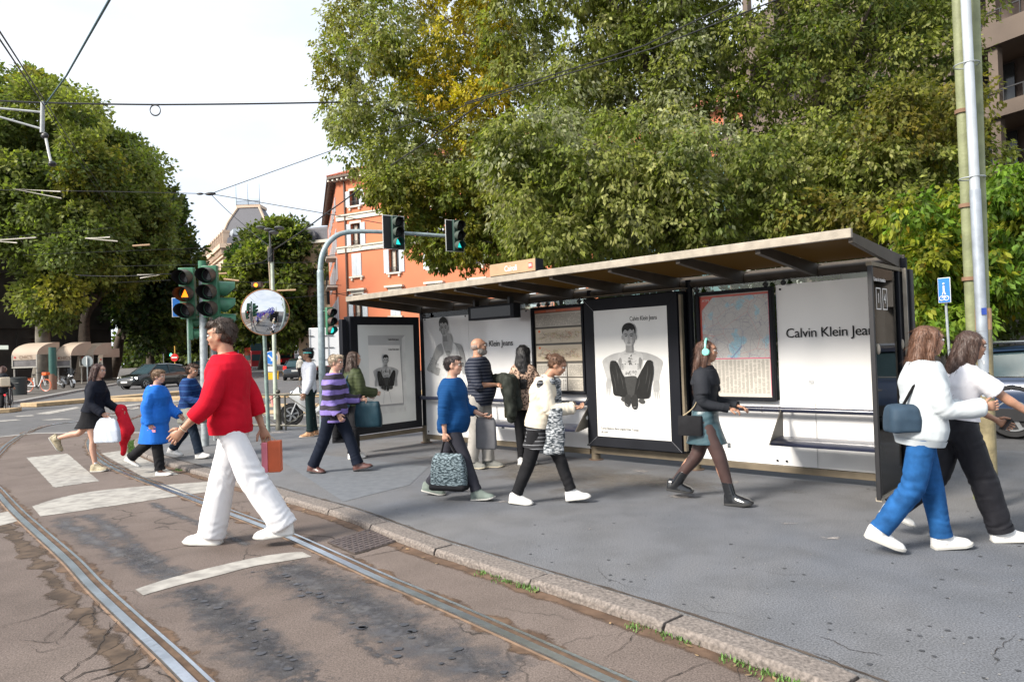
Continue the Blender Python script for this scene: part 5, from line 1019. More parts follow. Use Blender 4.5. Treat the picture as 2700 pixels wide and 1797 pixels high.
# =================================================================== STREET FURNITURE
M_tg = mat('signal_green_paint', (.045, .17, .095), .45, var=.25, scale=8, bump=.1)
M_vis = mat('visor_brown', (.085, .055, .045), .5, var=.3, scale=6); M_vin = mat('visor_black', (.010, .010, .011), .7)
M_lens = mat('dark_lens', (.05, .05, .055), .12, var=.3, scale=30); M_galv = mat('galvanised_steel', (.34, .37, .38), .5, metal=.35, var=.25, scale=14, bump=.1)
M_pg = mat('pole_green_grey', (.22, .30, .27), .5, var=.25, scale=9); M_wht = mat('white_paint', (.72, .72, .70), .5, var=.06)
def em(name, c, s): return mat(name, c, .3, emit=c, estr=s, var=.05)
M_amb = em('lit_amber', (1, .22, .01), 1.3); M_grn = em('lit_green', (.02, .55, .50), .8); M_redl = em('lit_red', (.9, .02, .03), .9)
def signal_head(par, p, d, lit=None, sc=1., vis=M_vis, house=M_tg, n=3, gap=.30, vl=.27, r=.115):
    """three-lamp head at p (centre of the front face), facing d"""
    p = Vector(p); d = Vector(d).normalized(); u = Vector((0, 0, 1)); u = (u-d*u.dot(d)).normalized(); s = u.cross(d)
    h = MB().obox(p-d*.06*sc, d*.06*sc, s*.138*sc, u*(gap*n/2+.02)*sc).build('signal_housing', house, par, bevel=.012)
    for k in range(n):
        c = p+u*(gap*(n-1)/2-gap*k)*sc; v = MB(); N_ = 22; ro = r*1.12*sc
        # tunnel visor, cut away below: outer and inner skins
        for skin, q, mi in ((0, ro, 0), (1, ro*.93, 1)):
            rings = [[], []]
            for j in range(N_+1):
                a = 2*PI*j/N_-PI/2; cut = .36+.64*min(1, max(0, (1+math.sin(a))/1.05)); o = s*math.cos(a)*q+u*math.sin(a)*q; rings[0].append(c+o); rings[1].append(c+o*1.05+d*vl*sc*cut-u*.02*sc)
            v.loft(rings, mi, cap=False, closed=False)
        v.build('visor', [vis, M_vin], h)
        lm = M_lens
        if lit and lit[0] == k: lm = lit[1]
        lens = MB().ell(c+d*.012*sc, (r*.92*sc,)*3 if False else (r*.92*sc, r*.92*sc, r*.92*sc), rot=None, nu=16, nv=8)
        lens = MB().cyl(c+d*.003, c+d*.02*sc, r*.95*sc, r*.8*sc, 20).build('lens', lm if not (lit and len(lit) > 2 and lit[0] == k) else M_lens, h)
        if lit and lit[0] == k and len(lit) > 2:
            t = .088*sc; cc_ = c+d*.028*sc; MB().prism([cc_-s*t-u*t*.8, cc_+s*t-u*t*.8, cc_+s*t*.12+u*t, cc_-s*t*.12+u*t], d*.003).build('lit_triangle', lit[1], lens)
        MB().torus(c+d*.01*sc, d, r*1.02*sc, .008*sc, 20, 5).build('lens_ring', house, lens)
    return h
def pole(par, a, b, r, m=M_galv, name='pole', n=14, r1=None): return MB().cyl(a, b, r, r1 or r, n).build(name, m, par)
def at0(root): # children authored in world coordinates
    for o in list(bpy.data.objects):
        if o.parent == root: o.location = o.location-root.location
YT = 12.9
b0 = G(541, 1175, 0); TL = empty('traffic_light', (b0.x, b0.y, 0), label='green traffic light post with two visored heads and a lit amber arrow', cat='traffic light')
pole(TL, b0, A(534, 700, YT), .068, M_galv); pole(TL, A(534.5, 745, YT), A(533, 688, YT), .071, M_tg, 'pole_cap_sleeve')
pole(TL, A(494, 713, YT), A(560, 713, YT), .012, mat('white_bar', (.6, .6, .58), .4), 'bracket'); pole(TL, A(486, 830, YT), A(562, 830, YT), .014, M_tg, 'bracket')
dn = Vector((.03, -.99, -.06))
signal_head(TL, A(492, 773, YT-.1), dn, lit=(1, M_amb, 'tri'), vl=.30, r=.118); signal_head(TL, A(553, 768, YT-.25), dn, vl=.30, r=.118)
signal_head(TL, A(578, 802, YT), (.92, .38, 0), lit=(0, M_redl), vl=.28, vis=M_tg); signal_head(TL, A(510, 848, YT+.2), (.92, .38, 0), lit=(0, M_redl), sc=.72, vl=.2, vis=M_tg)
pole(TL, G(569, 1160, 0), A(562, 826, YT+.3), .045); st = MB()
for q, c in ((905, 0), (1000, 1), (960, 0)): pass
for (x, y, w, h, m) in [(530, 902, 9, 9, M_wht), (531, 940, 7, 14, M_wht), (532, 965, 7, 9, mat('sticker_orange', (.6, .2, .06), .6)), (533, 975, 8, 14, M_wht), (534, 1003, 9, 10, M_wht), (556, 906, 6, 6, M_wht), (560, 960, 5, 7, mat('sticker_magenta', (.5, .05, .35), .6)), (563, 985, 7, 9, M_wht), (538, 1020, 9, 12, M_wht)]:
    p = A(x+7, y, YT-.12 if x < 550 else YT+.2); MB().obox(p, Vector((w/2/1837*YT, 0, 0)), Vector((0, .004, 0)), Vector((0, 0, h/2/1837*YT))).build('sticker', m, TL)
at0(TL)
# blue sign behind the traffic light
b0 = G(504, 1150, 0); BS = empty('street_sign', (b0.x, b0.y, 0), label='blue rectangular sign half hidden behind the traffic light on a thin pole', cat='sign')
M_blue = mat('sign_blue', (.02, .17, .55), .4, var=.06); YB = 14.2
pole(BS, b0, A(496, 790, YB), .034, M_pg)
def board(par, c, hw, hh, n, m, th=.006, name='sign_board', tilt=ROLL*0):
    n = Vector(n).normalized(); s = Vector((0, 0, 1)).cross(n).normalized(); return MB().obox(c, s*hw, n*th, Vector((0, 0, hh))).build(name, m, par, bevel=.003), s, n
c_ = A(480, 810, YB-.06); o, s_, n_ = board(BS, c_, .185, .195, (.35, -.93, 0), M_wht); board(BS, c_+n_*.006, .172, .182, n_, M_blue)
tx = text('sign_letter', 'C', .17, M_wht, BS, c_+n_*.0135-s_*.13-Vector((0, 0, .10)), (PI/2, 0, math.atan2(s_.y, s_.x)), sx=.95); at0(BS)
# mirror
b0 = G(708, 1138, 0); YM = 14.6; MR = empty('traffic_mirror', (b0.x, b0.y, 0), label='round convex traffic mirror with blue and black marker scribbles on a pale pole', cat='mirror')
pole(MR, b0, A(696, 850, YM), .040, M_pg); c = A(700, 823, YM-.12); fd_ = (Vector((0.35, 0, 1.6))-c); fd_.z = -.9; fd_.normalize(); u_ = Vector((0, 0, 1)); u_ = (u_-fd_*u_.dot(fd_)).normalized(); s_ = u_.cross(fd_); rM = .472
mm = MB(); rings = []
SR = .95
for j in range(13):
    q = rM*j/12+1e-4; h = math.sqrt(SR*SR-q*q)-math.sqrt(SR*SR-rM*rM); rings.append([c+(s_*math.cos(2*PI*k/40)+u_*math.sin(2*PI*k/40))*q+fd_*h for k in range(40)])
mm.loft(rings, cap=False); M_mir = mat('mirror_surface', (.80, .80, .80), .015, metal=1, var=.02); mo = mm.build('mirror_glass', M_mir, MR)
MB().torus(c, fd_, rM+.004, .009, 48, 8).build('mirror_rim', mat('mirror_rim_orange', (.45, .20, .08), .45, var=.2), MR); MB().cyl(c-fd_*.05, c-fd_*.005, rM*.5, rM, 32).build('mirror_back', M_galv, MR)
def onm(a, b): q = math.hypot(a, b); return c+s_*a+u_*b+fd_*(math.sqrt(SR*SR-q*q)-math.sqrt(SR*SR-rM*rM)+.004)
sc_ = MB(); random.seed(21)
M_bink = mat('blue_marker', (.03, .02, .42), .5)
x_, y_ = -.17, -.03
pts = []
for k in range(44):
    t = k/43; pts.append(onm(-.16+.33*t+.018*math.cos(k*2.1), -.07+.15*t+.045*math.sin(k*1.9)+random.gauss(0, .008)))
sc_.tube(bez(pts, 3), .0052, 5)
for k in range(9): a = .05+.012*k; sc_.tube([onm(a, -.02+random.gauss(0, .02)), onm(a+.03, .04+random.gauss(0, .02))], .006, 5)
sc_.tube([onm(-.20, -.13), onm(-.17, -.11)], .006, 5); sc_.tube([onm(-.19, -.16), onm(-.165, -.14)], .006, 5); sc_.tube([onm(-.15, -.06), onm(-.09, -.12), onm(-.115, -.09)], .006, 5); sc_.tube([onm(-.09, -.07), onm(-.10, -.14)], .006, 5)
sc_.build('blue_scribble', M_bink, MR)
nm = MB(); L_ = [[(0, 0), (.02, .075), (.05, .0), (.07, .085)], [(.115, .05), (.09, .045), (.09, .01), (.115, .015), (.12, .055), (.13, .01)], [(.15, .01), (.165, .06), (.18, .02), (.195, .062), (.21, .015)], [(.225, .015), (.235, .06), (.25, .02)], [(.27, .03), (.285, .085)], [(.25, .09), (.30, .10)]]
for l in L_: nm.tube(bez([onm(.015+a*.8, -.40+b*.8+a*.28) for a, b in l], 2), .0045, 5)
nm.build('name_scribble', M_ink, MR); at0(MR)
# street lamp with three slim poles
b0 = G(728, 1105, 0); YL_ = 18.2; SL = empty('street_lamp', (b0.x, b0.y, 0), label='tall slim street lamp with a crown of flat lamp heads behind the mirror', cat='street lamp')
pole(SL, b0, A(717, 665, YL_), .055, mat('pole_pale_green', (.42, .47, .38), .5, var=.2), r1=.045); pole(SL, G(716, 1100, 0)+Vector((0, .5, 0)), A(708, 650, YL_+.3), .03, mat('pole_tan', (.33, .26, .18), .6)); pole(SL, A(714, 665, YL_), A(711, 612, YL_), .025, mat('pole_dark', (.08, .08, .08), .5))
pole(SL, A(714, 690, YL_-.05), A(714, 655, YL_-.05), .075, M_lamp, 'cable_clamp')
for x, y in ((688, 600), (709, 606), (722, 613), (737, 601)):
    MB().ell(A(x, y, YL_), (.12, .2, .035)).build('lamp_head', mat('lamp_head_grey', (.16, .17, .18), .5), SL); MB().tube([A(711, 612, YL_), A(x, y+1, YL_)], .018, 6).build('lamp_arm', M_lamp, SL)
MB().tube([A(717, 1040, YL_-.12), A(722, 1070, YL_-.12)], .06, 8).build('tape', mat('red_white_tape', (.6, .25, .22), .6), SL); at0(SL)
# amber pedestrian signal in the avenue
b0 = G(735, 1010, RZ); PS = empty('hanging_signal', A(680, 750, 30), label='small amber signal hanging in front of the avenue tree', cat='traffic light')
sg = MB().obox(A(678, 750, 30), Vector((.22, 0, 0)), Vector((0, .12, 0)), Vector((0, 0, .11))).build('signal_box', mat('dark_box', (.06, .035, .03), .5), PS, bevel=.02); MB().disc(A(674.5, 751, 29.86), (0, 1, 0), .085).build('lens', M_amb, sg)
MB().tube([A(690, 747, 30), A(712, 741, 30.5)], .02, 6).build('bracket', M_lamp, PS); at0(PS)
# arched signal pole
b0 = G(852, 1140, 0); YA = 14.3; AP = empty('arched_signal_pole', (b0.x, b0.y, 0), label='grey arched pole carrying two black framed signals over the road', cat='traffic light')
pp = [(852, 1140, 14.2), (848, 900, 14.25), (845, 740, 14.3), (845, 705, 14.3), (850, 672, 14.32), (866, 640, 14.4), (892, 619, 14.5), (925, 611, 14.6), (960, 610, 14.65), (1040, 613, 14.85), (1192, 623, 15.25)]
P = [G(pp[0][0], pp[0][1], 0)]+[A(*q) for q in pp[1:]]; Q = bez(P, 6); MB().tube(Q, [.068 if i < 16 else .055-.018*max(0, (i-36))/max(1, len(Q)-36) for i in range(len(Q))], 14).build('pole', mat('pole_blue_grey', (.30, .37, .39), .5, metal=.2, var=.2, scale=14), AP)
M_bp = mat('backplate_black', (.010, .010, .014), .45)
for (x, y, Y, w, h) in ((1038, 613, 14.75, 25, 45), (1199, 622, 15.15, 22, 42)):
    cc = A(x, y, Y); dd = Vector((.55, -.83, 0)).normalized(); s2 = Vector((0, 0, 1)).cross(dd); hw_, hh_ = w/1837*Y/.80, h/1837*Y
    b1 = MB().obox(cc, s2*hw_, dd*.006, Vector((0, 0, hh_))).build('backplate', M_wht, AP, bevel=.004); b2 = MB().obox(cc+dd*.006, s2*(hw_-.016), dd*.006, Vector((0, 0, hh_-.016))).build('backplate_face', M_bp, b1)
    signal_head(AP, cc+dd*.10+s2*.03, dd, lit=(2, M_grn, 'tri'), sc=.72, vis=mat('visor_dull_green', (.07, .09, .075), .5), vl=.24, house=mat('dark_green_housing', (.02, .05, .04), .5))
signal_head(AP, A(872, 846, 14.2)+Vector((0, 0, 0)), (.75, -.66, 0), lit=(2, M_grn), sc=.60, vl=.22, vis=M_vis); pole(AP, A(850, 820, 14.25), A(866, 820, 14.2), .014, M_tg, 'bracket'); at0(AP)
# guard rail with bollard
M_fence = mat('fence_brown_green', (.10, .095, .075), .5, metal=.3, var=.25)
f0, f1 = G(480, 1131, 0)+Vector((0, .2, 0)), G(880, 1136, 0); GRl = empty('guard_rail', (f1.x, f1.y, 0), label='low brown metal guard rail with crossed bars and a ball topped bollard', cat='fence')
fp = [f0.lerp(f1, t) for t in (0, .335, .36, .655, .70, 1)]; up_ = lambda p, z: V2(p, z)
m_ = MB()
m_.cyl(up_(f0, .76), up_(f1, .76), .022, n=8).cyl(up_(f0, .10), up_(f1, .10), .02, n=8)
m_.build('rail', M_fence, GRl)
for p in fp: pole(GRl, up_(p, .0), up_(p, .76), .02, M_fence, 'upright', 8)
for a, b in ((0, 1), (2, 3), (4, 5)):
    MB().cyl(up_(fp[a], .10), up_(fp[b], .76), .009, n=6).build('cross_bar', M_fence, GRl); MB().cyl(up_(fp[a], .76), up_(fp[b], .10), .009, n=6).build('cross_bar', M_fence, GRl)
bp = G(736, 1133, 0); bo = MB(); prof = [(0, .075), (.10, .075), (.13, .06), (.30, .055), (.34, .062), (.38, .05), (.66, .046), (.70, .055), (.74, .03), (.78, .028)]
bo.loft([[bp+Vector((r*math.cos(2*PI*k/16), r*math.sin(2*PI*k/16), z)) for k in range(16)] for z, r in prof]).ell(bp+Vector((0, 0, .825)), (.05, .05, .05)); bo.build('bollard', M_fence, GRl); at0(GRl)
# tall poles at the right edge
def bigpole(b, t, r, m, label, extra=None):
    o = empty('utility_pole', (b.x, b.y, 0), label=label, cat='pole', group='tall poles at the right edge'); pole(o, b, t, r, m, n=20); return o
M_og = mat('flaking_olive_paint', (.215, .235, .125), .6, var=.22, scale=7, bump=.35, bscale=40); M_rustp = mat('rust_patch', (.20, .12, .075), .8, var=.3)
bA, tA = G(2592, 1318, 0)+Vector((0, .05, 0)), A(2523, -60, 6.45); pA = bigpole(bA, tA, .050, M_og, 'olive painted pole, leftmost of the three tall poles at right')
for t in (.42, .56, .74): q = bA.lerp(tA, t); d = (tA-bA).normalized(); MB().cyl(q, q+d*.035, .066, n=20).build('pole_band', M_rustp, pA)
at0(pA)
bB, tB = G(2606, 1330, 0)+Vector((-.02, -.06, 0)), A(2543, -60, 6.15); pB = bigpole(bB, tB, .040, mat('bright_galvanised', (.46, .50, .53), .45, metal=.2, var=.12), 'shiny galvanised pipe strapped between two olive poles at right')
q0, q1 = bB, bB.lerp(tB, .60); MB().cyl(q0, q1, .044, n=18).build('pipe_sleeve', mat('dull_galvanised', (.36, .40, .45), .45, metal=.3, var=.2, scale=9), pB)
for t in (.625, .84): q = bB.lerp(tB, t); MB().torus(q+Vector((.02, .06, 0)), (tB-bB), .10, .006, 30, 6).build('strap', M_galv, pB)
q = bB.lerp(tB, .37); MB().obox(q+Vector((-.005, -.047, 0)), Vector((.022, 0, 0)), Vector((0, .002, 0)), Vector((0, 0, .03))).build('sticker', mat('sticker_blue', (.03, .07, .35), .5), pB); at0(pB)
bC, tC = G(2615, 1340, 0)+Vector((.02, .06, 0)), A(2564, -60, 6.3); pC = bigpole(bC, tC, .052, M_og, 'olive painted pole with rust and stickers, rightmost of the three tall poles')
MB().cyl(bC, bC.lerp(tC, .05), .075, n=18).build('pole_foot', mat('pole_foot_dark', (.10, .10, .09), .7), pC); MB().cyl(bC.lerp(tC, .05), bC.lerp(tC, .33), .070, .062, n=18).build('pole_lower', mat('rusty_olive', (.24, .20, .11), .75, var=.4, scale=8, bump=.4), pC)
MB().cyl(bC.lerp(tC, .33), bC.lerp(tC, .37), .063, n=18).build('pole_band', mat('peach_paint', (.42, .25, .14), .7, var=.2), pC)
for z, w, m in ((.27, .02, M_wht), (.245, .03, M_ink), (.235, .022, mat('sticker_peach', (.5, .28, .2), .6)), (.285, .02, M_wht)): q = bC.lerp(tC, z); MB().obox(q+Vector((-.035, -.062, 0)), Vector((w, 0, 0)), Vector((0, .004, 0)), Vector((0, 0, w*.8))).build('sticker', m, pC)
at0(pC)
# blue cycle path sign
b0 = G(2512, 1165, 0); YS = A(2505, 930, 9.2); CS = empty('cycle_path_sign', (b0.x, b0.y, 0), label='narrow blue sign with white walker and bicycle symbols on a thin white pole', cat='sign')
b0 = Vector((A(2512, 1000, 9.2).x, 9.2, 0)); CS.location = b0; pole(CS, b0, A(2490, 742, 9.2), .016, M_galv, n=10)
cc = A(2490, 765, 9.15); o, s_, n_ = board(CS, cc, .075, .165, (-.80, -.60, 0), M_wht); o2, _, _ = board(CS, cc+n_*.006, .069, .158, n_, M_blue, name='sign_face')
g = MB(); q = lambda a, b: cc+n_*.0165+s_*a*.62+Vector((0, 0, b))
g.tube([q(0, .06), q(.0, -.01)], .012, 6).tube([q(0, 0), q(-.03, -.06)], .007, 6).tube([q(0, 0), q(.03, -.06)], .007, 6).ell(q(0, .085), (.014,)*3).torus(q(-.045, -.105), n_, .028, .005).torus(q(.045, -.105), n_, .028, .005).tube([q(-.045, -.105), q(0, -.07), q(.045, -.105)], .005, 5)
g.build('sign_symbols', M_wht, CS); at0(CS)
# blue arrow sign, yellow box on the traffic island
b0 = G(716, 1000, RZ); AS = empty('arrow_sign', (b0.x, b0.y, 0), label='round blue arrow sign over a yellow box on the traffic island', cat='sign'); Ya = b0.y
pole(AS, b0, A(714, 925, Ya), .05, M_galv); c = A(714.5, 943, Ya-.1); MB().disc(c, (0, 1, 0), .52, th=.02, n=30).build('sign_disc', M_wht, AS); MB().disc(c-Vector((0, .015, 0)), (0, 1, 0), .48, th=.02, n=30).build('sign_face', M_blue, AS)
e = c-Vector((0, .035, 0)); ar = MB(); d1, d2 = Vector((.7, 0, -.7)), Vector((.7, 0, .7)); ar.prism([e-d1*.3-d2*.06, e-d1*.3+d2*.06, e+d1*.12+d2*.06, e+d1*.12+d2*.18, e+d1*.38, e+d1*.12-d2*.18, e+d1*.12-d2*.06][::-1], (0, .01, 0)).build('white_arrow', M_wht, AS)
MB().box(c.x-.42, c.x+.42, Ya-.15, Ya-.1, c.z-1.05, c.z-.65).build('white_plate', M_wht, AS); MB().box(c.x-.35, c.x+.2, Ya-.2, Ya, c.z-2.0, c.z-1.12).box(c.x+.2, c.x+.5, Ya-.05, Ya+.1, c.z-1.7, c.z-1.0).build('yellow_box', mat('sign_yellow', (.75, .42, .01), .5), AS, bevel=.03); at0(AS)
# round sign seen from behind, no entry sign, thin post
b0 = G(232, 1040, RZ); RS = empty('round_sign', (b0.x, b0.y, 0), label='round grey sign seen from the back in front of a dark trunk', cat='sign'); Yr = b0.y
pole(RS, b0, A(230, 945, Yr), .03, M_galv); c = A(230.5, 952, Yr+.05); MB().disc(c, (0, 1, 0), .30, th=.02, n=28).build('sign_disc', mat('sign_back_grey', (.20, .23, .24), .5), RS); MB().box(c.x-.02, c.x+.02, Yr-.03, Yr, c.z-.2, c.z+.24).build('sign_rail', M_wht, RS); at0(RS)
b0 = G(462, 985, 0); NE = empty('no_entry_sign', (b0.x, b0.y, 0), label='small red no entry sign on a yellow pole far down the avenue', cat='sign'); Yn = b0.y
pole(NE, b0, A(461, 890, Yn), .09, mat('pole_yellow', (.55, .33, .05), .6)); c = A(460, 942, Yn-.2); MB().disc(c, (0, 1, 0), .5, th=.04).build('sign_disc', mat('sign_red', (.6, .02, .02), .4), NE); MB().box(c.x-.36, c.x+.36, Yn-.26, Yn-.23, c.z-.09, c.z+.09).build('white_bar', M_wht, NE); at0(NE)
b0 = G(432, 990, 0); TS = empty('back_of_sign', (b0.x, b0.y, 0), label='dark square sign back on a thin pole left of the traffic light', cat='sign'); Yn = b0.y
pole(TS, b0, A(431, 918, Yn), .05, M_galv); c = A(431, 925, Yn-.1); MB().box(c.x-.35, c.x+.35, Yn-.1, Yn-.05, c.z-.3, c.z+.3).build('sign_board', M_ink, TS); at0(TS)
b0 = G(449, 985, 0); TG = empty('distant_traffic_light', (b0.x+1, b0.y+20, 0), label='distant traffic light glowing green under the avenue trees', cat='traffic light'); p = TG.location; pole(TG, Vector((p.x, p.y, 0)), Vector((p.x, p.y, 3.0)), .06, M_galv); c = A(450, 935, p.y-.2)
MB().box(c.x-.25, c.x+.25, p.y-.1, p.y+.1, c.z-.3, c.z+1.0).build('signal_housing', M_lamp, TG); MB().disc(Vector((c.x, p.y-.14, c.z)), (0, 1, 0), .22).build('lens', em('bright_green', (.1, 1, .75), 2.5), TG); at0(TG)
# kiosk stalls with arched awnings
M_awn = mat('awning_cream', (.46, .37, .29), .8, var=.07, scale=.8); M_clear = mat('clear_plastic_dark', (.16, .15, .15), .25, var=.5, scale=1.2); M_post = mat('stall_post', (.38, .36, .32), .6)
def awning(x0, x1, yt, ym, yb, Y, label, half=0):
    a, b = A(x0, yt, Y), A(x1, yt, Y); zt_, zm_, zb_ = a.z, A(x0, ym, Y).z, A(x0, yb, Y).z; o = empty('market_stall', ((a.x+b.x)/2, Y, 0), label=label, cat='market stall', group='stalls with arched cream awnings')
    d = 2.6; n = 10; rings = []
    for xx in (a.x, b.x): rings.append([Vector((xx+(0 if xx == b.x else .0), Y+d-(d+.0)*math.sin(t*PI/2/n)-0, zm_+(zt_-zm_)*math.cos(t*PI/2/n))) for t in range(n+1)])
    m = MB(); m.loft(rings, cap=False, closed=False); 
    for rg in rings: m.add([*rg, Vector((rg[0].x, Y+d, zm_))], [tuple(range(n+2))])
    m.build('awning', M_awn, o); v = MB(); k = 9; x_ = np.linspace(a.x, b.x, k*4+1); v.loft([[Vector((q, Y-.01, zm_)) for q in x_], [Vector((q, Y-.02, zm_-.36-.05*math.sin(i*PI/2)**2)) for i, q in enumerate(x_)]], cap=False, closed=False).build('valance', M_awn, o)
    MB().box(a.x+.05, b.x-.05, Y+.02, Y+.05, zb_, zm_-.3).build('clear_side', M_clear, o); MB().box(a.x, b.x, Y-.03, Y+.03, zb_-.08, zb_+.02).box(a.x, a.x+.08, Y-.03, Y+.03, zb_, zm_).box(b.x-.08, b.x, Y-.03, Y+.03, zb_, zm_).build('stall_frame', M_post, o)
    for q in (a.x+.1, b.x-.1): pole(o, Vector((q, Y+.1, 0)), Vector((q, Y+.1, zb_)), .05, M_post, 'stall_post')
    MB().disc(Vector((a.x+.25, Y-.04, zm_-.18)), (0, 1, 0), .07).build('red_heart', mat('heart_red', (.5, .03, .03), .5), o)
    text('awning_lettering', 'CHIC\'S', .34, mat('brown_letters', (.20, .12, .08), .6), o, Vector(((a.x+b.x)/2-.4, Y-.05, zm_-.19)), (PI/2, 0, 0)) if not half else None
    at0(o); return o
awning(30, 97, 903, 936, 968, 52, 'cream arched awning stall left of the mottled trunk, with a clear plastic screen'); awning(146, 186, 901, 938, 966, 54, 'cream arched awning stall between the two nearest trunks'); awning(208, 245, 903, 936, 964, 56, 'cream arched awning stall behind the round grey sign'); awning(258, 270, 918, 942, 962, 60, 'sliver of a cream awning stall right of the second trunk', 1)
o = empty('shop_awning', A(-10, 915, 48), label='small striped shop awning cut off at the left edge', cat='awning'); MB().prism([A(-60, 912, 48), A(22, 912, 48), A(22, 921, 47.2), A(-60, 921, 47.2)], (0, 0, .05)).build('awning_cloth', mat('awning_stripe', (.35, .38, .34), .7), o); at0(o)
# green post beside the first trunk
b0 = G(140, 1028, 0); o = empty('green_post', (b0.x, b0.y, 0), label='thick dark green post between the mottled trunk and a parked scooter', cat='post'); pole(o, b0, A(138, 915, b0.y), .22, mat('dark_green_post', (.03, .10, .085), .5)); pole(o, b0, A(139, 985, b0.y), .225, mat('rusty_wrap', (.22, .12, .08), .7), 'post_wrap'); at0(o)
b0 = G(50, 1042, 0); o = empty('litter_bin', (b0.x, b0.y, 0), label='dark cylindrical litter bin at the left behind the bicycle', cat='bin'); MB().cyl(b0, V2(b0, .95), .38, .42, 16).build('bin_body', mat('bin_dark', (.03, .035, .035), .5), o); MB().cyl(V2(b0, .95), V2(b0, 1.02), .44, .3, 16).build('bin_lid', M_lamp, o); at0(o)
# --- overhead wires
M_wire = mat('cable_black', (.012, .012, .014), .5); M_wl2 = mat('cable_light', (.45, .42, .36), .5, var=.1)
def wire(pts, r, label, m=M_wire, sag=0, grp='overhead cables against the sky'):
    P = [A(*p) for p in pts]; Q = []
    for a, b in zip(P, P[1:]):
        for k in range(12): t = k/12; q = a.lerp(b, t); q.z -= sag*4*t*(1-t); Q.append(q)
    Q.append(P[-1]); o = MB().tube(Q, r, 6).build('cable', m); tag(o, label=label, cat='cable', group=grp); return o
wire([(-60, 262, 17), (120, 271, 17.2), (430, 276, 17.5), (870, 270, 18.2), (1290, 262, 19)], .021, 'thick black cable running level across the sky with a coil hanging from it', sag=.01)
wire([(1225, 272, 15.6), (1700, 120, 14), (1990, -20, 13.2)], .014, 'upper of the two twin cables crossing the treetops to the top edge'); wire([(1225, 276, 15.4), (1720, 128, 13.8), (2100, -20, 12.8)], .014, 'lower of the two twin cables crossing the treetops to the top edge')
wire([(718, 660, 18.2), (870, 555, 17.4), (990, 462, 16.6), (1280, 264, 15.6)], .016, 'sloping cable from the lamp pole up across the orange house', sag=.03)
wire([(718, 668, 18.1), (690, 690, 18), (560, 705, 17.6), (430, 722, 17), (200, 725, 17)], .010, 'thin cable from the lamp pole left past the traffic light', sag=.04)
wire([(555, 511, 20), (885, 393, 18.4), (1230, 278, 15.7)], .010, 'thin cable rising right from the cable joint to the yellow leaves'); wire([(555, 511, 20), (870, 565, 18.5), (1300, 640, 16.5)], .010, 'thin cable falling right from the cable joint past the house'); wire([(555, 511, 20), (640, 590, 19), (714, 650, 18.3)], .010, 'short cable from the cable joint down to the lamp pole', sag=.03); wire([(555, 511, 20), (300, 505, 20), (-60, 500, 20)], .009, 'thin cable from the cable joint left into the plane trees')
wire([(300, -20, 9), (175, 200, 14), (120, 275, 17.2)], .017, 'dark turquoise cable slanting from the top edge to the hanger', mat('cable_teal', (.02, .07, .08), .5)); wire([(-30, 38, 8), (120, 270, 17), (250, 470, 40), (330, 600, 60)], .012, 'first of the twin contact wires slanting down from the left edge'); wire([(-30, 60, 8), (118, 282, 17), (230, 460, 40), (320, 600, 60)], .012, 'second of the twin contact wires slanting down from the left edge')
for k, (x0, y0, x1, y1, Y) in enumerate([(-20, 628, 300, 600, 24), (60, 672, 560, 652, 26), (300, 702, 860, 690, 24), (560, 740, 900, 752, 22), (830, 680, 1080, 640, 20), (700, 790, 940, 770, 22), (300, 745, 450, 738, 22), (860, 770, 1010, 792, 18)]):
    wire([(x0, y0, Y), (x1, y1, Y+2)], .008, ['faint wire low in the plane tree crowns', 'faint wire above the traffic light', 'faint wire crossing behind the traffic light top', 'faint wire behind the mirror', 'faint wire crossing the orange house under the arch', 'faint wire right of the mirror', 'faint wire just left of the amber light', 'faint wire low on the orange house'][k], grp='faint wires over the junction')
c = A(410, 290, 17.45); o = MB(); [o.torus(c+Vector((random.gauss(0, .006), 0, random.gauss(0, .006))), (0, 1, .1), .13, .010, 30, 6) for _ in range(3)]; o = o.build('cable_coil', M_wire); tag(o, label='round coil of spare cable hanging from the level cable', cat='cable coil')
c = A(555, 511, 20); o = MB().ell(c, (.16, .05, .05)).ell(c+Vector((-.3, 0, .01)), (.1, .035, .035)).build('cable_joint', M_wire); tag(o, label='small black joint where four cables meet in the sky', cat='cable joint')
# hanger and brackets of the overhead line
hg = empty('overhead_line_hanger', A(112, 275, 17.2), label='grey hanger with two bracket tubes on the overhead line at left', cat='overhead line bracket'); M_hg = mat('hanger_grey', (.40, .42, .42), .5, var=.15)
MB().tube([A(113, 268, 17.2), A(111, 350, 17.2)], .05, 10).build('hanger_tube', M_hg, hg); MB().tube([A(118, 350, 17.2), A(128, 400, 17.2), A(135, 430, 17.2)], .03, 8).build('hanger_tube', M_wht, hg); MB().ell(A(138, 432, 17.2), (.09, .09, .07)).ell(A(118, 358, 17.2), (.09, .06, .08)).build('insulator', M_lamp, hg)
MB().tube([A(-30, 283, 17), A(110, 296, 17.2)], .028, 8).build('bracket_tube', M_hg, hg); MB().tube([A(-30, 300, 17), A(110, 340, 17.2)], .026, 8).build('bracket_tube', M_hg, hg); at0(hg)
def vbr(p0, p1, p2, Y, label): o = MB().tube([A(*p1, Y), A(*p0, Y), A(*p2, Y)], .022, 6).build('line_bracket', M_wl2); tag(o, label=label, cat='overhead line bracket', group='pale bracket arms of the overhead line')
vbr((35, 498), (160, 505), (162, 523), 20, 'pale forked bracket arm in the middle of the left tree crown'); vbr((-20, 634), (95, 626), (45, 640), 22, 'pale forked bracket arm at the left edge, low in the crown'); vbr((225, 628), (290, 625), (310, 636), 23, 'pale forked bracket arm in the crown of the second plane tree'); vbr((422, 724), (362, 725), (370, 733), 22, 'pale forked bracket arm just left of the traffic light')
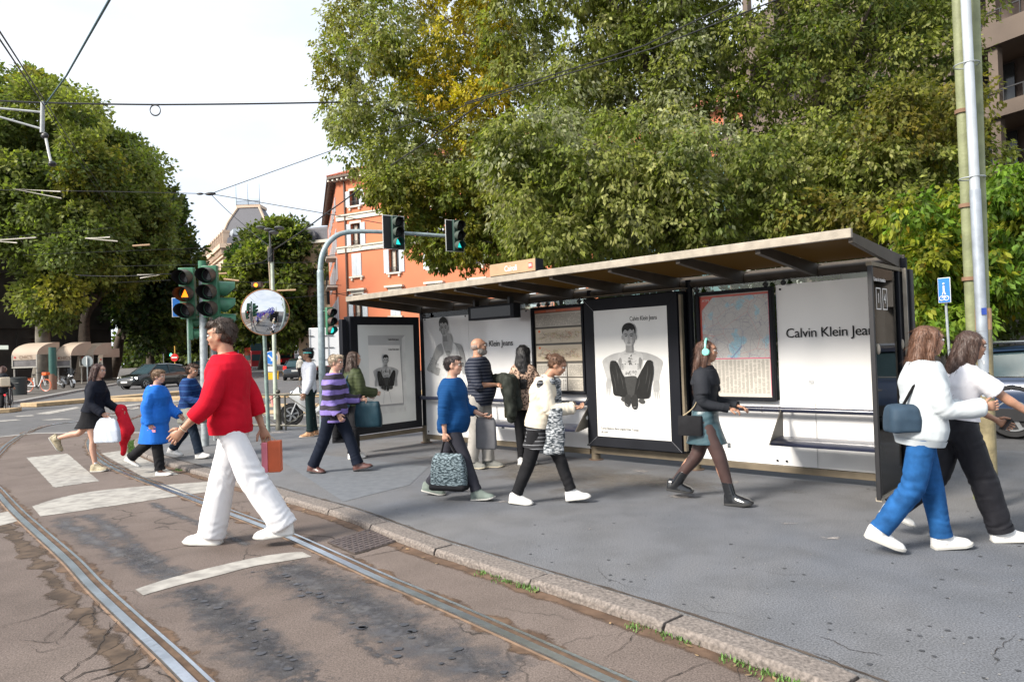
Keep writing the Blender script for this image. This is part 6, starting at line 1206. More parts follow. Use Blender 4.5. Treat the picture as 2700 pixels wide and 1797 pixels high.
for k, q in enumerate([(350, 648, 395, 645), (590, 735, 630, 740), (730, 766, 780, 764), (570, 722, 598, 720)]): o = MB().tube([A(q[0], q[1], 24), A(q[2], q[3], 24)], .03, 6).build('line_tube', mat('tube_tan', (.45, .30, .18), .5)); tag(o, label=['short tan tube on the wire in the dark left crown', 'short tan tube on the wire above the mirror', 'short tan tube on the wire right of the mirror', 'short tan tube on the wire right of the traffic light'][k], cat='wire tube', group='tan tubes on the overhead wires')
# =================================================================== VEHICLES
M_tyre = mat('tyre_rubber', (.015, .015, .016), .8, var=.2); M_rim = mat('alloy_rim', (.35, .36, .37), .35, metal=.7); M_carglass = mat('car_glass', (.035, .06, .07), .12, var=.1, spec=.06); M_head = em('headlight_on', (1, .97, .85), 2.0); M_tail = em('tail_light_red', (.75, .02, .015), .35); M_plate2 = mat('number_plate', (.6, .6, .58), .5); M_chr = mat('chrome_trim', (.6, .6, .6), .2, metal=1)
def carpaint(n, c): return mat('paint_'+n, c, .28, metal=.15, var=.04, coat=1)
def wheel(par, c, ax, r, w, spokes=5, rimr=.64, rim=None):
    c = Vector(c); ax = Vector(ax).normalized(); o = MB().torus(c, ax, r*.82, r*.18, 32, 10).cyl(c-ax*w*.4, c+ax*w*.4, r*.9, n=28).build('wheel', M_tyre, par)
    R_ = MB(); u = ax.orthogonal().normalized(); v = ax.cross(u)
    R_.torus(c+ax*w*.42, ax, r*rimr, r*.05, 28, 6); R_.cyl(c+ax*w*.36, c+ax*w*.46, r*.14, n=12)
    for k in range(spokes): a = 2*PI*k/spokes; d = u*math.cos(a)+v*math.sin(a); R_.obox(c+ax*w*.42+d*r*rimr*.5, d*r*rimr*.5, ax*.012, ax.cross(d)*r*.075)
    R_.build('rim', rim or M_rim, o); return o
def car(label, pos, rz, paint, L=4.2, Wd=1.78, H=1.5, kind='hatch', lights=True, tails=True, detail=True, group='cars on the road', z=RZ):
    """x forward. body and cabin are lofts through stations"""
    o = empty('car', (pos[0], pos[1], z), rz, label=label, cat='car', group=group); hw = Wd/2
    if kind == 'hatch': st = [(-.50, .30, .62, .80), (-.485, .22, .82, .93), (-.42, .19, .94, 1.0), (-.2, .18, .95, 1.0), (.1, .18, .93, 1.0), (.25, .18, .90, 1.0), (.40, .20, .82, .97), (.475, .22, .70, .88), (.50, .30, .56, .74)]; gh = [(-.475, .95, .90, .80), (-.40, 1.38, 1.40, .68), (-.15, 1.5, 1.5, .69), (.06, 1.49, 1.49, .68), (.25, .91, .91, .82)]
    elif kind == 'suv': st = [(-.50, .35, .80, .84), (-.485, .28, 1.05, .95), (-.42, .25, 1.12, 1.0), (-.2, .24, 1.12, 1.0), (.1, .24, 1.10, 1.0), (.27, .24, 1.06, 1.0), (.42, .26, 1.0, .97), (.485, .28, .85, .9), (.50, .35, .7, .8)]; gh = [(-.48, 1.10, 1.08, .86), (-.43, 1.62, 1.62, .74), (-.15, 1.70, 1.70, .74), (.10, 1.68, 1.68, .73), (.27, 1.06, 1.06, .84)]
    sc = H/(gh[2][1])
    def ring(x, z0, z1, wf): w = hw*wf; z1 *= sc; return [Vector((x*L, a*w, b)) for a, b in ((-.80, z0), (-.97, z0+.08), (-1, z0+.25*(z1-z0)), (-.995, z0+.6*(z1-z0)), (-.96, z0+.85*(z1-z0)), (-.86, z1), (0, z1+.025), (.86, z1), (.96, z0+.85*(z1-z0)), (.995, z0+.6*(z1-z0)), (1, z0+.25*(z1-z0)), (.97, z0+.08), (.80, z0))]
    bd = MB().loft([ring(*s) for s in st]).build('body', paint, o)
    def gr(x, zt, _, wf, zb=None): w = hw*wf; return [Vector((x*L, a*w, b)) for a, b in ((-1, zt*sc-.10), (-.96, zt*sc-.05), (-.80, zt*sc), (0, zt*sc+.015), (.80, zt*sc), (.96, zt*sc-.05), (1, zt*sc-.10))]
    base = [gh[0][1]*sc-.02, gh[-1][1]*sc-.02]; zb = min(base)
    gl = MB(); rg = []
    for x, zt, _, wf in gh:
        w = hw*wf; zz = max(zt*sc-.12, zb+.0); rg.append([Vector((x*L*(1.01 if abs(x) > .2 else 1), a, b)) for a, b in ((-hw*.90, zb), (-w*.99, zz), (-w*.80, zz+.07), (w*.80, zz+.07), (w*.99, zz), (hw*.90, zb))])
    gl.loft(rg); gl.build('windows', M_carglass, o)
    rf = MB(); rr = [[Vector((x*L, a*hw*wf, zt*sc-.045+b)) for a, b in ((-.99, -.02), (-.82, .035), (0, .055), (.82, .035), (.99, -.02))] for x, zt, _, wf in gh[1:4]]; rf.loft(rr, cap=False, closed=False)
    rf.build('roof', paint, o)
    for sd_ in (-1, 1):
        pl_ = MB()
        for (x0, z0, w0), (x1, z1, w1) in (((gh[0][0], zb, .90), (gh[1][0], gh[1][1]*sc-.03, gh[1][3])), ((-.12, zb, .905), (-.12, gh[2][1]*sc-.05, gh[2][3])), ((gh[4][0], zb, .9), (gh[3][0], gh[3][1]*sc-.03, gh[3][3]))): pl_.tube([(x0*L, sd_*hw*(w0+.01), z0), (x1*L, sd_*hw*(w1+.01), z1)], .03, 6)
        pl_.build('pillar', paint, o)
        for x in (-.31, .31): wheel(o, (x*L, sd_*(hw-.10), .32*(1.1 if kind == 'suv' else 1)), (0, sd_, 0), .32*(1.1 if kind == 'suv' else 1), .2); MB().torus((x*L, sd_*(hw-.02), .34*(1.1 if kind == 'suv' else 1)), (0, 1, 0), .37*(1.1 if kind == 'suv' else 1), .035, 24, 6).build('wheel_arch', M_black, o)
        MB().obox((.455*L, sd_*hw*.68, .66*sc), (.05, 0, 0), (-.03, sd_*.20, 0), (0, 0, .065)).build('headlight', M_head if lights else M_rim, o, bevel=.02)
        MB().obox((-.478*L, sd_*hw*.80, .86*sc), (.035, 0, 0), (0, .12, 0), (0, 0, .13)).build('tail_light', M_tail, o, bevel=.02)
        MB().ell((.17*L, sd_*(hw+.09), zb+.08), (.07, .10, .07)).build('door_mirror', paint, o); MB().box(-.02*L, .02*L, sd_*hw*.99-.01, sd_*hw*.99+.012, zb-.17, zb-.14).build('door_handle', M_chr, o)
    MB().box(.494*L, .502*L, -.5, .5, .36, .52).build('grille', M_black, o); MB().box(.497*L, .506*L, -.27, .27, .40, .51).build('number_plate', M_plate2, o); MB().box(-.512*L, -.500*L, -.27, .27, .62, .74).build('number_plate', M_plate2, o); MB().box(-.51*L, -.485*L, -hw*.88, hw*.88, .30, .52).build('bumper', M_black, o, bevel=.03)
    return o
dk = carpaint('black', (.012, .014, .014))
p = G(352, 1026, RZ); car('black car with bright headlights turning at the left behind the pedestrians', (p.x+.3, p.y+1.9), R(-112), dk, L=4.3, H=1.55)
p = G(765, 1003, RZ); car('black hatchback seen from behind with red tail lights beside the lorry', (p.x+.1, p.y+2.1), R(98), carpaint('dark_blue', (.015, .022, .03)), L=4.2, Wd=1.85, H=1.55, lights=False)
p = G(500, 992, RZ); car('grey car with headlights on, oncoming behind the traffic light poles', (p.x+.4, p.y+2), R(-85), carpaint('grey', (.17, .20, .23)), H=1.6)
p = G(886, 1000, RZ); car('dark blue car with a lit tail light at the left edge of the shelter', (p.x, p.y+2), R(98), carpaint('navy', (.03, .05, .08)), lights=False)
p = G(463, 966, RZ); car('small dark parked car beside the no entry sign', (p.x, p.y), R(-80), dk, group='cars far down the avenue', lights=False); p = G(420, 968, RZ); car('dark parked car under the plane trees left of the avenue', (p.x, p.y), R(-100), dk, group='cars far down the avenue', lights=False)
# dark blue van-like car at the right edge
o = car('dark blue suv passing behind the two women at the right edge', (9.2, 10.2), TH+PI/2+PI, carpaint('deep_blue', (.025, .045, .095)), L=4.7, Wd=1.9, H=1.43, kind='suv', lights=False, group=None)
for s_ in (-1, 1):
    MB().tube([(-1.7, s_*.75, 1.46), (.6, s_*.75, 1.46)], .02, 6).build('roof_rail', M_chr, o); MB().box(-2.0, 1.2, s_*.955-.006, s_*.955+.006, .925, .945).build('window_trim', M_chr, o); MB().box(-2.0, 1.9, s_*.955-.02, s_*.955+.014, .28, .46).build('sill', M_black, o)
# white lorry
p = G(852, 1002, RZ); LR = empty('lorry', (p.x, p.y+3, RZ), R(98), label='white box lorry seen from behind at the left of the shelter', cat='lorry'); M_box = mat('lorry_white', (.70, .71, .72), .45, var=.03)
MB().box(-3, 2.2, -1.25, 1.25, .95, 3.55).build('cargo_box', M_box, LR, bevel=.04)
for y in (-1.2, 0, 1.2): MB().box(-3.03, -3.005, y-.03, y+.03, 1.0, 3.5).build('door_seam', mat('lorry_seam', (.35, .36, .37), .5), LR)
for y in (-1.1, 1.1, -.2, .2):
    for z in (1.4, 2.2, 3.0): MB().box(-3.05, -3.01, y-.16, y+.16, z-.02, z+.02).build('door_hinge', M_black, LR)
for sd_ in (-1, 1):
    for x in (-2, 2.8): wheel(LR, (x, sd_*1.0, .45), (0, sd_, 0), .45, .28)
    MB().box(-3.06, -3.0, sd_*.95-.15, sd_*.95+.15, .72, .85).build('tail_light', M_tail, LR)
MB().box(-3, 3.6, -.5, .5, .55, .92).build('chassis', M_black, LR); MB().box(2.3, 4.0, -1.1, 1.1, .7, 2.7).build('cab', M_box, LR, bevel=.15); MB().box(-3.08, -2.98, -1.2, 1.2, .45, .62).build('bumper', M_black, LR)
# red buses
M_rbus = carpaint('bus_red', (.50, .015, .025)); M_dred = carpaint('dark_red', (.30, .012, .02))
def bus(label, p, rz, H, openp, paint, L=11):
    o = empty('bus', (p[0], p[1], RZ), rz, label=label, cat='bus', group='red buses far down the avenue'); MB().box(-L/2, L/2, -1.27, 1.27, .35, H).build('body', paint, o, bevel=.12)
    MB().box(-L/2-.02, -L/2+.04, -1.15, 1.15, 1.55, 2.15).build('rear_window', M_carglass, o); MB().box(-L/2-.02, -L/2+.04, -1.0, 1.0, 2.5, H-.25).build('rear_panel', mat('bus_advert_dark', (.03, .03, .035), .4), o)
    for s_ in (-1, 1):
        MB().box(-L/2+.4, L/2-.6, s_*1.26-.02, s_*1.26+.025, 1.45, 2.2).build('side_windows', M_carglass, o)
        if not openp: MB().box(-L/2+.4, L/2-.4, s_*1.26-.02, s_*1.26+.025, 2.75, 3.5).build('side_windows', M_carglass, o)
        for x in (-L/2+2.4, L/2-2.4): wheel(o, (x, s_*1.1, .5), (0, s_, 0), .5, .3)
        MB().box(-L/2-.03, -L/2+.03, s_*1.05-.08, s_*1.05+.08, .9, 1.3).build('tail_light', M_tail, o)
    MB().box(-L/2-.03, -L/2+.02, -1.2, 1.2, .4, .8).build('bumper', M_black, o); MB().box(L/2-.02, L/2+.03, -1.15, 1.15, 1.3, 2.3).build('windscreen', M_carglass, o)
    if openp:
        for x in np.arange(-L/2+.8, L/2-1, .9):
            for y in (-.8, -.3, .3, .8): MB().box(x, x+.12, y-.2, y+.2, H, H+.5).build('seat', mat('bus_seat_orange', (.5, .14, .05), .6), o)
        MB().box(-L/2, L/2, -1.25, -1.21, H, H+.6).build('top_side', paint, o); MB().box(L/2-.6, L/2, -1.25, 1.25, H, H+1.2).build('top_windscreen', M_carglass, o)
    return o
p = G(668, 970, RZ); b1 = bus('red open top sightseeing bus with people upstairs', (p.x*.72, p.y*.72), R(200), 2.9, True, M_dred, 9); b1.location = Vector((A(672, 900, 116).x, 116, RZ)); b1.rotation_euler.z = R(-62)
p = A(752, 900, 122); b2 = bus('bright red double decker bus seen from behind', (p.x, 127), R(93), 4.15, False, M_rbus, 10)
text('advert_lettering', 'CitySightseeing', .26, M_wht, b2, (-5.06, .95, 3.4), (PI/2, 0, -PI/2)); text('advert_lettering', 'glo', .5, M_wht, b1, (-.5, 1.31, 2.5), (PI/2, 0, PI))
# --- two-wheelers
def motorcycle(label, pos, rz, col, col2, group='parked scooters and motorcycles', sc=1., screen=True):
    """x forward, big scooter"""
    o = empty('scooter', (pos[0], pos[1], pos[2] if len(pos) > 2 else 0), rz, label=label, cat='scooter', group=group); o.scale = (sc,)*3
    for x in (-.66, .72):
        w = wheel(o, (x, 0, .29), (0, 1, 0), .29, .13, 6, .60); MB().torus((x, .01, .29), (0, 1, 0), .20, .012, 24, 5).disc((x, -.05, .29), (0, 1, 0), .12, th=.01).build('brake_disc', M_rim, w)
    def rg(x, z0, z1, w): return [Vector((x, a*w, b)) for a, b in ((-.6, z0), (-1, z0*.6+z1*.4), (-.9, z0*.25+z1*.75), (-.4, z1), (.4, z1), (.9, z0*.25+z1*.75), (1, z0*.6+z1*.4), (.6, z0))]
    MB().loft([rg(-.98, .62, .74, .08), rg(-.80, .50, .80, .16), rg(-.5, .38, .80, .19), rg(-.15, .30, .66, .19), (rg(.12, .26, .42, .17)), rg(.32, .26, .44, .16)]).build('body_panel', col, o)
    MB().loft([rg(.26, .28, .55, .17), rg(.42, .36, .90, .21), rg(.52, .46, 1.0, .19), rg(.66, .66, .88, .12), rg(.76, .70, .80, .05)]).build('front_shield', col, o)
    MB().loft([rg(-.82, .76, .86, .12), rg(-.6, .79, .88, .16), rg(-.3, .72, .80, .15), rg(-.05, .66, .76, .12)]).build('seat', M_black, o)
    MB().loft([[Vector((.72+.34*math.cos(a)*1.0, q*.075, .29+.34*math.sin(a))) for q in (-1, -.5, .5, 1)] for a in np.linspace(.2, 2.7, 9)], cap=False, closed=False).build('front_mudguard', col2, o)
    MB().cyl((.72, .07, .29), (.50, .07, .80), .022, n=8).cyl((.72, -.07, .29), (.50, -.07, .80), .022, n=8).build('fork', M_rim, o)
    MB().tube([(.40, -.34, 1.02), (.46, -.1, 1.04), (.46, .1, 1.04), (.40, .34, 1.02)], .016, 8).cyl((.40, -.34, 1.02), (.37, -.42, 1.01), .02).cyl((.40, .34, 1.02), (.37, .42, 1.01), .02).build('handlebar', M_black, o)
    for s_ in (-1, 1): MB().tube([(.45, s_*.2, 1.04), (.44, s_*.28, 1.22)], .008, 5).ell((.43, s_*.31, 1.25), (.02, .07, .04)).build('mirror', M_black, o)
    MB().ell((.70, .0, .84), (.06, .10, .05)).build('headlight', M_chr, o); MB().ell((-.97, 0, .70), (.03, .09, .03)).build('tail_light', M_tail, o); MB().tube([(-.2, -.2, .28), (-.6, -.22, .33), (-.95, -.22, .42)], .05, 8).build('exhaust', M_rim, o); MB().box(-1.08, -1.06, -.09, .09, .42, .58).build('number_plate', M_plate2, o)
    if screen: MB().loft([[Vector((.56-.0, a*.2, .98)) for a in (-1, -.5, .5, 1)], [Vector((.44, a*.17, 1.36)) for a in (-1, -.5, .5, 1)]], cap=False, closed=False).build('windshield', glassy('smoked_screen', (.35, .38, .40)), o)
    return o
silver = carpaint('silver', (.50, .52, .53)); bk = carpaint('gloss_black', (.012, .012, .013))
pw_ = G(777, 1121, RZ); motorcycle('silver scooter with a white rimmed wheel behind the guard rail', (pw_.x+.62, pw_.y+.05, RZ), R(190), silver, silver, group=None, sc=.93)
pz_ = G(178, 1024, 0); motorcycle('black scooter with a tall screen parked beside the green post', (pz_.x, pz_.y, 0), R(-35), bk, silver)
for x, y, a, lb in ((448, 987, 150, 'black scooter with a white number plate parked under the avenue trees'), (470, 975, 120, 'dark scooter with a tilted screen behind the black scooter'), (424, 980, 170, 'dark scooter farthest left in the avenue row'), (520, 975, 100, 'dark scooter right of the grey car')):
    q = G(x, y, 0); motorcycle(lb, (q.x, q.y, 0), R(a), bk, bk)
def bicycle(label, pos, rz, col, tyre, basket=None, sc=1., lean=0):
    o = empty('bicycle', pos, rz, label=label, cat='bicycle'); o.scale = (sc,)*3
    for x in (-.53, .53):
        w = MB().torus((x, 0, .33), (0, 1, 0), .31, .018, 36, 8).build('wheel', tyre, o); sp = MB().torus((x, 0, .33), (0, 1, 0), .292, .008, 36, 5).cyl((x, -.03, .33), (x, .03, .33), .03)
        for k in range(14): a = 2*PI*k/14; sp.cyl((x, 0, .33), (x+.29*math.cos(a), 0, .33+.29*math.sin(a)), .0025, n=4)
        sp.build('spokes', M_rim, w)
    MB().tube(bez([(-.16, 0, .74), (-.13, 0, .35), (.0, 0, .27), (.16, 0, .36), (.36, 0, .86)], 6), .034, 10).tube([(-.53, .03, .33), (-.1, .03, .29)], .016, 6).tube([(-.53, -.03, .33), (-.1, -.03, .29)], .016, 6).tube([(-.53, 0, .33), (-.17, 0, .62)], .014, 6).build('frame', col, o)
    MB().tube([(.36, .045, .80), (.53, .045, .33)], .018, 8).tube([(.36, -.045, .80), (.53, -.045, .33)], .018, 8).build('fork', col, o); MB().tube([(.36, 0, .84), (.33, 0, 1.0)], .016, 8).tube([(.22, -.28, 1.02), (.34, -.1, 1.0), (.34, .1, 1.0), (.22, .28, 1.02)], .014, 8).build('handlebar', M_black, o)
    MB().cyl((-.16, 0, .72), (-.18, 0, .88), .014).ell((-.20, 0, .91), (.13, .075, .035)).build('saddle', M_black, o); MB().cyl((0, -.06, .27), (0, .06, .27), .07, n=16).box(-.02, .02, .06, .08, .12, .28).box(-.02, .02, -.08, -.06, .27, .42).build('crank', M_black, o)
    for x in (-.53, .53): MB().loft([[Vector((x+.345*math.cos(a), q*.025, .33+.345*math.sin(a))) for q in (-1, 0, 1)] for a in np.linspace(.3 if x < 0 else .9, 3.0, 9)], cap=False, closed=False).build('mudguard', col if not basket else basket, o)
    if basket: MB().box(.42, .68, -.14, .14, .86, 1.02).build('front_basket', basket, o, bevel=.02); MB().box(-.75, -.25, -.06, .06, .70, .72).build('rear_rack', basket, o)
    return o
M_orp = mat('bike_orange', (.75, .12, .02), .5); q = G(98, 1032, 0); bicycle('white and orange hire bicycle parked against the mottled trunk', (q.x, q.y, 0), R(-8), mat('bike_white', (.75, .77, .76), .4), M_orp, M_orp, sc=1.15)
q = G(34, 1084, RZ); bc = bicycle('city bicycle with a cream child seat and silver rear mudguard at the left edge', (q.x-.42, q.y+.4, RZ), R(118), mat('bike_dark', (.03, .03, .035), .4), M_tyre, None, sc=1.0)
MB().box(-.70, -.45, -.14, .14, .92, .96).box(-.74, -.70, -.15, .15, .93, 1.26).build('child_seat', mat('seat_cream', (.55, .47, .36), .6), bc, bevel=.03); MB().ell((-.86, 0, .62), (.02, .03, .03)).build('rear_light', M_redl, bc)
# =================================================================== PEOPLE
def clothmat(name, col, rough=.85, var=.1, pat=None, scale=12, bump=.25):
    if name in MC: return MC[name]
    m = mat(name, col, rough, var=var, scale=scale, bump=bump, bscale=220, sheen=0, spec=.15); t = m.node_tree; b = t.nodes['Principled BSDF']
    if pat:
        Ln = t.links.new; nn = t.nodes.new; co = nn('ShaderNodeTexCoord'); src = b.inputs['Base Color'].links[0].from_socket; mx_ = nn('ShaderNodeMix'); mx_.data_type = 'RGBA'; mx_.inputs[7].default_value = (*pat[1], 1); Ln(src, mx_.inputs[6])
        if pat[0] == 'stripe':   # horizontal stripes: (kind, colour, per metre, duty, wobble)
            sp = nn('ShaderNodeSeparateXYZ'); no = nn('ShaderNodeTexNoise'); no.inputs['Scale'].default_value = 5; Ln(co.outputs['Object'], sp.inputs[0]); Ln(co.outputs['Object'], no.inputs['Vector'])
            a = nn('ShaderNodeMath'); a.operation = 'MULTIPLY_ADD'; a.inputs[1].default_value = pat[4]; Ln(no.outputs['Fac'], a.inputs[0]); Ln(sp.outputs['Z'], a.inputs[2])
            c = nn('ShaderNodeMath'); c.operation = 'MULTIPLY'; c.inputs[1].default_value = pat[2]; Ln(a.outputs[0], c.inputs[0]); f = nn('ShaderNodeMath'); f.operation = 'FRACT'; Ln(c.outputs[0], f.inputs[0])
            l = nn('ShaderNodeMath'); l.operation = 'LESS_THAN'; l.inputs[1].default_value = pat[3]; Ln(f.outputs[0], l.inputs[0]); Ln(l.outputs[0], mx_.inputs[0])
        elif pat[0] == 'spots':
            v = nn('ShaderNodeTexVoronoi'); v.inputs['Scale'].default_value = pat[2]; Ln(co.outputs['Object'], v.inputs['Vector']); r = nn('ShaderNodeValToRGB'); e = r.color_ramp.elements; e[0].position = .16; e[0].color = (.25, .25, .25, 1); e[1].position = .22; e[1].color = (1, 1, 1, 1); e2 = e.new(.42); e2.color = (1, 1, 1, 1); e3 = e.new(.48); e3.color = (0, 0, 0, 1)
            Ln(v.outputs['Distance'], r.inputs[0]); Ln(r.outputs[0], mx_.inputs[0])
        elif pat[0] == 'weave':
            w1 = nn('ShaderNodeTexNoise'); mp_ = nn('ShaderNodeMapping'); mp_.inputs['Scale'].default_value = (pat[2]*.25, pat[2]*.25, pat[2]); Ln(co.outputs['Object'], mp_.inputs[0]); Ln(mp_.outputs[0], w1.inputs['Vector']); w1.inputs['Scale'].default_value = 1; w1.inputs['Detail'].default_value = 3
            r = nn('ShaderNodeValToRGB'); r.color_ramp.elements[0].position = .47; r.color_ramp.elements[1].position = .56; Ln(w1.outputs['Fac'], r.inputs[0]); Ln(r.outputs[0], mx_.inputs[0])
        Ln(mx_.outputs[2], b.inputs['Base Color'])
    return m
def skinmat(k, c):
    n = 'skin_'+k
    if n in MC: return MC[n]
    m = mat(n, c, .5, var=.10, scale=18, bump=.06, bscale=300); b = m.node_tree.nodes['Principled BSDF']; b.inputs['Subsurface Weight'].default_value = .12; b.inputs['Subsurface Radius'].default_value = (.02, .008, .004); b.inputs['Subsurface Scale'].default_value = .5; return m
SKIN = {'fair': skinmat('fair', (.52, .30, .215)), 'tan': skinmat('tan', (.42, .225, .145)), 'olive': skinmat('olive', (.36, .20, .13)), 'tights': None}
def hairmat(n, c):
    n = 'hair_'+n
    if n in MC: return MC[n]
    m = mat(n, c, .42, var=.3, scale=30, spec=.4); t = m.node_tree; b = t.nodes['Principled BSDF']; nn = t.nodes.new; co = nn('ShaderNodeTexCoord'); mp_ = nn('ShaderNodeMapping'); mp_.inputs['Scale'].default_value = (90, 90, 7); n2 = nn('ShaderNodeTexNoise'); n2.inputs['Scale'].default_value = 1; n2.inputs['Detail'].default_value = 4; n2.inputs['Distortion'].default_value = .4
    bu = nn('ShaderNodeBump'); bu.inputs['Strength'].default_value = .9; bu.inputs['Distance'].default_value = .012; t.links.new(co.outputs['Object'], mp_.inputs[0]); t.links.new(mp_.outputs[0], n2.inputs['Vector']); t.links.new(n2.outputs['Fac'], bu.inputs['Height']); t.links.new(bu.outputs[0], b.inputs['Normal'])
    rp = [x for x in t.nodes if x.type == 'VALTORGB'][0]; t.links.new(n2.outputs['Fac'], rp.inputs[0]); return m
def grow(mb, name, m, parent, voxel=.011, smooth=4, folds=(), amp=0., extra=None, strand=0, seed=0, wob=9.):
    """one continuous surface grown from overlapping volumes (voxel remesh), smoothed, with cloth folds displaced into it"""
    me = mb.mesh('tmp', False); o = bpy.data.objects.new('tmp', me); C.objects.link(o); r = o.modifiers.new('r', 'REMESH'); r.mode = 'VOXEL'; r.voxel_size = voxel
    s = o.modifiers.new('s', 'SMOOTH'); s.factor = .5; s.iterations = smooth; dg = bpy.context.evaluated_depsgraph_get(); nm = bpy.data.meshes.new_from_object(o.evaluated_get(dg)); bpy.data.objects.remove(o); nm.name = name
    n = len(nm.vertices); co = np.empty(n*3); nm.vertices.foreach_get('co', co); co = co.reshape(-1, 3); no = np.empty(n*3); nm.vertex_normals.foreach_get('vector', no); no = no.reshape(-1, 3); rg_ = np.random.default_rng(seed+5)
    dsp = np.zeros(n)
    if amp:
        for k in range(7): w = rg_.normal(size=3)*wob*(1+k*.45)*np.array([1, 1, .45]); dsp += np.sin(co@w+rg_.uniform(0, 6.3)+1.5*np.sin(co@rg_.normal(size=3)*wob*.7))*amp/(1+k*.5)
    for (c, ax, rad, a, lam) in folds:
        d = co-np.array(c); al = d@np.array(ax); dist = np.linalg.norm(d, axis=1); ph = 2*PI*al/(lam*1.35)+2.6*np.sin(d@rg_.normal(size=3)*14+rg_.uniform(0, 6)); gate = .5+.5*np.sin(d@rg_.normal(size=3)*11+rg_.uniform(0, 6)); dsp += .50*a*gate*np.exp(-(dist/rad)**2)*np.sin(ph+2.2*np.sin(d@rg_.normal(size=3)*20))
    if strand:
        a = np.arctan2(co[:, 1]-strand[1], co[:, 0]-strand[0]); dsp += strand[2]*(np.sin(a*34+4*np.sin(co[:, 2]*9))+.6*np.sin(a*71+co[:, 2]*14)+.5*np.sin(co[:, 2]*30+a*9))
    co += no*dsp[:, None]; nm.vertices.foreach_set('co', co.ravel())
    if extra:   # append fine parts (hands) to the same surface object
        bm = bmesh.new(); bm.from_mesh(nm); em_ = extra.mesh('e', False); bm.from_mesh(em_); bm.to_mesh(nm); bm.free(); bpy.data.meshes.remove(em_)
    nm.polygons.foreach_set('use_smooth', [True]*len(nm.polygons)); nm.materials.clear(); nm.materials.append(m); nm.update()
    o = bpy.data.objects.new(name, nm); C.objects.link(o)
    if parent: o.parent = parent
    return o
MT = [(-.045, .070, .060), (-.02, .088, .066), (.02, .094, .070), (.07, .090, .065), (.12, .083, .060), (.17, .090, .064), (.22, .103, .070), (.255, .110, .068), (.285, .104, .058), (.31, .075, .046), (.33, .042, .036)]
FT = [(-.045, .074, .062), (-.02, .092, .070), (.02, .096, .072), (.07, .083, .062), (.12, .070, .053), (.17, .077, .058), (.215, .086, .070), (.25, .091, .062), (.28, .088, .050), (.305, .066, .042), (.325, .036, .032)]
def dirv(a, b=0, s=1): return Vector((math.sin(a)*math.cos(b), s*math.sin(b), -math.cos(a)*math.cos(b)))
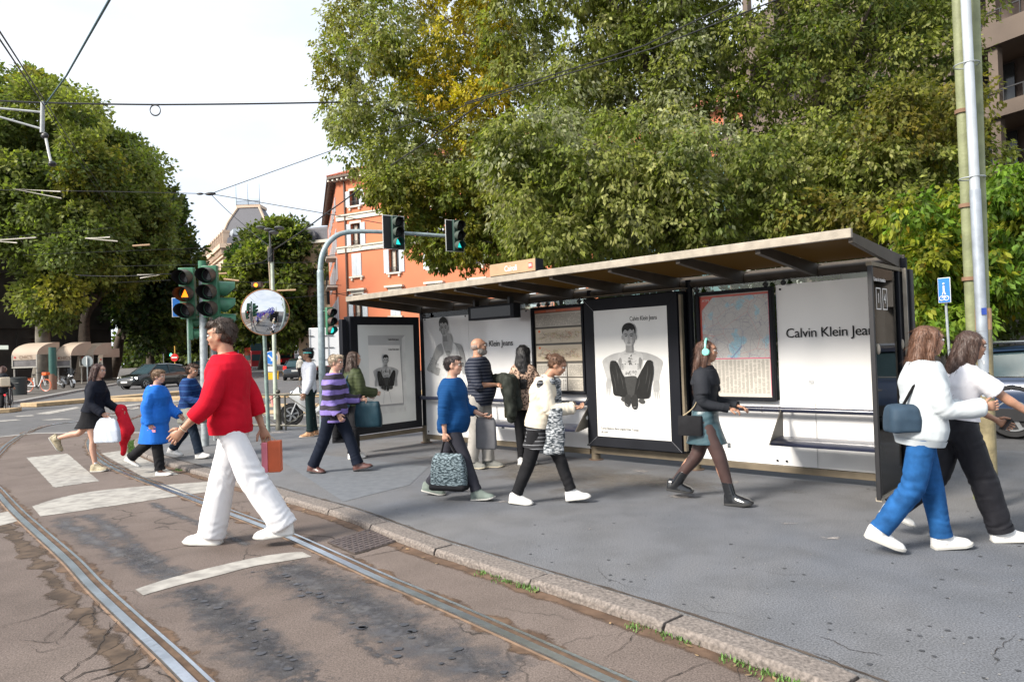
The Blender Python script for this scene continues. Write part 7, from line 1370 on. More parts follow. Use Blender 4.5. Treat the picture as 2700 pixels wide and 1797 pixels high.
class Person:
    def __init__(s, label, foot, rz, H, sex='f', skin='fair', lean=4, legs=((20, 8, 8), (-16, 22, -18)), arms=((-15, 10, 8, 0), (20, 25, 8, 0)), head=(0, 0), fat=1., group='people at the tram stop', hands=((20,), (20,)), z=0., tights=None, stoop=0):
        s.H = H; s.sex = sex; s.fat = fat; p = G(foot[0], foot[1], z); s.root = empty('person', (p.x, p.y, z), rz, label=label, cat='person', group=group); s.skin = SKIN[skin]; s.seed = int(abs(foot[0]))
        h = H; ln = R(lean); s.ax = Vector((math.sin(ln), 0, math.cos(ln))); s.fwd = Vector((math.cos(ln), 0, -math.sin(ln))); s.T = MT if sex == 'm' else FT
        s.leg = []
        for (t, k, f), sd_ in zip(legs, (1, -1)):
            hip = Vector((0, sd_*.052*h, 0)); kn = hip+dirv(R(t), .0, sd_)*.245*h+Vector((0, -sd_*.006*h, 0)); an = kn+dirv(R(t-k))*.24*h; fd = Vector((math.cos(R(f)), sd_*.12, math.sin(R(f)))).normalized(); dn_ = Vector((math.sin(R(f)), 0, -math.cos(R(f))))
            s.leg.append(dict(hip=hip, kn=kn, an=an, fd=fd, dn=dn_, s=sd_))
        low = min(min((l['an']+l['dn']*.048*h-l['fd']*.035*h).z, (l['an']+l['dn']*.048*h+l['fd']*.105*h).z) for l in s.leg); s.hz = -low
        for l in s.leg:
            for k in ('hip', 'kn', 'an'): l[k] = l[k]+Vector((0, 0, s.hz))
        s.hip = Vector((0, 0, s.hz)); sh = .098 if sex == 'm' else .083
        s.arm = []
        for (a, e, b, i), sd_ in zip(arms, (1, -1)):
            so_ = s.sp(.272)+Vector((0, sd_*sh*h*fat**.5, 0)); el = so_+dirv(R(a)+ln*0, R(b), sd_)*.172*h; f = Vector((math.sin(R(a+e))*math.cos(R(i)), -sd_*math.sin(R(i)), -math.cos(R(a+e))*math.cos(R(i)))); wr = el+f*.145*h; s.arm.append(dict(sh=so_, el=el, wr=wr, d=f, s=sd_, up=(el-so_).normalized()))
        s.nb = s.sp(.305)+Vector((stoop*h, 0, 0)); yaw, pit = R(head[0]), R(head[1]); s.Rh = Matrix.Rotation(yaw, 3, 'Z') @ Matrix.Rotation(-pit, 3, 'Y')
        s.hc = s.nb+Vector((.014*h, 0, 0))+s.Rh @ Vector((.006*h, 0, .100*h)); s.handspec = hands; s.body()
    def sp(s, d): return s.hip+s.ax*d*s.H
    def hp(s, x, y, z): return s.hc+s.Rh @ Vector((x*s.H, y*s.H, z*s.H))
    def rings(s, d0, d1, inf, tab=None, scx=1., belly=0, flare=0.):
        T = tab or s.T; out = []; ds = [d for d, _, _ in T]
        use = sorted({d0, d1} | {d for d in ds if d0 < d < d1})
        for d in use:
            wy = np.interp(d, ds, [q[1] for q in T])*s.H*s.fat**.7+inf; wx = (np.interp(d, ds, [q[2] for q in T])*s.fat)*s.H*scx+inf
            if d < 0: k = (0-d)*flare; wy += k*s.H; wx += k*s.H
            bl_ = belly*math.exp(-((d-.08)/.07)**2)*s.H; c = s.sp(d)+s.fwd*bl_*.5; wx += bl_*.5; ring = []
            for k in range(24):
                a = 2*PI*k/24; ca, sa = math.cos(a), math.sin(a); ring.append(c+s.fwd*(math.copysign(abs(ca)**.85, ca)*wx)+Vector((0, math.copysign(abs(sa)**.85, sa)*wy, 0)))
            out.append(ring)
        return out
    def hand(s, mb, a, curl=20, hold=False, palm=None):
        k = s.H/1.75*(1. if s.sex == 'm' else .92); d = a['d']; n = palm or Vector((0, -a['s'], 0)); n = Vector(n); n = (n-d*n.dot(d)).normalized(); ac = d.cross(n)*a['s']
        if ac.dot(Vector((1, 0, .3))) < 0: ac = -ac
        w = a['wr']; pr = []
        for t, wy, wx in ((0, .026, .020), (.03, .034, .017), (.06, .040, .015), (.088, .041, .013)): c = w+d*t*k; pr.append([c+(ac*math.cos(q)*wy+n*math.sin(q)*wx)*k for q in np.linspace(0, 2*PI, 13)[:-1]])
        mb.loft([[w-d*.03*k+(ac*math.cos(q)*.024+n*math.sin(q)*.020)*k for q in np.linspace(0, 2*PI, 13)[:-1]]]+pr)
        for off, l, sp_ in ((.030, .070, .10), (.0105, .078, .03), (-.0095, .073, -.03), (-.028, .058, -.10)):
            p = w+(d*.086+ac*off)*k; ang = R(curl*.5); pts = [p]
            for seg in (.45, .32, .23): v = (d*math.cos(ang)+n*math.sin(ang)+ac*sp_).normalized(); p = p+v*l*seg*k; pts.append(p); ang += R(curl*(.9 if seg > .4 else .7))
            mb.tube(pts, [.0092*k, .0086*k, .0078*k, .0058*k], 7)
        b = w+(d*.022+ac*.028)*k; v = (d*.62+ac*.66+n*.35).normalized(); v2 = (d*.85+ac*.25+n*.45).normalized(); mb.tube([b-v*.01, b+v*.034*k, b+v*.034*k+v2*.030*k, b+v*.034*k+v2*.050*k], [.014*k, .0115*k, .0095*k, .007*k], 8)
        a['palm'] = w+d*.08*k+n*.02*k
    def body(s):
        h = s.H; m = MB(); m.loft(s.rings(-.045, .325, 0)); f = s.fat**.5*(1 if s.sex == 'm' else .93)
        for l in s.leg:
            m.tube(bez([l['hip']+Vector((0, 0, .02*h)), l['hip'].lerp(l['kn'], .5), l['kn'], l['kn'].lerp(l['an'], .3)+Vector((-.012*h, 0, 0)), l['an']], 4), [x*h*f for x in (.050, .051, .050, .047, .044, .040, .036, .033, .031, .031, .031, .032, .032, .029, .025, .021, .020)], 14)
            m.caps(l['an']+l['dn']*.016*h, l['an']+l['fd']*.078*h+l['dn']*.034*h, .019*h, .010*h)
        for a in s.arm:
            m.tube(bez([a['sh']+Vector((0, -a['s']*.02*h, 0)), a['sh'].lerp(a['el'], .35), a['el'], a['el'].lerp(a['wr'], .35), a['wr']], 4), [x*h*f for x in (.030, .031, .030, .028, .027, .026, .025, .024, .0235, .0245, .024, .023, .021, .019, .017, .015, .0145)], 12)
        m.caps(s.sp(.29), s.hc+s.Rh @ Vector((-.012*h, 0, -.03*h)), .036*h*f, .032*h*f)
        R3 = s.Rh
        m.ell(s.hp(-.008, 0, .014), (.056*h, .044*h, .050*h), R3).ell(s.hp(.010, 0, -.012), (.042*h, .037*h, .052*h), R3).ell(s.hp(.023, 0, -.045), (.024*h, .024*h, .019*h), R3).ell(s.hp(.030, 0, .022), (.024*h, .033*h, .016*h), R3)
        m.loft([[s.hp(*q) for q in ((.048, -.004, .012), (.052, 0, .014), (.048, .004, .012), (.044, 0, .012))], [s.hp(*q) for q in ((.050, -.010, -.018), (.064, 0, -.014), (.050, .010, -.018), (.044, 0, -.022))]])
        m.ell(s.hp(.047, 0, -.030), (.008*h, .013*h, .0055*h), R3)
        for q in (-1, 1): m.ell(s.hp(-.004, q*.044, -.004), (.010*h, .005*h, .018*h), R3); m.ell(s.hp(.030, q*.022, -.012), (.018*h, .014*h, .018*h), R3)
        e = MB()
        for a, sp_ in zip(s.arm, s.handspec): s.hand(e, a, *sp_)
        s.bodyo = grow(m, 'body', s.skin, s.root, .0095, 4, extra=e)
        for q in (-1, 1):
            eo = MB().ell(s.hp(.0445, q*.0185, .006), (.0075*h, .0085*h, .0055*h), R3).build('eye', mat('eye_white', (.6, .58, .55), .2), s.root); MB().ell(s.hp(.0505, q*.0185, .006), (.0025*h, .0036*h, .0036*h), R3).build('iris', mat('iris_dark', (.03, .018, .012), .15), eo)
        MB().loft([[s.hp(.0535, -.013, -.0295), s.hp(.0555, 0, -.0272), s.hp(.0535, .013, -.0295)], [s.hp(.0535, -.013, -.0315), s.hp(.0560, 0, -.0345), s.hp(.0535, .013, -.0315)]], cap=False, closed=False).build('mouth', mat('lips', (.38, .13, .11), .4), s.root)
        br = MB()
        for q in (-1, 1): br.tube([s.hp(.0525, q*.009, .0155), s.hp(.0525, q*.020, .0185), s.hp(.046, q*.031, .0150)], [.0016*h, .0022*h, .001*h], 5)
        s.brow = br.build('eyebrows', mat('brow_dark', (.04, .028, .02), .8), s.root)
    # ---- clothes
    def top(s, name, m, d0=-.02, inf=.014, sleeve='long', sr=(.042, .036, .030), neck=.322, fold=.006, belly=0, flare=0., amp=.0022, scx=1., collar=0, hem=None, voxel=.010):
        h = s.H; mb = MB().loft(s.rings(d0, neck, inf, belly=belly, flare=flare, scx=scx)); F = []
        for a in s.arm:
            ends = {'long': 1.0, 'three': .55, 'short': -.35, 'none': None, 'elbow': .1}[sleeve]
            if ends is None: mb.ell(a['sh'], (.035*h,)*3); continue
            if ends >= 0: pts = [a['sh']-Vector((0, a['s']*.03*h, 0)), a['sh'].lerp(a['el'], .5), a['el'], a['el'].lerp(a['wr'], max(.1, ends))]
            else: pts = [a['sh']-Vector((0, a['s']*.03*h, 0)), a['sh'].lerp(a['el'], .3), a['sh'].lerp(a['el'], .72)]
            Q = bez(pts, 5); rr = [np.interp(i/(len(Q)-1), [0, .5, 1], [x*h for x in sr]) for i in range(len(Q))]; mb.tube(Q, rr, 16)
            F += [(a['el'], (a['wr']-a['sh']).normalized(), .10, fold, .05), (a['sh']-Vector((0, a['s']*.02, .06)), a['up'], .11, fold*.8, .055)]
            if ends > .9: F.append((a['wr'], a['d'], .10, fold, .035))
        if neck > .3: mb.tube([s.sp(.29), s.nb+Vector((.006*h, 0, (.022 if collar else .004)*h))], [.050*h, .041*h], 16)
        F += [(s.sp(.08)+Vector((0, .1, 0)), s.ax, .16, fold, .07), (s.sp(.10)-Vector((0, .1, 0)), s.ax, .16, fold, .07), (s.sp(.20)+s.fwd*.06, (s.ax+Vector((0, .7, 0))).normalized(), .14, fold*.6, .09)]
        o = grow(mb, name, m, s.root, voxel, 3, F, amp, seed=s.seed)
        if d0 < .1:
            k0 = s.rings(d0-.004, d0+.022, inf+.004, belly=belly, flare=flare, scx=scx); MB().loft([k0[0], k0[-1]], cap=False).build('hem', m, o)
        if sleeve in ('long', 'three'):
            for a in s.arm: e = a['el'].lerp(a['wr'], max(.1, ends)); MB().tube([e-a['d']*.035, e+a['d']*.004], [sr[2]*h*.98+.004, sr[2]*h*.92+.003], 16, cap=False).build('cuff', m, o)
        return o
    def pants(s, name, m, r=(.062, .048, .042), hem=.94, inf=.012, top=.04, fold=.008, amp=.002, crotch=-.02, flat=1.):
        h = s.H; mb = MB().loft(s.rings(-.045, top, inf)); F = []
        for l in s.leg:
            e = l['kn'].lerp(l['an'], hem); Q = bez([l['hip']+Vector((0, -l['s']*.004*h, .02*h)), l['hip'].lerp(l['kn'], .5), l['kn'], l['kn'].lerp(e, .5), e], 4); n = len(Q); rr = [np.interp(i/(n-1), [0, .5, 1], [x*h for x in r]) for i in range(n)]; mb.tube(Q, rr, 18)
            mb.ell(l['hip']+Vector((-.01*h, 0, -.01*h)), (.058*h+inf*.4, .05*h, .06*h))
            sax = (l['an']-l['kn']).normalized(); F += [(l['kn']-Vector((.05, 0, 0)), sax, .13, fold, .055), (e-sax*.05, sax, .12, fold*1.2, .05), (l['hip']+Vector((.05, 0, -.04)), (sax+Vector((.5, l['s']*.4, 0))).normalized(), .13, fold*.8, .06)]
        o = grow(mb, name, m, s.root, .010, 3, F, amp, seed=s.seed+3)
        if hem < 1.03 and fold > .002:
            for l in s.leg: e = l['kn'].lerp(l['an'], hem); ax_ = (l['an']-l['kn']).normalized(); MB().tube([e-ax_*.03, e+ax_*.006], [r[2]*h+.003, r[2]*h+.004], 18, cap=False).build('trouser_hem', m, o)
        return o
    def skirt(s, name, m, top=.09, length=.25, r0=.0, r1=.03, fold=.004):
        h = s.H; rg = s.rings(.0, top, .012+r0); c = s.sp(-.02); low = []
        kx = sum(l['hip'].lerp(l['kn'], .45).x for l in s.leg)/2; spread = abs(s.leg[0]['kn'].x-s.leg[1]['kn'].x)*.25
        for t in (1, .66, .33): low.append([Vector((kx*t+math.cos(q)*(.078*h+(r1+spread)*t), math.sin(q)*(.100*h+r1*t*.6), s.hz-length*h*t)) for q in np.linspace(0, 2*PI, 25)[:-1]])
        mb = MB().loft(low+rg); return grow(mb, name, m, s.root, .010, 4, [(s.sp(0), s.ax, .25, fold, .05)], .0025, seed=s.seed+1)
    def shoe(s, m, ms, kind='sneaker', k=1., which=(0, 1)):
        out = []
        for i in which:
            l = s.leg[i]; h = s.H*k; fd, up = l['fd'], -l['dn']; sd_ = up.cross(fd).normalized(); b = l['an']-up*.048*s.H
            th = {'sneaker': .014, 'boot': .022, 'flat': .006, 'platform': .022}[kind]*1.0
            st = [(-.042, .018, .052), (-.034, .026, .062), (-.015, .029, .064), (.015, .030, .058), (.045, .031, .044), (.075, .032, .034), (.100, .028, .027), (.114, .016, .016)]
            if kind == 'flat': st = [(a, w_*.85, hh*.62) for a, w_, hh in st]
            if kind == 'boot': st = [(a, w_*1.05, hh*1.12) for a, w_, hh in st]
            mb = MB(); rg = []
            for x, w, hh in st:
                c = b+fd*x*h; rg.append([c+sd_*w*h*math.cos(q)+up*(th*.6+max(0, math.sin(q))*hh*h*.95+min(0, math.sin(q))*.004) for q in np.linspace(0, 2*PI, 17)[:-1]])
            mb.loft(rg)
            if kind in ('sneaker', 'platform', 'boot'): mb.tube([l['an']-up*.02*h, l['an']+(l['kn']-l['an']).normalized()*(.10 if kind == 'boot' else .018)*h], [.033*h, .031*h if kind == 'boot' else .030*h], 14)
            if kind != 'flat': mb.caps(l['an']+up*.0*h+fd*.004*h, b+fd*.062*h+up*.020*h, .027*h, .020*h)
            o = grow(mb, 'boot' if kind == 'boot' else 'shoe', m, s.root, .0075, 3, [(l['an']+fd*.04*h, fd, .05, .0025, .018)] if kind != 'flat' else [], .0008, seed=i)
            sl_ = MB(); rg2 = []
            for x, w, hh in st: c = b+fd*x*h*1.02; e = max(0, x-.085)*.25*h; rg2.append([c+sd_*w*h*1.07*a+up*q_ for a, q_ in ((-1, e), (1, e), (1.0, th+e), (-1.0, th+e))])
            sl_.loft(rg2).build('sole', ms, o, bevel=.003)
            if kind in ('sneaker', 'boot', 'platform'):
                lc = MB()
                for q in range(5): c = b+fd*(.028+q*.011)*h+up*(.050-.0050*q)*h*.98+up*th*.55; lc.tube([c-sd_*.014*h-up*.003, c+up*.004, c+sd_*.014*h-up*.003], .0026, 5)
                lc.build('laces', mat('laces_white', (.42, .41, .38), .8) if kind != 'boot' else M_ink, o)
            out.append(o)
        return out
    def hair(s, m, style='short', seed=0):
        h = s.H; mb = MB(); R3 = s.Rh; mb.ell(s.hp(-.016, 0, .022), (.058*h, .0485*h, .048*h), R3)
        if style == 'short': mb.ell(s.hp(-.026, 0, .004), (.042*h, .044*h, .040*h), R3).ell(s.hp(.016, 0, .050), (.034*h, .032*h, .018*h), R3)
        if style == 'tousled':
            mb.ell(s.hp(-.026, 0, .002), (.044*h, .046*h, .044*h), R3).ell(s.hp(.020, 0, .050), (.038*h, .036*h, .022*h), R3).ell(s.hp(-.01, 0, .058), (.046*h, .040*h, .024*h), R3)
        if style == 'bob': mb.ell(s.hp(-.020, 0, -.006), (.050*h, .052*h, .056*h), R3).ell(s.hp(.018, .030, .034), (.028*h, .018*h, .030*h), R3).ell(s.hp(.018, -.030, .034), (.028*h, .018*h, .030*h), R3)
        if style in ('long', 'mid'):
            e = -.20 if style == 'long' else -.125; bk_ = s.hp(-.040, 0, .0)
            mb.loft([[s.hp(-.034, 0, .02)+Vector((math.cos(q)*.040*h, math.sin(q)*.046*h, 0)) for q in np.linspace(0, 2*PI, 17)[:-1]], [s.nb+Vector((-.030*h+math.cos(q)*.036*h, math.sin(q)*.060*h, .03*h)) for q in np.linspace(0, 2*PI, 17)[:-1]], [s.nb+Vector((-.052*h+math.cos(q)*.024*h, math.sin(q)*.062*h, -.05*h)) for q in np.linspace(0, 2*PI, 17)[:-1]], [s.nb+Vector((-.060*h+math.cos(q)*.014*h, math.sin(q)*.045*h, e*h)) for q in np.linspace(0, 2*PI, 17)[:-1]]])
            for q in (-1, 1): mb.caps(s.hp(.006, q*.040, .030), s.nb+Vector((.004*h, q*.052*h, -.01*h)), .020*h, .015*h)
        if style == 'bun': mb.ell(s.hp(-.026, 0, .004), (.042*h, .044*h, .040*h), R3).ell(s.hp(-.070, 0, .030), (.022*h,)*3)
        nm_ = None
        o = grow(mb, 'hair', m, s.root, .009, 3, strand=(s.hc.x, s.hc.y, .0014), amp=.0022 if style != 'tousled' else .0045, wob=22, seed=seed)
        me = o.data; rr_ = random.Random(seed); nv = len(me.vertices); st_ = MB(); lg = style in ('long', 'mid')   # loose strands lying over the mass
        for _ in range(900 if s.H > 0 else 0):
            v = me.vertices[rr_.randrange(nv)]; n_ = v.normal
            flow = Vector((0, 0, -1)) if lg else (v.co-s.hp(-.01, 0, .075)).normalized(); t = flow-n_*flow.dot(n_)
            if t.length < .1: continue
            t = (t.normalized()+Vector((rr_.gauss(0, .25), rr_.gauss(0, .25), rr_.gauss(0, .15)))).normalized(); b_ = t.cross(n_).normalized()*rr_.uniform(.0008, .0018); L_ = rr_.uniform(.03, .09 if lg else .045); p = v.co-n_*.001; k_ = rr_.uniform(-.0, .012)
            q1 = p+t*L_*.5+n_*(.003+k_*.4); q2 = p+t*L_+n_*k_; st_.add([p-b_, p+b_, q1+b_*.8, q2, q1-b_*.8], [(0, 1, 2, 3, 4)])
        bm = bmesh.new(); bm.from_mesh(me); em_ = st_.mesh('e', False); bm.from_mesh(em_); bm.to_mesh(me); bm.free(); return o
    def thing(s, name, label, cat, **k): return empty(name, s.root.location, s.root.rotation_euler.z, label=label, cat=cat, **k)
def bagmesh(c, L_, W_, H_, top=.8, n=8):
    c = Vector(c); return [[c+Vector((math.copysign(abs(math.cos(q))**.5, math.cos(q))*L_/2*f, math.copysign(abs(math.sin(q))**.5, math.sin(q))*W_/2*g, z)) for q in np.linspace(0, 2*PI, 25)[:-1]] for z, f, g in ((-H_/2, .96, .9), (-H_*.42, 1.0, 1.0), (0, .98, 1.0), (H_*.35, (1+top)/2, .8), (H_/2, top, .35))]
white_c = clothmat('white_cloth', (.74, .74, .76), .8, .03); black_c = clothmat('black_cloth', (.016, .016, .018), .85, .2); M_ws = mat('white_leather', (.72, .71, .69), .5, var=.05); M_sole = mat('white_sole', (.46, .45, .42), .7)
GRP = 'pedestrians crossing or waiting at the stop'
# 1 --- man in the red sweater, walking left in the road
P = Person('man in a red sweater and wide white trousers striding left over the tram rails', (618, 1437), R(186), 1.96, 'm', 'tan', lean=1, legs=((-24, 6, -3), (13, 0, 3)), arms=((16, 30, 16, 0), (-24, 8, 10, 0)), head=(0, -4), group=GRP, hands=((38,), (50,)), z=RZ)
P.pants('trousers', white_c, r=(.055, .060, .058), hem=1.06, inf=.008, top=.02, fold=.016, amp=.005)
P.top('sweater', clothmat('red_knit', (.52, .006, .022), .8, .08), d0=-.02, inf=.032, scx=1.06, sleeve='three', sr=(.046, .043, .036), neck=.322, fold=.012, amp=.003, collar=1)
P.shoe(M_ws, M_sole, 'sneaker', 1.08); P.hair(hairmat('dark_brown', (.045, .028, .020)), 'tousled', 1)
a = P.arm[0]; o = MB().torus(a['wr']-a['d']*.01, a['d'], .033, .0035, 30, 6).build('bracelet', mat('cream_bracelet', (.6, .52, .38), .5), P.root)
t = P.thing('paper_bag', 'orange and pink paper bag hanging from the right hand of the man in red', 'bag'); c = P.arm[1]['palm']+Vector((-.06, 0, -.17)); MB().box(c.x-.08, c.x+.03, c.y-.05, c.y+.05, c.z-.14, c.z+.14).build('bag_body', mat('orange_paper', (.62, .13, .05), .7), t, bevel=.008); MB().box(c.x+.031, c.x+.085, c.y-.05, c.y+.05, c.z-.14, c.z+.13).build('bag_side', mat('pink_paper', (.75, .22, .28), .6), t, bevel=.008); MB().tube(bez([c+Vector((-.05, 0, .13)), c+Vector((.03, .01, .19)), c+Vector((.08, 0, .12))], 5), .003, 5).build('bag_handle', mat('tan_paper', (.5, .36, .2), .7), t)
# 2 --- woman in the blue sweater with the woven bag
P = Person('short haired woman in a blue sweater walking right, glasses on', (1200, 1311), R(-20), 1.55, 'f', 'fair', lean=1, legs=((-20, 14, -12), (24, 3, 6)), arms=((14, 55, 10, 5), (-4, 6, 12, 0)), head=(6, 0), fat=1.18, group=GRP, hands=((50, False, (0, .5, 1)), (85,)))
P.pants('trousers', clothmat('charcoal_pants', (.035, .035, .045)), r=(.062, .046, .036), hem=.92, fold=.006); P.top('sweater', clothmat('blue_knit', (.006, .05, .16), .8, .1, pat=('stripe', (.008, .062, .19), 60, .4, .0)), d0=-.045, inf=.026, sleeve='three', sr=(.048, .042, .036), belly=.03, fold=.008)
P.shoe(mat('grey_green_suede', (.14, .17, .15), .8, var=.4), M_sole, 'sneaker', 1.1); P.hair(hairmat('short_dark', (.040, .030, .030)), 'short', 2)
g = MB()
for q in (-1, 1): g.torus(P.hp(.058, q*.020, .006), P.Rh @ Vector((1, 0, 0)), .021, .0025, 20, 5).tube([P.hp(.056, q*.034, .008), P.hp(.0, q*.048, .008)], .002, 4)
g.tube([P.hp(.058, -.008, .006), P.hp(.058, .008, .006)], .002, 4).build('glasses', M_ink, P.root)
t = P.thing('tote_bag', 'dark grey woven tote bag carried low by the woman in blue', 'bag'); c = P.arm[1]['palm']+Vector((.02, 0, -.33)); grow(MB().loft(bagmesh(c, .40, .16, .36, .72)), 'bag_body', clothmat('woven_grey', (.030, .045, .052), .8, .2, pat=('weave', (.26, .33, .36), 130)), t, .01, 2, amp=.003); MB().box(c.x-.205, c.x+.205, c.y-.085, c.y+.085, c.z-.20, c.z-.13).build('bag_base', black_c, t, bevel=.03); MB().tube(bez([c+Vector((-.09, .02, .16)), P.arm[1]['palm']+Vector((0, .01, .0)), c+Vector((.09, .02, .16))], 8), .010, 8).build('bag_handle', M_ink, t)
t = P.thing('handbag', 'slim grey shoulder bag on the far arm of the woman in blue', 'bag'); c = P.arm[0]['wr']+Vector((.02, .03, -.2)); grow(MB().loft(bagmesh(c, .24, .07, .34, .9)), 'bag_body', clothmat('grey_bag', (.16, .16, .17)), t, .01, 2); MB().tube(bez([c+Vector((-.08, 0, .16)), P.arm[0]['el']+Vector((0, .02, .03)), c+Vector((.08, 0, .16))], 6), .006, 6).build('bag_strap', M_ink, t)
# 3 --- bald man
P = Person('bald bearded man in a dark striped polo shirt with folded arms, looking right', (1272, 1232), R(-24), 1.72, 'm', 'tan', lean=-2, legs=((5, 3, 0), (-6, 3, 0)), arms=((12, 78, 6, 38), (20, 68, 6, 48)), head=(30, 2), fat=1.12, group=GRP, hands=((35, False, (-.6, 0, -.6)), (30, False, (-.5, 0, -.8))))
P.root.location += Vector((0, 0, 0)); P.pants('trousers', clothmat('stone_trousers', (.36, .34, .31), .85, .08), r=(.064, .052, .046), hem=.97, fold=.012, amp=.004, top=.05); P.top('polo_shirt', clothmat('navy_striped_polo', (.016, .020, .034), .8, .1, pat=('stripe', (.075, .08, .10), 24, .34, .02)), d0=-.05, inf=.020, sleeve='elbow', sr=(.052, .046, .043), belly=.05, fold=.008, collar=1)
P.shoe(mat('grey_suede', (.17, .17, .155), .85, var=.2), mat('tan_sole', (.45, .40, .30), .7), 'sneaker', 1.08)
grow(MB().ell(P.hp(.030, 0, -.048), (.032*1.72, .031*1.72, .026*1.72), P.Rh).ell(P.hp(.008, .030, -.038), (.026*1.72, .010*1.72, .026*1.72), P.Rh).ell(P.hp(.008, -.030, -.038), (.026*1.72, .010*1.72, .026*1.72), P.Rh).ell(P.hp(.051, 0, -.022), (.008*1.72, .020*1.72, .005*1.72), P.Rh), 'beard', hairmat('grey_beard', (.24, .22, .20)), P.root, .008, 2, amp=.002, wob=60)
grow(MB().ell(P.hp(-.018, 0, -.002), (.0485*1.72, .0455*1.72, .034*1.72), P.Rh), 'hair', hairmat('stubble', (.26, .20, .17)), P.root, .008, 2)
t = P.thing('jacket', 'dark crumpled jacket draped over the folded arms of the bald man', 'jacket'); w = P.arm[1]['wr']; m = MB(); m.caps(P.arm[0]['el']+Vector((.06, -.02, .05)), w+Vector((.16, .10, .05)), .085, .10).caps(w+Vector((.18, .02, .04)), w+Vector((.20, .02, -.40)), .085, .06).caps(w+Vector((.10, .10, .0)), w+Vector((.15, .12, -.46)), .07, .05).caps(w+Vector((.22, .14, .02)), w+Vector((.26, .14, -.30)), .06, .05)
grow(m, 'jacket_cloth', clothmat('dark_olive_jacket', (.030, .034, .028), .6, .3), t, .012, 2, [(tuple(w+Vector((.15, .05, -.1))), (.3, .3, .9), .3, .016, .07)], .009, wob=14)
# 4 --- woman with black hair and leopard blouse
P = Person('woman with long black hair in a leopard print blouse, seen from behind', (1388, 1224), R(72), 1.60, 'f', 'olive', lean=-1, legs=((3, 4, 0), (-4, 4, 0)), arms=((14, 70, 14, 30), (10, 60, 12, 25)), head=(10, -4), group=GRP)
P.pants('leggings', black_c, r=(.057, .046, .030), hem=.98, fold=.004); P.top('blouse', clothmat('leopard_print', (.56, .38, .28), .7, .1, pat=('spots', (.035, .022, .018), 34)), d0=-.06, inf=.024, sleeve='long', sr=(.044, .040, .034), fold=.007, amp=.004); P.shoe(M_ws, M_sole, 'sneaker'); P.hair(hairmat('black_long', (.010, .009, .010)), 'long', 4)
t = P.thing('shoulder_bag', 'olive shoulder bag strap and bag on the woman in leopard print', 'bag'); sp_ = P.sp; MB().tube(bez([P.sp(.30)+Vector((-.04, -.05, 0)), P.sp(.20)+Vector((-.125, .0, 0)), P.sp(.06)+Vector((-.115, .12, 0)), P.sp(-.02)+Vector((-.02, .20, 0))], 6), .011, 6).build('bag_strap', M_ink, t); grow(MB().loft(bagmesh(P.sp(-.06)+Vector((0, .22, 0)), .26, .08, .24, .9)), 'bag_body', clothmat('olive_bag', (.20, .18, .10)), t, .01, 2)
# 5 --- woman in the cream jacket looking at her phone
P = Person('woman in a cream jacket with a grey check scarf, head bent over a phone', (1430, 1326), R(-16), 1.53, 'f', 'tan', lean=8, legs=((28, 10, 6), (-16, 8, -4)), arms=((16, 78, 4, 18), (22, 70, 4, 22)), head=(0, -26), group=GRP, stoop=.03, hands=((45, False, (0, .3, 1)), (45, False, (0, -.3, 1))))
P.pants('trousers', black_c, r=(.060, .046, .036), hem=.90, fold=.006); P.top('jacket', clothmat('cream_jacket', (.66, .60, .49), .85, .05), d0=.0, inf=.034, sleeve='long', sr=(.056, .050, .038), fold=.012, amp=.005); P.top('long_shirt', clothmat('black_stripe_shirt', (.030, .03, .033), .8, pat=('stripe', (.33, .34, .36), 26, .12, .03)), d0=-.14, inf=.020, sleeve='none', neck=.10, flare=.12, fold=.007)
P.shoe(M_ws, M_sole, 'sneaker', 1.05); P.hair(hairmat('light_brown', (.14, .075, .045)), 'bun', 5)
grow(MB().torus(P.nb+Vector((.0, 0, -.01)), (.25, 0, 1), .075, .035).caps(P.nb+Vector((.08, .02, -.03)), P.sp(.03)+Vector((.15, .04, 0)), .045, .06, flat=(1, .6)), 'scarf', clothmat('check_scarf', (.045, .055, .065), .9, .2, pat=('weave', (.38, .40, .42), 90)), P.root, .011, 2, amp=.006, wob=18)
t = P.thing('phone', 'dark phone held by the woman in the cream jacket', 'phone'); c = (P.arm[0]['palm']+P.arm[1]['palm'])/2+Vector((.05, 0, .02)); MB().obox(c, (.035, 0, .05), (0, .036, 0), (-.003, 0, .002)).build('phone_body', M_black, t)
t = P.thing('scarf_end_bag', 'grey check shawl hanging beside the woman in the cream jacket', 'shawl'); w = P.arm[1]['el']; grow(MB().loft([[w+Vector((dx_+math.cos(q)*a_, -.06+math.sin(q)*.03, z_)) for q in np.linspace(0, 2*PI, 15)[:-1]] for z_, dx_, a_ in ((.02, .06, .07), (-.15, .05, .09), (-.32, .04, .10), (-.42, .02, .10))]), 'shawl_cloth', clothmat('check_shawl', (.05, .06, .07), .9, .2, pat=('weave', (.42, .44, .46), 100)), t, .011, 2, amp=.008, wob=16); t.name = 'shawl'
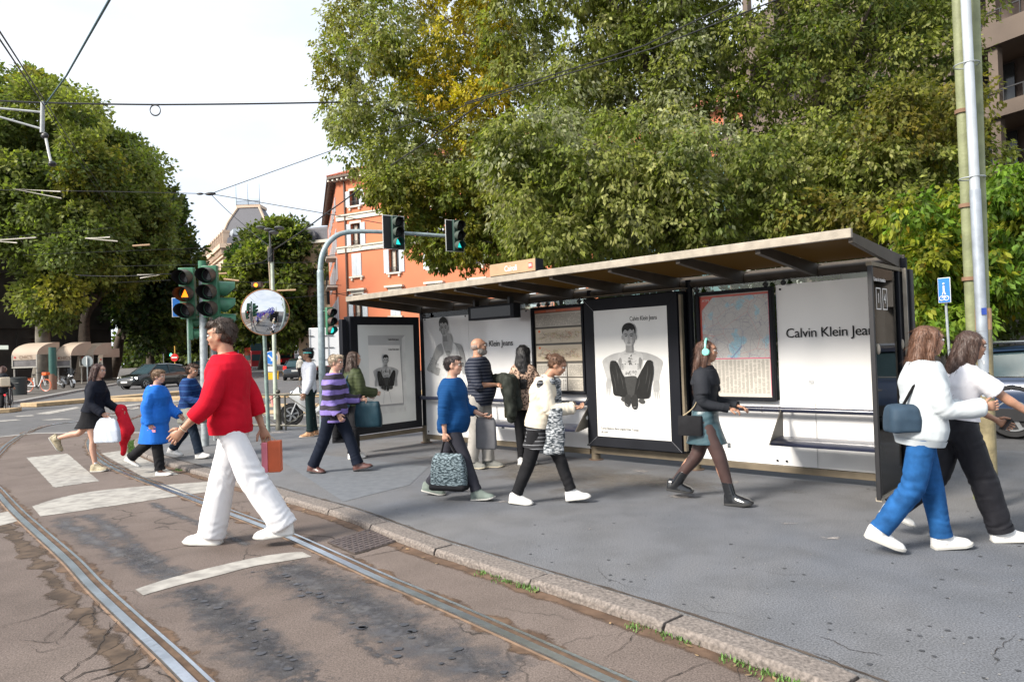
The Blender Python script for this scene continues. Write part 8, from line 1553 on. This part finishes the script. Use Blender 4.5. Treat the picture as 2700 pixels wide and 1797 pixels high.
# 6 --- woman with mint headphones
P = Person('woman with mint headphones in a black top, teal leather skirt and boots', (1868, 1322), R(-30), 1.60, 'f', 'tan', lean=2, legs=((-17, 22, -6), (21, 6, 4)), arms=((10, 66, 8, 12), (4, 72, 8, 14)), head=(4, 0), group=GRP, hands=((40, False, (0, -.2, -1)), (40, False, (0, .2, -1))))
MC['skin_tights'] = None; del MC['skin_tights']; tg_ = mat('sheer_tights', (.062, .034, .030), .45, var=.25, scale=7, bump=.1, bscale=500)
P.pants('tights', tg_, r=(.053, .043, .026), hem=.98, inf=.004, fold=.001, amp=0, top=.02); P.skirt('skirt', mat('teal_leather', (.055, .105, .125), .38, var=.2, scale=8, bump=.2, bscale=60), top=.085, length=.155, r1=.012, fold=.005)
P.top('top', clothmat('black_top', (.020, .022, .027), .75, .12), d0=.055, inf=.016, sleeve='long', sr=(.040, .034, .028), fold=.006); P.top('shoulder_cape', clothmat('black_rib', (.026, .028, .034), .8, .1), d0=.20, inf=.026, sleeve='short', sr=(.050, .046, .046), neck=.30, fold=.002)
P.shoe(mat('black_patent', (.010, .011, .013), .18, var=.2, coat=.6), mat('black_sole', (.025, .025, .025), .7), 'boot', 1.05); P.hair(hairmat('brown_mid', (.095, .050, .035)), 'mid', 6)
t = P.thing('headphones', 'mint green headphones worn by the woman in black', 'headphones'); mn = mat('mint_plastic', (.25, .68, .56), .4); band = [P.hp(-.004+0, math.cos(q)*.054, math.sin(q)*.056+.022) for q in np.linspace(-.15, PI+.15, 16)]; MB().tube(band, .011, 8).build('headband', mn, t)
for q in (-1, 1): MB().cyl(P.hp(-.002, q*.046, -.002), P.hp(-.002, q*.064, -.002), .040, .034, 20).build('ear_cup', mn, t, bevel=.006)
t = P.thing('handbag', 'small black box handbag hanging behind the woman with headphones', 'bag'); c = P.sp(-.03)+Vector((-.10, -.17, -.01)); MB().loft(bagmesh(c, .24, .07, .19, .95)).build('bag_body', black_c, t); MB().tube(bez([c+Vector((-.07, 0, .09)), P.sp(.10)+Vector((-.05, -.14, 0)), P.sp(.29)+Vector((0, -.06, .03))], 6), .005, 6).build('bag_strap', mat('gold_chain', (.5, .4, .25), .4, metal=.6), t)
# 7 --- pair at the right edge
P = Person('woman in a pale grey jacket and blue jeans walking right past the glass side wall', (2440, 1452), R(-12), 1.62, 'f', 'tan', lean=5, legs=((12, 4, 4), (-13, 24, -22)), arms=((12, 75, 6, 6), (16, 78, 6, 4)), head=(0, -4), fat=1.1, group=GRP, hands=((40,), (40,)))
P.pants('jeans', clothmat('blue_denim', (.016, .085, .24), .8, .3), r=(.060, .050, .043), hem=.96, fold=.012, amp=.003, top=.05); P.top('jacket', clothmat('pale_grey_jacket', (.52, .56, .58), .8, .05), d0=-.05, inf=.036, sleeve='long', sr=(.052, .046, .036), fold=.013, amp=.005, belly=.01, collar=1)
P.shoe(M_ws, M_sole, 'platform', 1.06); P.hair(hairmat('chestnut', (.13, .065, .04)), 'mid', 7)
t = P.thing('waist_bag', 'dark blue bag behind the back of the woman in pale grey', 'bag'); grow(MB().loft(bagmesh(P.sp(.07)+Vector((-.15, -.08, 0)), .22, .26, .20, .85)), 'bag_body', clothmat('dark_blue_bag', (.035, .06, .09), .6), t, .011, 2, amp=.004); MB().tube(bez([P.sp(.12)+Vector((-.16, -.1, 0)), P.sp(.27)+Vector((-.04, -.15, 0)), P.sp(.18)+Vector((.13, -.02, 0))], 6), .010, 6).build('bag_strap', M_ink, t)
P = Person('woman in a white T-shirt and black trousers at the right edge, one arm stretched out', (2592, 1418), R(-8), 1.60, 'f', 'tan', lean=8, legs=((-22, 30, -26), (20, 4, 4)), arms=((20, 40, 6, 0), (48, 6, 8, 0)), head=(-12, -10), group=GRP, hands=((30,), (25,)))
P.root.location += Vector((-.16, .0, 0)); P.pants('trousers', clothmat('black_satin', (.018, .018, .022), .5, .2), r=(.066, .058, .052), hem=.98, fold=.012, amp=.003, top=.08); P.top('t_shirt', clothmat('white_tee', (.74, .73, .76), .8, .03), d0=.06, inf=.020, sleeve='short', sr=(.046, .046, .048), fold=.009); P.shoe(M_ws, M_sole, 'sneaker', 1.08); P.hair(hairmat('dark_long', (.06, .035, .027)), 'long', 8)
a = P.arm[1]; MB().torus(a['wr'], a['d'], .029, .004, 24, 6).build('bracelet', mat('pale_blue_band', (.35, .5, .52), .5), P.root); t = P.thing('phone', 'black phone in the hand of the woman in the white T-shirt', 'phone'); MB().obox(P.arm[0]['palm'], (.03, 0, .04), (0, .036, 0), (-.004, 0, .003)).build('phone_body', M_black, t)
# 8 --- purple striped woman
P = Person('woman in a purple and grey striped jacket with dark trousers, brown shoes, walking right', (885, 1244), R(-12), 1.60, 'f', 'fair', lean=3, legs=((26, 8, 10), (-18, 8, -6)), arms=((16, 66, 6, 6), (0, 36, 10, -4)), head=(0, -3), fat=1.15, group=GRP, hands=((45,), (40,)))
P.pants('trousers', clothmat('navy_trousers', (.010, .014, .026)), r=(.062, .050, .046), hem=.97, fold=.008); P.top('jacket', clothmat('purple_stripes', (.045, .038, .050), .85, .2, pat=('stripe', (.25, .19, .50), 7.5, .5, .05)), d0=-.08, inf=.034, sleeve='long', sr=(.054, .050, .042), fold=.010, amp=.006, collar=1); P.shoe(mat('brown_leather', (.09, .035, .028), .4, coat=.2), M_black, 'sneaker', 1.05); P.hair(hairmat('grey_blonde', (.42, .34, .25)), 'short', 9)
t = P.thing('handbag', 'dark teal soft handbag held forward by the woman in purple', 'bag'); c = P.arm[0]['wr']+Vector((.10, 0, -.20)); grow(MB().loft(bagmesh(c, .36, .12, .34, .85)), 'bag_body', clothmat('teal_black_bag', (.012, .035, .050), .5), t, .012, 2, amp=.008)
# 9 --- man in white shirt with turquoise band
P = Person('man in a white shirt with a turquoise cap band, standing behind the striped jacket', (820, 1150), R(205), 1.70, 'm', 'olive', lean=0, legs=((3, 2, 0), (-5, 2, 0)), arms=((4, 20, 8, 0), (-2, 18, 6, 0)), head=(-12, 6), group=GRP)
P.pants('trousers', clothmat('dark_green_trousers', (.012, .025, .026)), r=(.062, .046, .040), hem=.93); P.top('shirt', clothmat('pale_shirt', (.66, .68, .74), .8, .04), d0=-.04, inf=.024, sleeve='long', sr=(.050, .044, .038), fold=.010, amp=.004); P.shoe(mat('brown_white_sneaker', (.55, .30, .16), .6, var=.6, scale=30), M_sole, 'sneaker', 1.05); P.hair(hairmat('black_short', (.010, .010, .010)), 'tousled', 10)
MB().torus(P.hp(-.005, 0, .022), P.Rh @ Vector((.05, 0, 1)), .052*1.7, .012, 30, 6).build('head_band', mat('turquoise', (.10, .55, .50), .6), P.root)
# 10 --- person with white cap
P = Person('person in a white cap and cream quilted jacket, waiting behind the backpack', (893, 1165), R(20), 1.56, 'm', 'fair', lean=2, legs=((3, 2, 0), (-3, 2, 0)), arms=((10, 40, 8, 10), (6, 40, 8, 10)), head=(0, -12), group=GRP)
P.pants('trousers', black_c); P.top('jacket', clothmat('cream_quilted', (.52, .47, .36), .8, .08, pat=('stripe', (.34, .30, .22), 16, .15, .02)), d0=-.04, inf=.034, sleeve='long', sr=(.054, .048, .040), fold=.010); P.shoe(black_c, M_black, 'sneaker'); MB().ell(P.hp(-.006, 0, .030), (.064*1.56, .054*1.56, .046*1.56), P.Rh).ell(P.hp(.060, 0, .020), (.034*1.56, .036*1.56, .006*1.56), P.Rh).build('cap', white_c, P.root)
# 11 --- backpack woman
P = Person('woman with long brown hair, olive padded jacket and a blue backpack, seen from behind', (938, 1207), R(35), 1.60, 'f', 'fair', lean=0, legs=((3, 3, 0), (-4, 3, 0)), arms=((12, 55, 8, 14), (16, 60, 8, 14)), head=(-20, 0), group=GRP)
P.pants('trousers', black_c, r=(.062, .052, .050), hem=.97, fold=.007); P.top('jacket', clothmat('olive_padded', (.060, .075, .035), .55, .12, pat=('stripe', (.035, .045, .022), 20, .14, .02)), d0=-.03, inf=.032, sleeve='long', sr=(.056, .050, .042), fold=.009, amp=.004); P.shoe(M_ws, M_sole, 'sneaker', 1.05); P.hair(hairmat('long_brown', (.060, .036, .026)), 'long', 11)
t = P.thing('backpack', 'dark blue nylon backpack on the woman in the olive jacket', 'backpack'); c = P.sp(.10)+Vector((-.175, 0, -.03)); grow(MB().loft([[c+Vector((math.copysign(abs(math.cos(q))**.6, math.cos(q))*.085*f, math.copysign(abs(math.sin(q))**.6, math.sin(q))*.155*f, z)) for q in np.linspace(0, 2*PI, 25)[:-1]] for z, f in ((-.22, .8), (-.19, 1), (0, 1.02), (.14, .9), (.21, .55), (.235, .2))]), 'pack_body', mat('blue_nylon', (.030, .075, .125), .45, var=.25, scale=7, bump=.3, bscale=30), t, .010, 2, amp=.004, wob=14)
for q in (-1, 1): MB().tube(bez([c+Vector((.02, q*.08, .20)), P.sp(.30)+Vector((0, q*.085, .035)), P.sp(.22)+Vector((.12, q*.095, 0)), P.sp(.06)+Vector((.02, q*.155, 0))], 6), .014, 6).build('pack_strap', mat('strap_blue', (.02, .05, .08), .6), t)
MB().tube(bez([c+Vector((-.04, .03, .22)), c+Vector((-.02, 0, .27)), c+Vector((-.04, -.03, .22))], 5), .006, 6).build('pack_loop', M_ink, t)
# 12 --- blue coat
P = Person('woman in a bright blue long coat crossing on the zebra stripe', (415, 1251), R(-6), 1.50, 'f', 'fair', lean=3, legs=((-26, 26, -28), (8, 2, 2)), arms=((14, 40, 8, 4), (-8, 20, 10, 0)), head=(0, -6), fat=1.2, group=GRP, z=RZ)
P.pants('trousers', black_c, r=(.060, .050, .046), hem=.97); P.top('coat', clothmat('bright_blue_coat', (.018, .145, .56), .7, .06), d0=-.215, inf=.040, sleeve='long', sr=(.060, .054, .044), fold=.012, amp=.006, flare=.16, collar=1); P.shoe(M_ws, M_sole, 'flat', 1.08); P.hair(hairmat('sandy', (.22, .14, .085)), 'short', 12); grow(MB().torus(P.nb+Vector((0, 0, -.005)), (.2, 0, 1), .07, .030), 'scarf', clothmat('pink_scarf', (.52, .40, .55), .9, pat=('spots', (.5, .2, .3), 40)), P.root, .011, 2, amp=.006, wob=18)
bd_ = MB(); c = P.sp(-.10)+Vector((.06, -.185, 0)); bd_.obox(c, (.06, 0, 0), (0, .004, 0), (0, 0, .018)).obox(c+Vector((.01, 0, .05)), (.05, 0, 0), (0, .004, 0), (0, 0, .010)).build('coat_print', mat('pink_print', (.6, .25, .35), .7), P.root)
# 13 --- child / person in navy
P = Person('person in a navy jacket with pink cuffs carrying a basket bag by the kerb', (500, 1207), R(-8), 1.52, 'f', 'tan', lean=5, legs=((-18, 20, -16), (20, 6, 6)), arms=((22, 66, 6, 8), (18, 60, 8, 8)), head=(0, -10), group=GRP)
P.pants('trousers', clothmat('dark_jeans', (.018, .028, .045)), r=(.062, .050, .044), hem=.95); P.top('jacket', clothmat('navy_jacket', (.010, .035, .13), .75, .15, pat=('stripe', (.03, .09, .24), 11, .2, .04)), d0=.02, inf=.030, sleeve='long', sr=(.052, .046, .038), fold=.010, amp=.004, collar=1); P.shoe(M_ws, M_sole, 'sneaker', 1.1); P.hair(hairmat('brown_curly', (.07, .038, .025)), 'tousled', 13)
for a in P.arm: MB().cyl(a['el'].lerp(a['wr'], .55), a['wr'], .045, .042, 16).build('pink_cuff', clothmat('hot_pink', (.75, .04, .30)), P.root)
t = P.thing('basket_bag', 'wide grey basket bag held in front by the person in navy', 'bag'); c = P.sp(-.06)+Vector((.16, -.10, 0)); grow(MB().loft(bagmesh(c, .46, .30, .24, .96)), 'bag_body', clothmat('grey_basket', (.22, .22, .19), .9, .15), t, .012, 2, amp=.003)
# 14 --- young woman running, far left
P = Person('woman in black with long dark hair and bare legs hurrying over the crossing', (262, 1240), R(-6), 1.62, 'f', 'fair', lean=10, legs=((-44, 34, -58), (8, 4, 2)), arms=((8, 50, 10, 4), (6, 44, 10, 4)), head=(0, -4), group=GRP, z=RZ)
P.root.location += Vector((-.08, 0, 0)); P.skirt('shorts', black_c, top=.10, length=.13, r1=.02, fold=.004); P.top('top', clothmat('dark_navy_top', (.010, .012, .020), .8), d0=.03, inf=.022, sleeve='long', sr=(.044, .040, .034), fold=.008); P.shoe(mat('beige_sneaker', (.35, .30, .20), .7, var=.4, scale=30), M_sole, 'sneaker', 1.1); P.hair(hairmat('dark_brown_long', (.055, .028, .024)), 'long', 14)
for l in P.leg: MB().tube([l['an']-(l['kn']-l['an']).normalized()*.01, l['an']+(l['kn']-l['an']).normalized()*.06], [.032, .030], 14).build('sock', white_c, P.root)
t = P.thing('shopping_bag', 'pale blue white shopping bag held by the hurrying woman', 'bag'); c = P.arm[1]['palm']+Vector((.02, -.02, -.20)); grow(MB().loft(bagmesh(c, .40, .10, .36, .55)), 'bag_body', clothmat('pale_blue_bag', (.55, .60, .68), .6, .05), t, .011, 2, amp=.006); MB().tube(bez([c+Vector((-.06, 0, .17)), P.arm[1]['palm'], c+Vector((.06, 0, .17))], 5), .006, 6).build('bag_handle', white_c, t)
t = P.thing('jacket', 'long red jacket trailing from the arm of the hurrying woman', 'jacket'); c = P.arm[0]['wr']; grow(MB().caps(c+Vector((.04, 0, .02)), c+Vector((.12, -.02, -.30)), .07, .11, flat=(1, .5)).caps(c+Vector((.10, -.02, -.30)), c+Vector((.05, 0, -.66)), .09, .035, flat=(1, .6)), 'jacket_cloth', clothmat('red_cloth', (.60, .015, .03), .7), t, .012, 2, amp=.012, wob=12)
# 15 --- cyclist standing at the left edge
P = Person('person in a black coat and dark trousers standing by the bicycle at the left edge', (6, 1084), R(70), 1.66, 'f', 'fair', lean=4, legs=((4, 4, 0), (-4, 4, 0)), arms=((20, 30, 10, 0), (16, 26, 10, 0)), head=(-20, -8), fat=1.15, group=GRP, z=RZ)
P.pants('trousers', black_c); P.top('coat', clothmat('charcoal_coat', (.022, .024, .030), .8), d0=-.12, inf=.04, sleeve='long', sr=(.056, .050, .042), flare=.1); P.shoe(mat('orange_white_shoe', (.55, .25, .12), .6, var=.5), M_sole, 'sneaker'); P.hair(hairmat('brown_red', (.10, .05, .04)), 'mid', 15)
# people far away, small in the picture
for x, y, hx, cl, lb in ((1168, 0, 0, 0, ''),)[:0]: pass
P = Person('distant person in a red jacket behind the lorry', (868, 985), R(90), 1.7, 'm', 'fair', legs=((4, 2, 0), (-4, 2, 0)), group='people far down the avenue'); P.pants('trousers', black_c); P.top('jacket', MC['red_cloth'], inf=.03); P.hair(MC['hair_black_short'], 'short')
P = Person('distant motor scooter rider waiting beside the dark hatchback', (792, 1000), R(95), 1.6, 'm', 'fair', legs=((4, 2, 0), (-4, 2, 0)), group='people far down the avenue'); P.pants('trousers', black_c); P.top('jacket', clothmat('grey_cream_jacket', (.4, .38, .34)), inf=.03); MB().ell(P.hp(0, 0, .01), (.12, .11, .12)).build('helmet', M_wht, P.root)
# lettering becomes real mesh objects
bpy.context.view_layer.update()
dg = bpy.context.evaluated_depsgraph_get()
for o in [x for x in bpy.data.objects if x.type == 'FONT']:
    me = bpy.data.meshes.new_from_object(o.evaluated_get(dg)); n = o.name; par, mw = o.parent, o.matrix_basis.copy(); o.name = 'x'; q = bpy.data.objects.new(n, me); C.objects.link(q); q.parent = par; q.matrix_basis = mw; bpy.data.objects.remove(o)
